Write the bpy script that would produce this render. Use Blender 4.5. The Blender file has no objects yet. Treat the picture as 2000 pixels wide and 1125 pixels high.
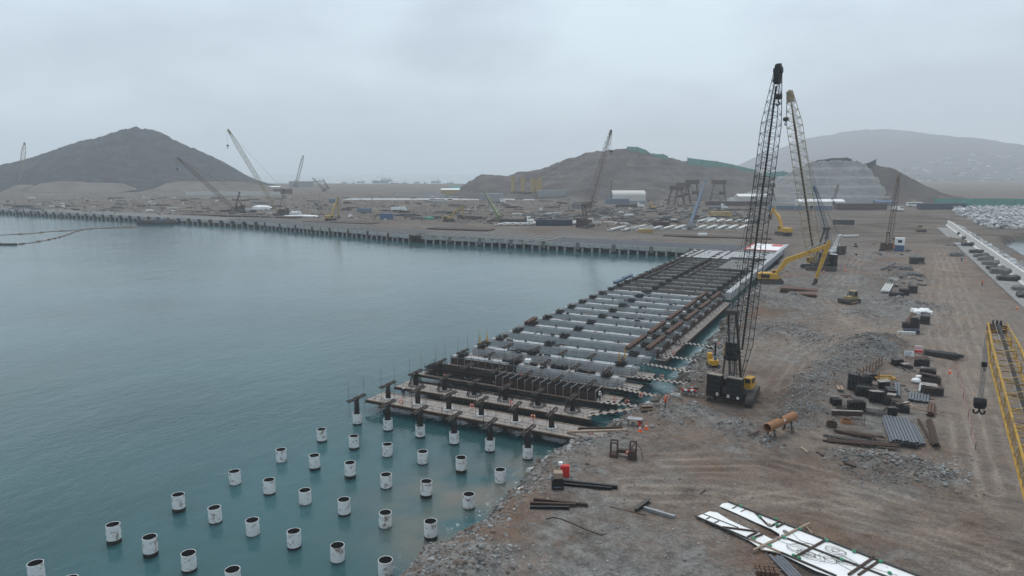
import bpy, math, random
import numpy as np
from mathutils import Vector, Matrix

# ------------------------------------------------------------------ camera
# world frame: X = across the new quay (towards land), Y = along it (away), Z = up, sea level z = 0
FPX, HORIZ, CAMH = 1370.0, 335.0, 42.0
PITCH = math.atan((562.5 - HORIZ) / FPX)
CP, SP = math.cos(PITCH), math.sin(PITCH)
CAM = Vector((74.8, -88.7, CAMH))
RGT = Vector((0.88983, 0.45628, 0)); FWD = Vector((-0.45628, 0.88983, 0))
sc = bpy.context.scene
C = sc.collection
cd = bpy.data.cameras.new('camera'); cam = bpy.data.objects.new('camera', cd); C.objects.link(cam)
cd.sensor_width = 36; cd.lens = FPX / 2000 * 36; cd.clip_start = 0.5; cd.clip_end = 30000
cam.location = CAM
cam.rotation_euler = (math.pi / 2 - PITCH, 0, math.atan2(0.45628, 0.88983))
sc.camera = cam

def at(px, py, z=4.0):                       # photo pixel -> point on the level z
    u = (px - 1000) / FPX; v = (py - 562.5) / FPX
    d = RGT * u + FWD * (CP - v * SP) + Vector((0, 0, -SP - v * CP))
    return CAM + d * ((CAMH - z) / -d.z)
def atd(px, py, D):                          # photo pixel -> point at horizontal distance D
    k = (562.5 - py) / FPX
    dz = D * (k * CP - SP) / (CP + k * SP)
    dep = D * CP - dz * SP
    return CAM + FWD * D + RGT * ((px - 1000) / FPX * dep) + Vector((0, 0, dz))

# ------------------------------------------------------------------ sky, sun, exposure
SUN_EL, SUN_AZ = math.radians(62), math.radians(-35)     # azimuth clockwise from +Y
w = bpy.data.worlds.new('World'); sc.world = w; w.use_nodes = True
nt = w.node_tree; nt.nodes.clear()
def N(t, kind, **kw):
    n = t.nodes.new(kind)
    for k, v in kw.items(): setattr(n, k, v)
    return n
out = N(nt, 'ShaderNodeOutputWorld'); bg = N(nt, 'ShaderNodeBackground'); bg.inputs[1].default_value = 0.1
sky = N(nt, 'ShaderNodeTexSky', sky_type='NISHITA', sun_disc=False)
sky.sun_elevation = SUN_EL; sky.sun_rotation = SUN_AZ; sky.air_density = 1.5; sky.dust_density = 4
tc = N(nt, 'ShaderNodeTexCoord'); mp = N(nt, 'ShaderNodeMapping'); mp.inputs['Scale'].default_value = (1.0, 1.0, 2.4)
n1 = N(nt, 'ShaderNodeTexNoise'); n1.inputs['Scale'].default_value = 2.1; n1.inputs['Detail'].default_value = 6; n1.inputs['Roughness'].default_value = .5
cr = N(nt, 'ShaderNodeValToRGB')
cr.color_ramp.elements[0].position = .4; cr.color_ramp.elements[0].color = (4.9, 5.75, 6.75, 1)
cr.color_ramp.elements[1].position = .6; cr.color_ramp.elements[1].color = (6.8, 8.15, 9.05, 1)
mx = N(nt, 'ShaderNodeMixRGB'); mx.inputs[0].default_value = .93
L = nt.links.new
L(tc.outputs['Generated'], mp.inputs[0]); L(mp.outputs[0], n1.inputs['Vector']); L(n1.outputs['Fac'], cr.inputs[0])
L(sky.outputs[0], mx.inputs[1]); L(cr.outputs[0], mx.inputs[2]); L(mx.outputs[0], bg.inputs[0]); L(bg.outputs[0], out.inputs[0])
sl = bpy.data.lights.new('sun', 'SUN'); sl.energy = 1.5; sl.angle = math.radians(35); sl.color = (1, .97, .93)
so = bpy.data.objects.new('sun', sl); C.objects.link(so); so.location = (0, 0, 600)
sd = Vector((math.sin(SUN_AZ) * math.cos(SUN_EL), math.cos(SUN_AZ) * math.cos(SUN_EL), math.sin(SUN_EL)))
so.rotation_euler = sd.to_track_quat('Z', 'Y').to_euler()
sc.view_settings.view_transform = 'Standard'; sc.view_settings.look = 'None'
sc.view_settings.exposure = 0.27; sc.view_settings.gamma = 1.0; sc.view_settings.use_curve_mapping = False
sc.cycles.use_denoising = True
sc.cycles.max_bounces = 5; sc.cycles.diffuse_bounces = 2; sc.cycles.glossy_bounces = 2; sc.cycles.transmission_bounces = 2
sc.cycles.transparent_max_bounces = 6; sc.cycles.volume_bounces = 2; sc.cycles.caustics_reflective = False; sc.cycles.caustics_refractive = False

# ------------------------------------------------------------------ helpers
rnd = random.Random(11)
class MB:
    """collects faces; build() links them as ONE mesh object"""
    def __init__(s): s.v = []; s.f = []
    def raw(s, vs, fs):
        o = len(s.v); s.v += [tuple(p) for p in vs]; s.f += [tuple(i + o for i in f) for f in fs]; return s
    def box(s, x0, x1, y0, y1, z0, z1):
        return s.raw([(x0,y0,z0),(x1,y0,z0),(x1,y1,z0),(x0,y1,z0),(x0,y0,z1),(x1,y0,z1),(x1,y1,z1),(x0,y1,z1)],
                     [(3,2,1,0),(4,5,6,7),(0,1,5,4),(1,2,6,5),(2,3,7,6),(3,0,4,7)])
    def obox(s, c, sx, sy, sz, rz=0, tilt=0):
        M = Matrix.Translation(c) @ Matrix.Rotation(rz, 4, 'Z') @ Matrix.Rotation(tilt, 4, 'X')
        h = [(x*sx/2, y*sy/2, z*sz/2) for z in (-1,1) for x, y in ((-1,-1),(1,-1),(1,1),(-1,1))]
        return s.raw([M @ Vector(p) for p in h], [(3,2,1,0),(4,5,6,7),(0,1,5,4),(1,2,6,5),(2,3,7,6),(3,0,4,7)])
    def frame(s, p, q, up=(0,0,1)):
        p = Vector(p); q = Vector(q); d = (q - p).normalized(); up = Vector(up)
        if abs(d.dot(up)) > .98: up = Vector((0,1,0)) if abs(d.y) < .9 else Vector((1,0,0))
        x = d.cross(up).normalized(); return p, q, x, x.cross(d)
    def beam(s, p, q, w, h=None, up=(0,0,1)):
        h = h or w; p, q, x, y = s.frame(p, q, up); vs = []
        for e in (p, q): vs += [e - x*w/2 - y*h/2, e + x*w/2 - y*h/2, e + x*w/2 + y*h/2, e - x*w/2 + y*h/2]
        return s.raw(vs, [(3,2,1,0),(4,5,6,7),(0,1,5,4),(1,2,6,5),(2,3,7,6),(3,0,4,7)])
    def ibeam(s, p, q, w, h, t=.05, up=(0,0,1)):
        p, q, x, y = s.frame(p, q, up)
        a, b, c = w/2, h/2, t/2
        pr = [(-a,-b),(a,-b),(a,-b+t),(c,-b+t),(c,b-t),(a,b-t),(a,b),(-a,b),(-a,b-t),(-c,b-t),(-c,-b+t),(-a,-b+t)]
        vs = [e + x*u + y*v for e in (p, q) for u, v in pr]; n = 12
        return s.raw(vs, [tuple((i, (i+1) % n, n + (i+1) % n, n + i)) for i in range(n)] + [(0,1,2,3,10,11),(3,4,9,10),(4,5,6,7,8,9),tuple(n+i for i in (11,10,3,2,1,0)),tuple(n+i for i in (10,9,4,3)),tuple(n+i for i in (9,8,7,6,5,4))])
    def tube(s, p, q, r, n=8, r2=None, caps=True):
        r2 = r if r2 is None else r2; p, q, x, y = s.frame(p, q)
        vs = []
        for e, R in ((p, r), (q, r2)):
            vs += [e + x*R*math.cos(2*math.pi*i/n) + y*R*math.sin(2*math.pi*i/n) for i in range(n)]
        fs = [(i, (i+1) % n, n + (i+1) % n, n + i) for i in range(n)]
        if caps: fs += [tuple(range(n-1, -1, -1)), tuple(range(n, 2*n))]
        return s.raw(vs, fs)
    def pipe(s, p, q, ro, ri, n=12):
        p, q, x, y = s.frame(p, q); vs = []
        for e in (p, q):
            for R in (ro, ri): vs += [e + x*R*math.cos(2*math.pi*i/n) + y*R*math.sin(2*math.pi*i/n) for i in range(n)]
        fs = []
        for i in range(n):
            j = (i+1) % n
            fs += [(i,j,2*n+j,2*n+i), (n+j,n+i,3*n+i,3*n+j), (2*n+i,2*n+j,3*n+j,3*n+i), (j,i,n+i,n+j)]
        return s.raw(vs, fs)
    def path(s, pts, r, n=5):
        for a, b in zip(pts, pts[1:]): s.tube(a, b, r, n, caps=False)
        return s
    def prism(s, prof, x0, x1):              # prof in (y, z), extruded along x
        n = len(prof)
        return s.raw([(x0, y, z) for y, z in prof] + [(x1, y, z) for y, z in prof],
                     [(i, n+i, n+(i+1) % n, (i+1) % n) for i in range(n)] + [tuple(range(n)), tuple(range(2*n-1, n-1, -1))])
    def torus(s, c, R, r, axis='Z', n=14, m=6, rz=0):
        M = Matrix.Translation(c) @ Matrix.Rotation(rz, 4, 'Z') @ (Matrix.Rotation(math.pi/2, 4, 'X') if axis == 'Y' else Matrix())
        vs = []
        for i in range(n):
            a = 2*math.pi*i/n
            for j in range(m):
                b = 2*math.pi*j/m; k = R + r*math.cos(b)
                vs.append(M @ Vector((k*math.cos(a), k*math.sin(a), r*math.sin(b))))
        return s.raw(vs, [(i*m+j, ((i+1) % n)*m+j, ((i+1) % n)*m+(j+1) % m, i*m+(j+1) % m) for i in range(n) for j in range(m)])
    def rock(s, c, sx, sy, sz, r, rz=None):
        rz = r.uniform(0, 6.3) if rz is None else rz
        M = Matrix.Translation(c) @ Matrix.Rotation(rz, 4, 'Z') @ Matrix.Rotation(r.uniform(-.3, .3), 4, 'X')
        vs = []
        for (x, y, z) in ROCKV:
            k = r.uniform(.78, 1.16)
            vs.append(M @ Vector((x*sx*k, y*sy*k, z*sz*r.uniform(.85, 1.1))))
        return s.raw(vs, ROCKF)
    def mesh(s, name, smooth=False):
        m = bpy.data.meshes.new(name); m.from_pydata(s.v, [], s.f); m.update()
        if smooth: m.polygons.foreach_set('use_smooth', [True]*len(m.polygons))
        return m
    def build(s, name, mat, parent=None, loc=(0,0,0), rz=0, smooth=False):
        return obj(name, s.mesh(name, smooth), mat, parent, loc, rz)
_t = (1 + 5**.5)/2
ROCKV = [Vector(p).normalized() for p in [(-1,_t,0),(1,_t,0),(-1,-_t,0),(1,-_t,0),(0,-1,_t),(0,1,_t),(0,-1,-_t),(0,1,-_t),(_t,0,-1),(_t,0,1),(-_t,0,-1),(-_t,0,1)]]
ROCKF = [(0,11,5),(0,5,1),(0,1,7),(0,7,10),(0,10,11),(1,5,9),(5,11,4),(11,10,2),(10,7,6),(7,1,8),(3,9,4),(3,4,2),(3,2,6),(3,6,8),(3,8,9),(4,9,5),(2,4,11),(6,2,10),(8,6,7),(9,8,1)]
def obj(name, mesh, mat, parent=None, loc=(0,0,0), rz=0):
    o = bpy.data.objects.new(name, mesh); C.objects.link(o); o.location = loc; o.rotation_euler = (0,0,rz)
    if mat is not None and not mesh.materials: mesh.materials.append(M[mat] if isinstance(mat, str) else mat)
    if parent is not None: o.parent = parent
    return o
def tag(o, label=None, cat=None, group=None, kind=None):
    kind = kind or ('thing' if cat else None)
    for k, v in (('label', label), ('category', cat), ('group', group), ('kind', kind)):
        if v: o[k] = v
    return o
def thing(name, label, cat, loc=(0,0,0), rz=0, group=None):
    o = bpy.data.objects.new(name, None); C.objects.link(o); o.location = loc; o.rotation_euler = (0,0,rz); o.empty_display_size = .2
    return tag(o, label, cat, group)
def dup(root, loc, rz=None, label=None, group=None, parent=None, scale=None):
    r = root.copy(); C.objects.link(r); r.location = loc
    if rz is not None: r.rotation_euler = (0,0,rz)
    if scale: r.scale = scale
    if parent is not None: r.parent = parent
    if label: r['label'] = label
    if group: r['group'] = group
    for ch in list(root.children):
        c = ch.copy(); C.objects.link(c); c.parent = r
        for g in list(ch.children):
            d = g.copy(); C.objects.link(d); d.parent = c
    return r
ORD = ['first','second','third','fourth','fifth','sixth','seventh','eighth','ninth','tenth','eleventh','twelfth','thirteenth','fourteenth','fifteenth','sixteenth','seventeenth','eighteenth','nineteenth','twentieth','twenty-first','twenty-second','twenty-third','twenty-fourth','twenty-fifth','twenty-sixth','twenty-seventh','twenty-eighth','twenty-ninth','thirtieth']
for _t10 in ('thirty','forty','fifty','sixty'):
    ORD += ['%s-%s' % (_t10, o_) for o_ in ORD[:9]] + [{'thirty':'fortieth','forty':'fiftieth','fifty':'sixtieth','sixty':'seventieth'}[_t10]]

# ------------------------------------------------------------------ materials
M = {}
def material(name, c1, c2=None, rough=.8, metal=0, scale=3.0, detail=6, stain=None, stain_at=.6, bump=0.0, bscale=None, spec=.3, coord='Object', stretch=None, island=0):
    """two-tone noise colour, optional stain / rust patches, fine relief"""
    m = bpy.data.materials.new(name); m.use_nodes = True; t = m.node_tree; L = t.links.new
    b = t.nodes['Principled BSDF']; b.inputs['Roughness'].default_value = rough; b.inputs['Metallic'].default_value = metal
    b.inputs['Specular IOR Level'].default_value = spec
    c2 = c2 or tuple(x*.7 for x in c1)
    tc = N(t, 'ShaderNodeTexCoord'); mp = N(t, 'ShaderNodeMapping')
    if stretch: mp.inputs['Scale'].default_value = stretch
    L(tc.outputs[coord], mp.inputs[0])
    if coord == 'Object':
        oi = N(t, 'ShaderNodeObjectInfo'); ml = N(t, 'ShaderNodeMath', operation='MULTIPLY'); ml.inputs[1].default_value = 57.0
        L(oi.outputs['Random'], ml.inputs[0]); L(ml.outputs[0], mp.inputs['Location'])
    no = N(t, 'ShaderNodeTexNoise'); no.inputs['Scale'].default_value = scale; no.inputs['Detail'].default_value = detail; no.inputs['Roughness'].default_value = .65
    L(mp.outputs[0], no.inputs['Vector'])
    r = N(t, 'ShaderNodeValToRGB'); e = r.color_ramp.elements
    e[0].position = .33; e[0].color = (*c2, 1); e[1].position = .67; e[1].color = (*c1, 1)
    L(no.outputs['Fac'], r.inputs[0]); col = r.outputs[0]
    if stain:
        n2 = N(t, 'ShaderNodeTexNoise'); n2.inputs['Scale'].default_value = scale*.45; n2.inputs['Detail'].default_value = 8; n2.inputs['Roughness'].default_value = .7
        L(mp.outputs[0], n2.inputs['Vector'])
        r2 = N(t, 'ShaderNodeValToRGB'); r2.color_ramp.elements[0].position = stain_at; r2.color_ramp.elements[1].position = min(.99, stain_at+.09)
        L(n2.outputs['Fac'], r2.inputs[0]); x = N(t, 'ShaderNodeMixRGB'); x.inputs[2].default_value = (*stain, 1)
        L(r2.outputs[0], x.inputs[0]); L(col, x.inputs[1]); col = x.outputs[0]
    if island:
        ge = N(t, 'ShaderNodeNewGeometry'); hs = N(t, 'ShaderNodeHueSaturation'); mr = N(t, 'ShaderNodeMapRange')
        mr.inputs['To Min'].default_value = 1-island; mr.inputs['To Max'].default_value = 1+island
        L(ge.outputs['Random Per Island'], mr.inputs[0]); L(mr.outputs[0], hs.inputs['Value']); L(col, hs.inputs['Color']); col = hs.outputs[0]
    L(col, b.inputs['Base Color'])
    if bump:
        n3 = N(t, 'ShaderNodeTexNoise'); n3.inputs['Scale'].default_value = bscale or scale*4; n3.inputs['Detail'].default_value = 4
        L(mp.outputs[0], n3.inputs['Vector']); bp = N(t, 'ShaderNodeBump'); bp.inputs['Strength'].default_value = bump; bp.inputs['Distance'].default_value = .1
        L(n3.outputs['Fac'], bp.inputs['Height']); L(bp.outputs[0], b.inputs['Normal'])
    M[name] = m; return m
RUST = (.13,.06,.035)
material('white_paint', (.74,.74,.73), (.62,.62,.61), .55, scale=3.2, stain=(.27,.2,.16), stain_at=.53)
material('inside_shade', (.005,.005,.005), (.003,.003,.003), .95, spec=.05)
material('weed_and_dark', (.03,.032,.025), (.015,.018,.014), .9, bump=.5)
material('dark_steel', (.085,.075,.068), (.045,.04,.037), .6, .35, scale=2.5, stain=(.11,.07,.05), stain_at=.6)
material('black_steel', (.022,.022,.024), (.012,.012,.013), .5, .3, scale=2, stain=(.05,.045,.04), stain_at=.62)
material('rust_steel', (.15,.085,.06), (.08,.047,.036), .85, .1, scale=2.5, stain=(.05,.035,.03), stain_at=.58)
material('rust_dark', (.085,.05,.038), (.045,.03,.026), .85, .1, scale=2.5)
material('rebar', (.042,.036,.033), (.025,.021,.02), .8, .3, scale=3)
material('concrete', (.4,.405,.405), (.28,.285,.29), .85, scale=.8, detail=8, stain=(.2,.2,.195), stain_at=.63, bump=.15)
material('concrete_old', (.17,.165,.158), (.11,.107,.103), .9, scale=.7, detail=8, stain=(.09,.085,.08), stain_at=.56, bump=.2)
material('concrete_pale', (.58,.57,.54), (.46,.45,.43), .85, scale=.5, detail=8, stain=(.33,.31,.28), stain_at=.62)
material('plywood', (.33,.295,.27), (.19,.165,.15), .85, scale=1.1, stain=(.2,.17,.15), stain_at=.6)
material('timber', (.36,.27,.2), (.22,.16,.12), .85, scale=2, stretch=(1,6,6))
material('yellow', (.55,.31,.035), (.42,.235,.03), .55, scale=1.2, stain=(.16,.1,.05), stain_at=.57)
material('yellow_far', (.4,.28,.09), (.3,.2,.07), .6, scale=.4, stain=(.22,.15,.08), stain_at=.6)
material('crane_cream', (.4,.32,.19), (.27,.21,.13), .6, .1, scale=.7, stain=(.13,.09,.06), stain_at=.55)
material('crane_brown', (.2,.14,.1), (.12,.085,.06), .7, .1, scale=.7)
material('orange', (.75,.12,.02), (.62,.09,.015), .6, scale=3)
material('red', (.55,.03,.025), (.42,.025,.02), .55, scale=2)
material('white', (.78,.78,.77), (.68,.68,.67), .6, scale=2)
material('sheet_white', (.8,.8,.79), (.7,.7,.69), .7, scale=.9, stain=(.5,.47,.44), stain_at=.67)
material('blue', (.06,.12,.24), (.045,.09,.19), .55, scale=1)
material('blue_grey', (.12,.17,.23), (.08,.12,.17), .6, scale=1)
material('green', (.06,.3,.16), (.04,.22,.12), .7, scale=2)
material('lime', (.15,.18,.08), (.1,.125,.055), .6, scale=1)
material('green_net', (.07,.27,.22), (.05,.2,.165), .9, scale=.15)
material('grey_metal', (.3,.31,.32), (.22,.225,.23), .5, .4, scale=2)
material('glass', (.03,.04,.05), (.02,.025,.03), .12, .1, spec=.6)
material('rubber', (.02,.02,.02), (.012,.012,.012), .85)
material('track', (.1,.09,.082), (.06,.052,.047), .85, .2, scale=4, bump=.2)
material('tarp_black', (.035,.037,.04), (.02,.02,.022), .55, scale=2, bump=.5, bscale=3)
material('hdpe', (.15,.16,.18), (.1,.108,.12), .5, scale=2)
material('boulder', (.42,.415,.4), (.28,.275,.265), .9, scale=1.4, detail=8, bump=.5, coord='Object')
material('boulder_pale', (.62,.61,.59), (.45,.44,.42), .9, scale=1.2, detail=8, bump=.5)
material('rubble_wet', (.06,.058,.054), (.035,.034,.03), .6, scale=2.5, coord='Generated', island=.4, spec=.4)
material('rubble', (.27,.265,.258), (.15,.146,.14), .95, scale=2.5, coord='Generated', island=.4)
material('rubble_brown', (.18,.14,.115), (.11,.085,.07), .95, scale=2.5, coord='Generated', island=.35)
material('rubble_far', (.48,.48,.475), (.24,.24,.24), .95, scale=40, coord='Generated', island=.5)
material('pipe_rust', (.33,.16,.075), (.22,.1,.05), .75, .1, scale=1.4, stain=(.1,.055,.035), stain_at=.62)
material('pink', (.62,.23,.27), (.55,.18,.22), .7)
material('skin', (.33,.19,.13), (.3,.17,.12), .6)
material('navy', (.03,.04,.07), (.02,.03,.05), .8)
material('hall_fabric', (.6,.57,.53), (.5,.475,.44), .8, scale=.3)
material('hose', (.025,.025,.025), rough=.6)
material('asphalt', (.075,.08,.088), (.05,.053,.06), .9, scale=.3)
material('green_dark', (.07,.1,.085), (.045,.07,.06), .95, scale=.2)
material('spoil_pile', (.14,.118,.1), (.1,.085,.072), .95, scale=.2)
material('tan_lid', (.27,.235,.195), (.19,.165,.14), .8)
material('float_tan', (.3,.22,.17), (.2,.15,.12), .8)
material('concrete_mid', (.27,.265,.255), (.19,.187,.18), .9, scale=.5, detail=8, stain=(.13,.125,.12), stain_at=.58)
material('fascia', (.42,.415,.4), (.28,.275,.265), .9, scale=.5, detail=8, stain=(.13,.12,.11), stain_at=.57)
material('ochre', (.45,.26,.035), (.32,.185,.03), .6, scale=1.2, stain=(.14,.085,.04), stain_at=.55)
material('dusty_yellow', (.36,.265,.12), (.25,.185,.09), .8, scale=1.5, stain=(.13,.1,.075), stain_at=.55)
material('bracket', (.15,.14,.128), (.085,.078,.072), .7, .2, scale=2.5, stain=(.06,.05,.045), stain_at=.56)
# ------------------------------------------------------------------ noise in numpy
def vnoise(x, y, seed=0):
    xi = np.floor(x).astype(np.int64); yi = np.floor(y).astype(np.int64); xf = x - xi; yf = y - yi
    u = xf*xf*(3-2*xf); v = yf*yf*(3-2*yf)
    def h(a, b):
        n = (a*374761393 + b*668265263 + seed*974711) & 0xffffffff
        n = ((n ^ (n >> 13)) * 1274126177) & 0xffffffff
        return ((n ^ (n >> 16)) & 0xffff) / 65535.0
    return (h(xi,yi)*(1-u) + h(xi+1,yi)*u)*(1-v) + (h(xi,yi+1)*(1-u) + h(xi+1,yi+1)*u)*v
def fbm(x, y, oct=4, seed=0, gain=.5):
    s = 0; a = 1; t = 0
    for i in range(oct): s = s + a*vnoise(x*2**i + 17.3*i, y*2**i - 9.1*i, seed+i); t += a; a *= gain
    return s/t
def seg_dist(X, Y, pts):
    d = np.full(X.shape, 1e9)
    for (x0,y0),(x1,y1) in zip(pts, pts[1:]):
        dx, dy = x1-x0, y1-y0; t = np.clip(((X-x0)*dx + (Y-y0)*dy)/(dx*dx+dy*dy+1e-9), 0, 1)
        d = np.minimum(d, np.hypot(X-x0-t*dx, Y-y0-t*dy))
    return d
def inside(X, Y, poly):
    r = np.zeros(X.shape, bool); n = len(poly)
    for i in range(n):
        x0,y0 = poly[i]; x1,y1 = poly[(i+1) % n]
        if y0 == y1: continue
        c = ((Y < y0) != (Y < y1)) & (X < (x1-x0)*(Y-y0)/(y1-y0) + x0); r ^= c
    return r
def sst(a, b, x): t = np.clip((x-a)/(b-a), 0, 1); return t*t*(3-2*t)

# ------------------------------------------------------------------ the shoreline of the new land (z = 0)
SHORE_PX = [(830,1115),(880,1080),(960,1022),(1000,988),(1060,932),(1105,888),(1150,866),(1185,838),(1235,800),(1268,776),(1292,748),(1330,708),(1362,672),(1387,640),(1412,608),(1432,580),(1444,562)]
SHORE = [(36.5,-200),(36.5,-45)] + [tuple((at(x, y, .6 if i < 6 else 2.2) + Vector((0 if i < 9 else 3.2, 0, 0)))[:2]) for i, (x, y) in enumerate(SHORE_PX)] + [(40.5,170),(39.5,200),(39.5,259),(38,272),(-172,272),(-340,309),(-730,321),(-1600,360),(-3200,420)]
far = [tuple(at(px, py, 0)[:2]) for px, py in ((-900,362),(250,359.5),(600,360.5),(960,361.5),(1010,352))]
LAND = SHORE + far + [(-2500,9500),(6500,9500),(6500,900),(900,470),(420,455),(158,452),(141,400),(139,120),(138,-200)]
def land_sd(X, Y):                           # signed distance, + inland
    d = seg_dist(X, Y, LAND + [LAND[0]]); return np.where(inside(X, Y, LAND), d, -d)
# mounds and banks on the land: (pixel, radius m, height m, roughness)
HEAPS = [((1440,838),3.2,1.1,1),((1345,802),4,1.0,1),((1310,815),3,.7,1),((1575,800),3.5,1.1,1),((1572,770),4,1.3,1),((1590,745),4.5,1.3,1),((1625,722),4.5,1.2,1),((1665,705),4,1.2,1),((1710,693),4,1.0,1),
  ((1690,680),6,2.0,1),((1735,676),4,1.1,1),((1640,690),4,.8,1),((1485,585),6,1.4,1),((1450,600),4,1.2,1),((1551,580),3.0,1.5,.4),((1760,545),9,1.1,1),((1750,590),6,1.0,1),((1800,600),7,.8,1),((1680,612),5,.7,1),
  ((1700,900),4,.55,1),((1740,905),3.5,.6,1),((1790,912),3.5,.6,1),((1840,930),3,.4,1),((1650,893),2.5,.4,1),((1500,860),2,.3,1),((1540,640),6,.7,1),((1500,650),5,.8,1),((1580,660),5,.5,1),
  ((1600,500),9,.6,.6),((1690,500),8,.9,1),((1780,500),8,.8,1),((1640,445),16,1.5,.7),((1740,440),20,2.0,.7),((1790,425),25,3,.6),((1850,470),10,1.6,1),((1330,700),4,.7,1),((1360,690),4,.8,1),((1300,760),3,.5,1),((1640,520),9,.4,.5),
  ((900,1120),3,.9,1),((960,1090),3,.5,1)]
HP = [(at(px, py, 4.4)[:2], r, h*1.45, k) for (px, py), r, h, k in HEAPS]
PIT = [(at(1470,775,3.4)[:2], 9, -.5), (at(1420,790,3.4)[:2], 8, -.6)]
def ground_z(X, Y):
    sd = land_sd(X, Y)
    far = sst(300, 700, np.hypot(X-74, Y+88))
    sd = sd + (fbm(X*.25, Y*.25, 4, 3)-.5)*5*(1-far)
    rub = np.zeros(X.shape)
    z = -4 + 8.0*sst(-7.5, 4.0, sd)
    z = z + (fbm(X*.06, Y*.06, 3, 7)-.5)*1.3*sst(3, 12, sd)
    for (hx, hy), r, h, k in HP:
        g = np.exp(-((X-hx)**2 + (Y-hy)**2)/(r*r)); z = z + h*g*(0.7+.6*fbm(X*.5, Y*.5, 3, 5)); rub = np.maximum(rub, k*np.clip(g*1.6, 0, 1))
    for (hx, hy), r, h in PIT:
        z = z + h*np.exp(-((X-hx)**2 + (Y-hy)**2)/(r*r))
    shore_band = np.exp(-((sd+.5)/3.2)**2); rub = np.maximum(rub, shore_band)
    z = z + (fbm(X*1.3, Y*1.3, 3, 9)-.5)*(.07 + .75*rub)*(1-.8*far)
    # the mole road ruts, long and shallow
    z = z + .0*np.sin((X + 1.2*fbm(X*.05, Y*.03, 2, 4)*8)*2.6)*sst(70, 84, X)*sst(120, 108, X)*(1-far)
    return z, sd, rub
def gz(x, y):                                # bilinear on the built ground sheet
    i = int(np.clip(np.searchsorted(gx, x)-1, 0, len(gx)-2)); j = int(np.clip(np.searchsorted(gy, y)-1, 0, len(gy)-2))
    u = (x-gx[i])/(gx[i+1]-gx[i]); v = (y-gy[j])/(gy[j+1]-gy[j])
    return float((GZ[j,i]*(1-u)+GZ[j,i+1]*u)*(1-v)+(GZ[j+1,i]*(1-u)+GZ[j+1,i+1]*u)*v)
def on(px, py, guess=4.0):                   # photo pixel -> point standing on the ground
    p = at(px, py, guess)
    for _ in range(3): p = at(px, py, gz(p.x, p.y))
    return p
def axis(segs):
    out_ = [segs[0][0]]
    for a, b, s0, s1 in segs:
        x = a; n = max(2, int((b-a)/((s0+s1)/2)))
        ts = np.linspace(0, 1, n+1)[1:]; r = s1/s0
        ps = (r**ts-1)/(r-1) if abs(r-1) > 1e-3 else ts
        out_ += list(a + (b-a)*ps)
    return np.array(out_)
def grid_mesh(name, X, Y, Z, attrs=None):
    ny, nx = X.shape
    co = np.stack([X, Y, Z], -1).reshape(-1, 3).astype(np.float32)
    idx = np.arange(nx*ny).reshape(ny, nx)
    q = np.stack([idx[:-1,:-1], idx[:-1,1:], idx[1:,1:], idx[1:,:-1]], -1).reshape(-1, 4)
    m = bpy.data.meshes.new(name); m.vertices.add(len(co)); m.vertices.foreach_set('co', co.ravel())
    m.loops.add(q.size); m.loops.foreach_set('vertex_index', q.ravel().astype(np.int32))
    m.polygons.add(len(q)); m.polygons.foreach_set('loop_start', np.arange(0, q.size, 4, dtype=np.int32))
    try: m.polygons.foreach_set('loop_total', np.full(len(q), 4, np.int32))
    except Exception: pass
    m.update(calc_edges=True); m.polygons.foreach_set('use_smooth', [True]*len(q))
    for k, v in (attrs or {}).items():
        a = m.attributes.new(k, 'FLOAT', 'POINT'); a.data.foreach_set('value', v.ravel().astype(np.float32))
    return m
gx = axis([(-3300,-800,120,40),(-800,-100,40,4),(-100,25,4,.8),(25,120,.42,.42),(120,150,.6,1.2),(150,600,1.5,15),(600,6500,20,200)])
gy = axis([(-60,75,.42,.42),(75,260,.5,1.6),(260,700,1.6,5),(700,2200,6,20),(2200,9500,25,200)])
GX, GY = np.meshgrid(gx, gy)
GZ, GSD, GRUB = ground_z(GX, GY)
# ground cover masks: crushed stone, haul-road dust, old stains (all of them things lying on the ground)
grav = np.clip(fbm(GX*.05, GY*.03, 4, 21)*2.2-.6, 0, 1)
grav = np.maximum(grav, GRUB*.9)
for (px, py), r_, k_ in (((1600,520),34,.9),((1450,560),18,.8),((1150,1000),12,.8),((1250,930),9,.7),((1000,1080),8,.9),((1400,900),9,.6),((1650,740),9,.7),((1700,915),8,.8)):
    p = at(px, py, 4); grav = np.maximum(grav, k_*np.exp(-((GX-p.x)**2+(GY-p.y)**2)/(r_*r_))*np.clip(fbm(GX*.12, GY*.12, 3, 33)*1.7-.1, 0, 1))
for (px, py), r_ in (((1560,615),13),((1500,640),10),((1530,775),9),((1480,730),8),((1780,680),10),((1880,900),10),((1700,1060),9)):
    p = at(px, py, 4); grav = grav*(1-.8*np.exp(-((GX-p.x)**2+(GY-p.y)**2)/(r_*r_)))
trk = np.zeros(GX.shape); wob = (fbm(GX*.1, GY*.1, 3, 50)-.5)*3
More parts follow.
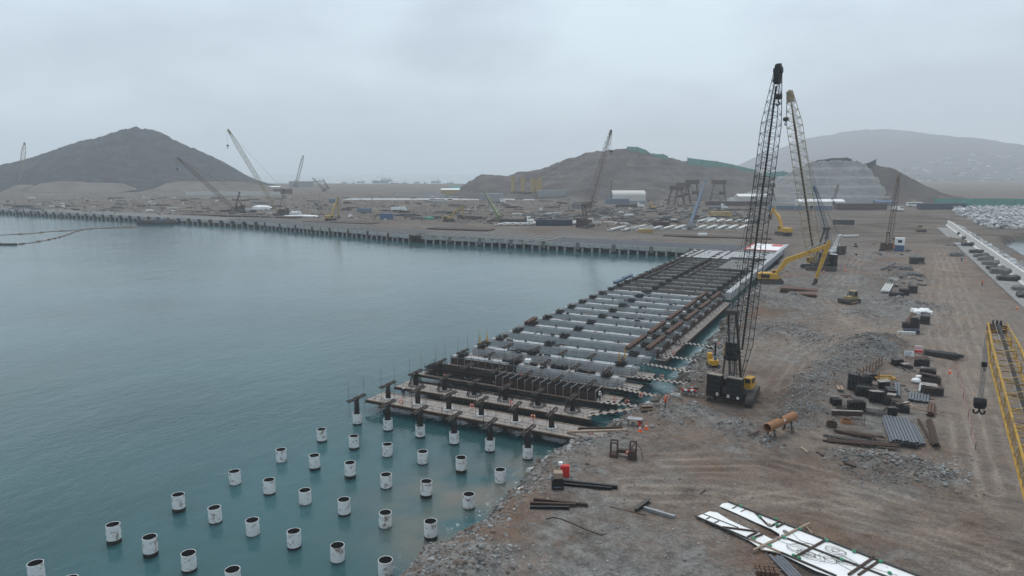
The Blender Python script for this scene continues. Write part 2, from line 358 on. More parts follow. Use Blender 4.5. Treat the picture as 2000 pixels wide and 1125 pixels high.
for pts in ([(1870,470),(1835,520),(1825,580),(1850,660),(1890,780),(1940,960)],[(1820,450),(1850,520),(1880,620),(1920,740)],[(1590,625),(1650,622),(1690,648),(1760,662),(1850,660)],[(1490,770),(1550,695),(1640,652),(1760,640)],[(1640,540),(1598,575),(1635,612),(1700,645),(1780,665)],[(1230,955),(1400,958),(1600,985),(1800,1040),(1950,1100)],[(1300,900),(1480,905),(1640,950),(1800,1000)],[(1450,980),(1650,960),(1850,1010)],[(1480,760),(1510,810),(1600,860),(1700,880)],[(1700,480),(1660,520),(1650,570)],[(1790,700),(1850,760),(1880,850),(1890,960)]):
    d = seg_dist(GX, GY, [tuple(at(x, y, 4)[:2]) for x, y in pts]) + wob*.25
    for o_ in (0.0, .9): trk = np.maximum(trk, np.exp(-((d-1.15-o_*2.4)/.32)**2)*(.9-.3*o_))
trk *= np.clip(fbm(GX*.2, GY*.2, 3, 60)*2-.45, 0, 1)
GZ -= trk*.06*(GY < 250)
road = np.exp(-((GX-100)/13)**4)*sst(40, 90, GY)
for pts, wd in (([(1560,800),(1620,690),(1700,650),(1800,640)],7),([(1640,600),(1680,640),(1760,655)],4),([(1450,700),(1560,660),(1640,640)],6),([(1480,760),(1500,800),(1600,870)],5),([(1900,1000),(1880,800),(1850,640)],9),([(1300,1000),(1500,960),(1750,1010),(1900,1100)],5)):
    d = seg_dist(GX, GY, [tuple(at(x, y, 4)[:2]) for x, y in pts]); road = np.maximum(road, np.exp(-(d/wd)**2))
oil = np.zeros(GX.shape)
for (px, py), r in (((1140,1048),1.3),((1170,1080),1.1),((1475,775),6),((1420,800),4.5),((1530,810),4),((1290,800),2),((1380,770),4),((1610,880),1),((1340,960),1.2),((1570,1110),1.5),((1410,640),4),((1440,560),5),((1450,590),4)):
    p = at(px, py, 4); oil = np.maximum(oil, np.exp(-((GX-p.x)**2+(GY-p.y)**2)/(r*r)))
wet = sst(2.6, .2, GZ)*sst(500, 300, GY)
far_ = sst(250, 420, GY)
def ground_material():
    m = bpy.data.materials.new('ground_dirt'); m.use_nodes = True; t = m.node_tree; L = t.links.new; b = t.nodes['Principled BSDF']
    b.inputs['Roughness'].default_value = .95; b.inputs['Specular IOR Level'].default_value = .15
    tc = N(t, 'ShaderNodeTexCoord')
    def noise(scale, detail=6, rough=.6, sc=None, rot=0):
        v = tc.outputs['Object']
        if sc or rot:
            mp = N(t, 'ShaderNodeMapping'); mp.inputs['Scale'].default_value = sc or (1,1,1); mp.inputs['Rotation'].default_value = (0,0,rot); L(v, mp.inputs[0]); v = mp.outputs[0]
        n = N(t, 'ShaderNodeTexNoise'); n.inputs['Scale'].default_value = scale; n.inputs['Detail'].default_value = detail; n.inputs['Roughness'].default_value = rough
        L(v, n.inputs['Vector']); return n.outputs['Fac']
    def ramp(x, p0, p1, c0=(0,0,0), c1=(1,1,1)):
        r = N(t, 'ShaderNodeValToRGB'); e = r.color_ramp.elements; e[0].position = p0; e[1].position = p1; e[0].color = (*c0,1); e[1].color = (*c1,1)
        L(x, r.inputs[0]); return r.outputs[0]
    def mix(f, a, b_, mode='MIX'):
        x = N(t, 'ShaderNodeMixRGB', blend_type=mode)
        for i, s in ((0, f), (1, a), (2, b_)):
            if isinstance(s, (int, float)): x.inputs[i].default_value = s
            elif isinstance(s, tuple): x.inputs[i].default_value = (*s, 1)
            else: L(s, x.inputs[i])
        return x.outputs[0]
    def math_(op, a, b_):
        x = N(t, 'ShaderNodeMath', operation=op, use_clamp=True)
        for i, s in ((0, a), (1, b_)):
            if isinstance(s, (int, float)): x.inputs[i].default_value = s
            else: L(s, x.inputs[i])
        return x.outputs[0]
    def attr(n): a = N(t, 'ShaderNodeAttribute'); a.attribute_name = n; return a.outputs['Fac']
    brown = mix(ramp(noise(.16, 8, .65), .38, .62), (.072,.044,.03), (.172,.12,.09))
    brown = mix(ramp(noise(.07, 4), .5, .62), brown, (.15,.085,.053))
    brown = mix(ramp(noise(.45, 6, .7), .56, .7), brown, (.06,.045,.037))
    grey = mix(ramp(noise(.5, 8, .7), .36, .66), (.088,.083,.078), (.24,.229,.214))
    gm = math_('ADD', math_('MULTIPLY', attr('gravel'), .85), math_('MULTIPLY', ramp(noise(.11, 6, .7), .48, .6), .6))
    col = mix(gm, brown, grey)
    dust = mix(ramp(noise(1.0, 7, .7, (1.1,.06,1)), .36, .66), (.128,.091,.068), (.25,.195,.154))
    dust2 = mix(ramp(noise(1.0, 7, .7, (.11,1.1,1), .12), .36, .66), (.08,.058,.045), (.205,.168,.14))
    d = mix(attr('near'), dust, dust2)
    d = mix(ramp(noise(.13, 7, .7), .45, .62), d, (.21,.165,.133))
    col = mix(math_('MULTIPLY', attr('road'), ramp(noise(.2, 5, .65), .25, .6)), col, d)
    col = mix(math_('MULTIPLY', attr('tracks'), .8), col, (.3,.245,.2))
    # scattered pebbles and clods
    vo = N(t, 'ShaderNodeTexVoronoi'); vo.inputs['Scale'].default_value = 3.2; L(tc.outputs['Object'], vo.inputs['Vector'])
    peb = mix(ramp(vo.outputs['Distance'], .1, .32), (1.28,1.28,1.28), (.88,.88,.88)); col = mix(.75, col, mix(1.0, col, peb, 'MULTIPLY'))
    fine = ramp(noise(2.6, 8, .8), .32, .68, (.5,.5,.5), (1.5,1.5,1.5)); col = mix(.85, col, mix(1.0, col, fine, 'MULTIPLY'))
    # far yard: flatter, greyer, with long darker working strips
    fy = mix(ramp(noise(.035, 8, .7, (.35,1.6,1), .1), .4, .6), (.07,.054,.042), (.148,.12,.097))
    fy = mix(ramp(noise(.09, 6, .75, (.25,2,1), .1), .52, .6), fy, (.045,.038,.034))
    fy = mix(ramp(noise(.16, 5, .75, (.2,2.2,1), .3), .58, .66), fy, (.2,.18,.16))
    col = mix(attr('far'), col, fy)
    col = mix(math_('MULTIPLY', attr('oil'), ramp(noise(.7, 6, .7), .3, .6)), col, (.05,.038,.031))
    col = mix(math_('MULTIPLY', attr('wet'), .75), col, (.045,.043,.038))
    L(col, b.inputs['Base Color'])
    bp = N(t, 'ShaderNodeBump'); bp.inputs['Strength'].default_value = .55; bp.inputs['Distance'].default_value = .12
    h = mix(.5, noise(4, 5, .7), vo.outputs['Distance']); L(h, bp.inputs['Height']); L(bp.outputs[0], b.inputs['Normal'])
    M['ground'] = m
ground_material()
near_ = sst(60, 20, GY)
ground = obj('ground', grid_mesh('ground', GX, GY, GZ, {'gravel':grav,'road':np.clip(road,0,1)*(1-GRUB),'oil':np.clip(oil,0,1),'wet':wet,'far':far_,'near':near_,'tracks':trk}), 'ground')
tag(ground, kind='structure')

# ------------------------------------------------------------------ sea
def water_material():
    m = bpy.data.materials.new('sea_water'); m.use_nodes = True; t = m.node_tree; L = t.links.new; b = t.nodes['Principled BSDF']
    b.inputs['Roughness'].default_value = .1; b.inputs['IOR'].default_value = 1.33; b.inputs['Specular IOR Level'].default_value = .5
    tc = N(t, 'ShaderNodeTexCoord')
    a = N(t, 'ShaderNodeAttribute'); a.attribute_name = 'silt'
    n0 = N(t, 'ShaderNodeTexNoise'); n0.inputs['Scale'].default_value = .02; n0.inputs['Detail'].default_value = 5; L(tc.outputs['Object'], n0.inputs['Vector'])
    r0 = N(t, 'ShaderNodeValToRGB'); e = r0.color_ramp.elements; e[0].position = .35; e[0].color = (.021,.062,.067,1); e[1].position = .68; e[1].color = (.033,.095,.103,1); L(n0.outputs['Fac'], r0.inputs[0])
    n1 = N(t, 'ShaderNodeTexNoise'); n1.inputs['Scale'].default_value = .12; n1.inputs['Detail'].default_value = 6; L(tc.outputs['Object'], n1.inputs['Vector'])
    ml = N(t, 'ShaderNodeMath', operation='MULTIPLY', use_clamp=True); r1 = N(t, 'ShaderNodeValToRGB'); r1.color_ramp.elements[0].position = .35; r1.color_ramp.elements[1].position = .6
    L(n1.outputs['Fac'], r1.inputs[0]); L(r1.outputs[0], ml.inputs[0]); L(a.outputs['Fac'], ml.inputs[1])
    x = N(t, 'ShaderNodeMixRGB'); x.inputs[2].default_value = (.15,.125,.095,1); L(ml.outputs[0], x.inputs[0]); L(r0.outputs[0], x.inputs[1])
    f = N(t, 'ShaderNodeAttribute'); f.attribute_name = 'foam'; n2 = N(t, 'ShaderNodeTexNoise'); n2.inputs['Scale'].default_value = .9; n2.inputs['Detail'].default_value = 8; n2.inputs['Roughness'].default_value = .75
    L(tc.outputs['Object'], n2.inputs['Vector']); r2 = N(t, 'ShaderNodeValToRGB'); r2.color_ramp.elements[0].position = .57; r2.color_ramp.elements[1].position = .66; L(n2.outputs['Fac'], r2.inputs[0])
    m2 = N(t, 'ShaderNodeMath', operation='MULTIPLY', use_clamp=True); L(r2.outputs[0], m2.inputs[0]); L(f.outputs['Fac'], m2.inputs[1])
    x2 = N(t, 'ShaderNodeMixRGB'); x2.inputs[2].default_value = (.6,.62,.62,1); L(m2.outputs[0], x2.inputs[0]); L(x.outputs[0], x2.inputs[1]); L(x2.outputs[0], b.inputs['Base Color'])
    nr = N(t, 'ShaderNodeTexNoise'); nr.inputs['Scale'].default_value = .012; nr.inputs['Detail'].default_value = 4; L(tc.outputs['Object'], nr.inputs['Vector'])
    rr = N(t, 'ShaderNodeMapRange'); rr.inputs['From Min'].default_value = .4; rr.inputs['From Max'].default_value = .62; rr.inputs['To Min'].default_value = .03; rr.inputs['To Max'].default_value = .14; L(nr.outputs['Fac'], rr.inputs[0]); L(rr.outputs[0], b.inputs['Roughness'])
    hs = []
    for s, d, st, rot in ((.5, 4, (1,.6,1), .35), (1.7, 4, (1,.6,1), .1), (.09, 2, (1,.6,1), .5)):
        mp = N(t, 'ShaderNodeMapping'); mp.inputs['Scale'].default_value = st; mp.inputs['Rotation'].default_value = (0,0,rot); L(tc.outputs['Object'], mp.inputs[0])
        n = N(t, 'ShaderNodeTexNoise'); n.inputs['Scale'].default_value = s; n.inputs['Detail'].default_value = d; L(mp.outputs[0], n.inputs['Vector']); hs.append(n.outputs['Fac'])
    nrm = None
    for h, dist in ((hs[0], .16), (hs[1], .07), (hs[2], .3)):
        bp = N(t, 'ShaderNodeBump'); bp.inputs['Strength'].default_value = .55; bp.inputs['Distance'].default_value = dist; L(h, bp.inputs['Height'])
        if nrm is not None: L(nrm, bp.inputs['Normal'])
        nrm = bp.outputs[0]
    L(nrm, b.inputs['Normal']); M['water'] = m
water_material()
sx = axis([(-9000,-400,400,30),(-400,-10,30,2),(-10,60,1,1),(60,200,2,10),(200,9000,20,500)])
sy = axis([(-400,-60,40,3),(-60,150,1,1.5),(150,700,3,30),(700,10500,40,500)])
SX, SY = np.meshgrid(sx, sy)
SSD = land_sd(SX, SY)
silt = np.zeros(SX.shape)
for (px, py), r in (((920,985),11),((990,950),8),((880,1040),8),((1040,920),6)):
    p = at(px, py, 0); silt = np.maximum(silt, np.exp(-((SX-p.x)**2+(SY-p.y)**2)/(r*r)))
foam = np.exp(-((SSD+2.2)/2.2)**2)*sst(300, 100, SY)
sea = tag(obj('sea', grid_mesh('sea', SX, SY, np.zeros(SX.shape), {'silt':silt*.85,'foam':foam}), 'water'), kind='structure')
# ------------------------------------------------------------------ hills
def hill_material(name, c1, c2, c3, scale, sp=(.34,.66), relief=.6, rd=6):
    m = bpy.data.materials.new(name); m.use_nodes = True; t = m.node_tree; L = t.links.new; b = t.nodes['Principled BSDF']; b.inputs['Roughness'].default_value = 1; b.inputs['Specular IOR Level'].default_value = 0
    tc = N(t, 'ShaderNodeTexCoord'); n = N(t, 'ShaderNodeTexNoise'); n.inputs['Scale'].default_value = scale; n.inputs['Detail'].default_value = 10; n.inputs['Roughness'].default_value = .65; L(tc.outputs['Object'], n.inputs['Vector'])
    r = N(t, 'ShaderNodeValToRGB'); e = r.color_ramp.elements; e[0].position = sp[0]; e[0].color = (*c1,1); e[1].position = sp[1]; e[1].color = (*c2,1); L(n.outputs['Fac'], r.inputs[0])
    n2 = N(t, 'ShaderNodeTexNoise'); n2.inputs['Scale'].default_value = scale*3.3; n2.inputs['Detail'].default_value = 8; n2.inputs['Roughness'].default_value = .7; L(tc.outputs['Object'], n2.inputs['Vector'])
    r2 = N(t, 'ShaderNodeValToRGB'); r2.color_ramp.elements[0].position = .58; r2.color_ramp.elements[1].position = .7; L(n2.outputs['Fac'], r2.inputs[0])
    x = N(t, 'ShaderNodeMixRGB'); x.inputs[2].default_value = (*c3,1); L(r2.outputs[0], x.inputs[0]); L(r.outputs[0], x.inputs[1]); L(x.outputs[0], b.inputs['Base Color'])
    bp = N(t, 'ShaderNodeBump'); bp.inputs['Strength'].default_value = relief; bp.inputs['Distance'].default_value = rd; L(n2.outputs['Fac'], bp.inputs['Height']); L(bp.outputs[0], b.inputs['Normal'])
    M[name] = m
hill_material('hill_rock', (.02,.025,.029), (.058,.062,.066), (.14,.14,.135), .03, sp=(.42,.6), relief=1.0, rd=14)
hill_material('hill_cut', (.075,.064,.06), (.14,.122,.113), (.21,.18,.15), .022, sp=(.4,.62), rd=9, relief=.9)
hill_material('hill_shotcrete', (.19,.19,.187), (.27,.268,.262), (.17,.163,.155), .04)
hill_material('hill_dark', (.05,.045,.043), (.12,.1,.088), (.19,.16,.13), .02)
hill_material('mountain', (.045,.047,.052), (.08,.08,.083), (.12,.115,.112), .004)
hill_material('spoil', (.115,.098,.085), (.175,.15,.13), (.1,.085,.075), .03)
def make_hill(name, prof, D, front, back, mat, rough=.12, seed=1, ns=220, nd=90, base=2.0, p=1.25, gul=.02, terr=0):
    """real hill at distance D: skyline heights along the ridge, falling away to the front and to the back"""
    pts = [atd(px, py, D) for px, py in prof]
    ss = np.array([(q-CAM).dot(RGT) for q in pts]); zz = np.array([max(q.z, base) for q in pts])
    s = np.linspace(ss[0], ss[-1], ns); d = np.concatenate([np.linspace(-front, 0, int(nd*.65)), np.linspace(0, back, int(nd*.35)+1)[1:]])
    S, T = np.meshgrid(s, d)
    ridge = np.interp(S, ss, zz)
    tt = np.where(T < 0, -T/front, T/back)
    f = np.clip(1-tt, 0, 1)**p
    g = (fbm(S*gul, T*gul*.6, 4, seed)-.5)*2
    g2 = 1-np.abs(fbm(S*gul*1.3, T*gul*.4, 4, seed+9)-.5)*4
    amp = rough*np.clip(np.minimum(tt*4, 1), .06, 1)
    h = (ridge-base)*f*(1 + amp*(g + .6*(g2-.5))) + (ridge-base)*f*.035*(fbm(S*gul*7, T*gul*7, 3, seed+4)-.5)*2
    if terr: q = h/terr; fr = q-np.floor(q); h = np.where(T < 0, (np.floor(q)+sst(.0, .8, fr))*terr, h)
    Z = base + np.maximum(h, -1) - .5*(f <= 0)
    o3 = CAM + FWD*D
    X = o3.x + RGT.x*S + FWD.x*T; Y = o3.y + RGT.y*S + FWD.y*T
    return tag(obj(name, grid_mesh(name, X, Y, Z), mat), kind='structure')
make_hill('hill', [(-420,352),(-250,345),(-120,332),(0,323),(45,315),(95,297),(150,278),(200,267),(235,254),(270,249.5),(300,254),(330,267),(380,290),(430,314),(465,338),(485,352),(497,362)], 1700, 420, 300, 'hill_rock', .2, 3, gul=.014, ns=300, nd=130)
make_hill('hill_headland', [(905,362),(922,352),(940,340),(965,342),(990,344),(1020,336),(1040,333),(1060,330),(1080,322),(1110,310),(1140,300),(1165,295),(1190,294),(1225,290),(1260,298),(1300,307),(1350,316),(1400,321),(1450,330),(1500,345),(1560,356),(1650,372),(1700,380)], 1280, 330, 250, 'hill_cut', .26, 8, gul=.014, terr=8, ns=300, nd=130)
make_hill('terraced_hill', [(1430,395),(1470,375),(1520,350),(1575,322),(1590,318),(1640,317),(1675,318),(1692,321),(1700,334),(1704,360)], 900, 62, 120, 'hill_shotcrete', .1, 15, terr=11, gul=.04, p=.9, ns=120)
make_hill('dark_hill', [(1672,330),(1690,321),(1712,321),(1745,330),(1775,345),(1800,359),(1825,372),(1855,381),(1885,387),(1920,392),(1960,396)], 915, 95, 140, 'hill_dark', .14, 19, gul=.03, ns=150)
make_hill('mountain', [(1380,352),(1430,330),(1470,308),(1520,290),(1580,270),(1650,257),(1720,251),(1760,253),(1810,262),(1850,277),(1900,284),(1950,291),(2000,303),(2060,318),(2150,330),(2300,345)], 5600, 2900, 1000, 'mountain', .16, 27, gul=.0016, ns=260, nd=120)
for k, (prof, D, fr) in enumerate([([(70,368),(80,358),(115,354),(165,355),(172,357),(240,358),(252,366),(262,371)], 1330, 60), ([(298,371),(325,358),(360,354),(470,355),(520,362),(545,369)], 1360, 60), ([(20,374),(30,361),(62,361),(70,374)], 1300, 40), ([(1930,408),(1960,404),(2010,402),(2080,402),(2120,408)], 820, 40)]):
    make_hill('spoil_heap', prof, D, fr, 60, 'spoil', .12, 40+k, ns=80, nd=40, gul=.04, base=3.5, p=.8)
# ------------------------------------------------------------------ haze
hz = MB().box(-10800, 10800, -700, 12500, -5, 520).build('haze', None)
hm = bpy.data.materials.new('haze'); hm.use_nodes = True; t = hm.node_tree; t.nodes.clear()
o_ = N(t, 'ShaderNodeOutputMaterial'); pv = N(t, 'ShaderNodeVolumePrincipled'); pv.inputs['Color'].default_value = (.95,.97,1.0,1); pv.inputs['Density'].default_value = .00021; pv.inputs['Anisotropy'].default_value = 0.0
t.links.new(pv.outputs[0], o_.inputs['Volume']); hz.data.materials.append(hm); tag(hz, kind='stuff')
# ------------------------------------------------------------------ the new quay: piles, platforms, cap beams
ROW, COL = 8.6, 6.39
def mesh_of(fn, name, smooth=False):
    b = MB(); fn(b); return b.mesh(name, smooth)
def pile_shell(top):
    b = MB(); b.pipe((0,0,-4), (0,0,top), .76, .715, 20); return b
def make_pile():
    t = thing('steel_pile', 'x', 'pile')
    pile_shell(0).build('shell', 'white_paint', t)
    MB().tube((0,0,-3), (0,0,-.035), .712, 20).build('opening_shade', 'inside_shade', t)  # black disc just below the rim paints the shade of the hollow pile
    MB().pipe((0,0,-4), (0,0,-1.72), .775, .7, 20).build('waterline_band', 'weed_and_dark', t)
    MB().torus((0,0,-.9), .765, .012, n=20, m=4).build('weld_seam', 'white', t)
    return t
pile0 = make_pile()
for p in pile0.children: p.data.polygons.foreach_set('use_smooth', [False]*len(p.data.polygons))
first = True
for k in range(1, 8):
    for c in range(6):
        if (k == 6 and c > 3) or (k == 7 and c > 1): continue
        lab = 'bare white pile, %s row out from the platforms, %s from the shore' % (ORD[k-1], ORD[5-c])
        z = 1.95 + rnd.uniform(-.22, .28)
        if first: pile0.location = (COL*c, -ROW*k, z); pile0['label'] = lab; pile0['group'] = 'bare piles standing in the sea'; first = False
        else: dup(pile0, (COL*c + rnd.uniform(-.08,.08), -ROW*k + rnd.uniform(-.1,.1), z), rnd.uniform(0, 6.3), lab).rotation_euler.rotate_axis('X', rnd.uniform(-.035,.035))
# column with clamp bracket: reused on piles, platforms and cap beams
def col_core(b): b.tube((0,0,1.6), (0,0,4.3), .34, 12)
def col_rods(b):
    for i in range(12):
        a = i*math.pi/6; b.tube((.41*math.cos(a), .41*math.sin(a), 1.5), (.41*math.cos(a), .41*math.sin(a), 3.2 + .5*(i % 3)), .035, 4)
    for z in (1.75, 2.2, 2.7): b.torus((0,0,z), .44, .035, n=12, m=4)
def br_beam(b):
    for x in (-.32, .32): b.ibeam((x*.8,-2.15,4.45), (x*.8,2.15,4.45), .13, .27, .035)
def br_pack(b):
    for y in (-2.0, -1.5, 1.5, 2.0): b.box(-.36,.36, y-.07, y+.07, 4.59, 4.67)
    b.box(-.34,.34,-.3,.3,4.28,4.64); b.tube((0,-.5,4.66),(0,.5,4.66),.14,8)
def br_rod(b, h=1.2): b.tube((0,1.95,1.6),(0,1.95,4.6+h),.03,4)
ME = dict(core=mesh_of(col_core,'core'), rods=mesh_of(col_rods,'rebar_cage'), beam=mesh_of(br_beam,'bracket_beam'), pack=mesh_of(br_pack,'bracket_packing'), rod=mesh_of(br_rod,'hanger_rods'), rodtall=mesh_of(lambda b: br_rod(b,3.2),'hanger_rods'),
          shell=pile_shell(1.9).mesh('shell'), weed_and_dark=MB().pipe((0,0,-4),(0,0,.22),.775,.7,20).mesh('waterline_band'), ring=mesh_of(lambda b: b.torus((0,0,2.02),.72,.1,n=18,m=6),'collar_ring'))
def column(x, y, label, group, shell=True, tall=False, low=0, skirt=False):
    t = thing('pile_column', label, 'column', (x, y, 0), rnd.uniform(-.06,.06), group)
    if shell: obj('shell', ME['shell'], 'white_paint', t); obj('waterline_band', ME['weed_and_dark'], 'weed_and_dark', t)
    obj('core', ME['core'], 'dark_steel', t); obj('rebar_cage', ME['rods'], 'rebar', t)
    br = obj('bracket_beam', ME['beam'], 'bracket', t); tag(obj('packing', ME['pack'], 'rust_dark', br), kind='stuff')
    for s_ in (0, -3.9): obj('hanger_rod', ME['rodtall' if tall else 'rod'], 'rebar', t, (0,s_,0))
    if not shell: obj('collar_ring', ME['ring'], 'white', t)
    if skirt: obj('rebar_skirt', ME['skirt'], 'rebar', t)
    return t
def skirt(b):
    for i in range(30):
        a = i*math.pi/15; b.tube((.6*math.cos(a), .6*math.sin(a), 3.9 + .3*(i % 2)), (1.45*math.cos(a+.12), 1.45*math.sin(a+.12), 1.95), .035, 3)
    for z, r in ((3.6,.74),(3.1,.95),(2.6,1.17),(2.2,1.34)): b.torus((0,0,z), r, .035, n=16, m=3)
ME['skirt'] = mesh_of(skirt, 'rebar_skirt')
for c in range(6): column(COL*c, 0, 'dark column on a white pile in open water, %s from the shore' % ORD[5-c], 'columns on white piles in front of the platforms', tall=(c == 0))
for r in (1, 2):
    for c in range(6):
        lab = ('dark clamped column through the first pale platform, %s from the shore side' if r == 1 else 'column in a rebar cone on the second platform, %s from the shore') % ORD[5-c]
        column(COL*c, ROW*r, lab, 'columns through the work platforms', shell=False, tall=(c == 0), skirt=(r == 2))
# platforms
def platform(r, x0, x1, label):
    t = thing('work_platform', label, 'platform', (0, ROW*r, 0))
    hw = 2.5 if r < 3 else 2.3
    n = int((x1-x0)/2.44)+1; sh = MB().box(0, 2.41, -1.21, 1.21, 0, .05).mesh('plywood_sheet')
    for i in range(n):
        for j in (-1, 1):
            o = obj('plywood_sheet', sh, 'plywood', t, (x0 + i*2.44, j*(hw/2), 1.88 + rnd.uniform(0,.03))); o.rotation_euler = (rnd.uniform(-.01,.01), rnd.uniform(-.01,.01), rnd.uniform(-.012,.012))
    for s in (-1, 1):
        MB().ibeam((x0-.3, s*(hw-.15), 1.62), (x0+n*2.44+.3, s*(hw-.15), 1.62), .22, .45, .04).build('edge_beam', 'rust_dark', t)
        MB().box(x0, x0+n*2.44, s*hw-.06, s*hw+.06, 1.9, 2.06).build('toe_board', 'timber', t)
    b = MB()
    for i in range(int((x1-x0)/1.5)+1): b.box(x0+i*1.5-.05, x0+i*1.5+.05, -hw-.25, hw+.25, 1.42, 1.56)
    b.build('joist', 'rust_dark', t)
    for s in (-1, 1):
        b = MB(); m = int((x1-x0)/2.0)
        for i in range(m+1): b.tube((x0+i*2.0+rnd.uniform(-.1,.1), s*hw, 1.9), (x0+i*2.0+rnd.uniform(-.1,.1), s*(hw+rnd.uniform(-.05,.08)), 3.05), .03, 4)
        for z in (2.45, 2.95):
            for i in range(m): b.tube((x0+i*2.0, s*hw, z+rnd.uniform(-.04,.04)), (x0+i*2.0+2, s*hw, z+rnd.uniform(-.04,.04)), .022, 4)
        b.build('railing', 'rebar', t)
    return t
platform(1, -3, 38.5, 'pale plywood work platform nearest the bare piles')
platform(2, -3, 35.5, 'second plywood work platform with rebar cones standing on it')
platform(3, -4, 35.5, 'third work platform carrying the rebar cage of an uncast beam')
platform(4, -3, 36.5, 'platform under the freshly cast half-shuttered beam')
platform(5, -3, 37.5, 'platform under the beam with yellow jacks on its ends')
# rebar cage of row 3 with a shutter on the landward half
t = thing('cap_beam_cage', 'long dark rebar cage for the next beam, shuttered at its landward half', 'rebar cage', (0, ROW*3, 0))
b = MB()
for y in np.linspace(-1.7,1.7,11):
    for z in (2.05, 2.9, 3.45): b.beam((-2.8,y,z+rnd.uniform(-.05,.05)), (33.5,y,z+rnd.uniform(-.05,.05)), .07)
b.build('long_bars', 'rebar', t)
b = MB()
for i in range(170):
    x = -2.7 + i*.213
    for y in (-1.7,-.9,.9,1.7): b.beam((x,y,2), (x+rnd.uniform(-.05,.05),y+rnd.uniform(-.04,.04),3.5+(.75 if i % 3 == 0 else .2)), .045)
    b.beam((x,-1.7,3.5), (x,1.7,3.5), .045)
tag(b.build('stirrups', 'rebar', t), kind='stuff')
for s in (-1, 1):
    MB().box(13.5, 33.8, s*1.82-.03, s*1.82+.03, 1.95, 3.5).build('shutter_panel', 'rust_dark', t)
pm = MB().box(-.06,.06,-.08,.08,1.95,4.0).mesh('shutter_post'); tm = MB().box(-.05,.05,-2.0,2.0,3.72,3.82).mesh('tie_bar')
for i in range(14):
    for s in (-1, 1): obj('shutter_post', pm, 'grey_metal', t, (13.6+i*1.54, s*1.93, 0))
    obj('tie_bar', tm, 'grey_metal', t, (13.6+i*1.54, 0, 0))
for c in range(6): column(COL*c, ROW*3, 'clamped column rising from the long rebar cage, %s from the shore' % ORD[5-c], 'columns through the rebar cage', shell=False, tall=(c == 0))
# rebar bundles left on the second platform
bb = MB()
for i in range(60): a_ = rnd.uniform(-2,26); bb.beam((a_,rnd.uniform(1.3,2.3),rnd.uniform(1.95,2.3)), (a_+rnd.uniform(5,9),rnd.uniform(1.3,2.3),rnd.uniform(1.95,2.3)), .06)
o = bb.build('rebar_bundle', 'rebar', None, (0, ROW*2, 0)); tag(o, 'loose dark rebar lying along the back of the second platform', 'rebar', None, 'stuff')
# cap beams
PROF = [(-.95,1.95),(.95,1.95),(.95,3.28),(.82,3.4),(.82,3.62),(-.82,3.62),(-.82,3.4),(-.95,3.28)]
def cluster(b, w=1.9, n=9):
    for i in range(n):
        for y in (-1.0,-.6,-.2,.2,.6,1.0):
            x = -w/2 + w*i/(n-1); b.beam((x,y+rnd.uniform(-.05,.05),3.3), (x+rnd.uniform(-.08,.08),y+rnd.uniform(-.08,.08),4.15+rnd.uniform(0,.45)), .055)
    for z in (3.75, 4.1):
        for y in (-1,1): b.beam((-w/2,y,z), (w/2,y,z), .05)
    b.box(-w/2+.1, w/2-.1, -.9, .9, 3.55, 3.85)
ME['cluster'] = mesh_of(cluster, 'rebar_cluster')
def stub(b): b.box(-.12,.12,-.12,.12,3.6,4.3); b.box(-.3,.3,-.16,.16,3.6,3.75)
ME['stub'] = mesh_of(stub, 'lifting_post')
ME['cap'] = MB().prism(PROF, -2.2, 34.2).mesh('beam')
def endb(b):
    b.prism([(-.75,1.95),(.75,1.95),(.75,2.9),(-.75,2.9)], 34.2, 35.0); b.prism([(.3,2.9),(.6,2.9),(.6,3.5),(.3,3.5)], 34.2, 35.6); b.prism([(-.6,2.9),(-.3,2.9),(-.3,3.5),(-.6,3.5)], 34.2, 35.6)
ME['end'] = mesh_of(endb, 'corbel_end')
ME['seaend'] = mesh_of(lambda b: (b.box(-3.6,-2.2,-.8,.8,1.95,2.6), b.box(-4.4,-2.0,-1.1,1.1,2.75,2.85)), 'seaward_ledge')
ME['pileunder'] = MB().tube((0,0,-4),(0,0,1.97),.72,14).mesh('pile')
ME['mini'] = mesh_of(lambda b: [b.tube((x,y,3.6),(x,y,3.95),.02,3) for x in [i*1.7 for i in range(-1,20)] for y in (-.6,.6)], 'starter_bars')
FTM = []
for m_, sx_, sy_, sz_ in (('rust_dark',1.4,.08,.1),('timber',1.1,.1,.12),('tarp_black',.6,.4,.3),('rebar',1.6,.05,.06),('dark_steel',.35,.3,.45),('dark_steel',.8,.12,.3)):
    f_ = MB().box(-sx_,sx_,-sy_,sy_,0,sz_).mesh('form_timber'); f_.materials.append(M[m_]); FTM.append(f_)
ME['walk'] = mesh_of(lambda b: [b.box(1+i*3.0,3.7+i*3.0,-.28,.28,2.5+.04*(i%3),2.56+.04*(i%3)) for i in range(11)], 'walkway_board')
ME['walk2'] = ME['walk'].copy()
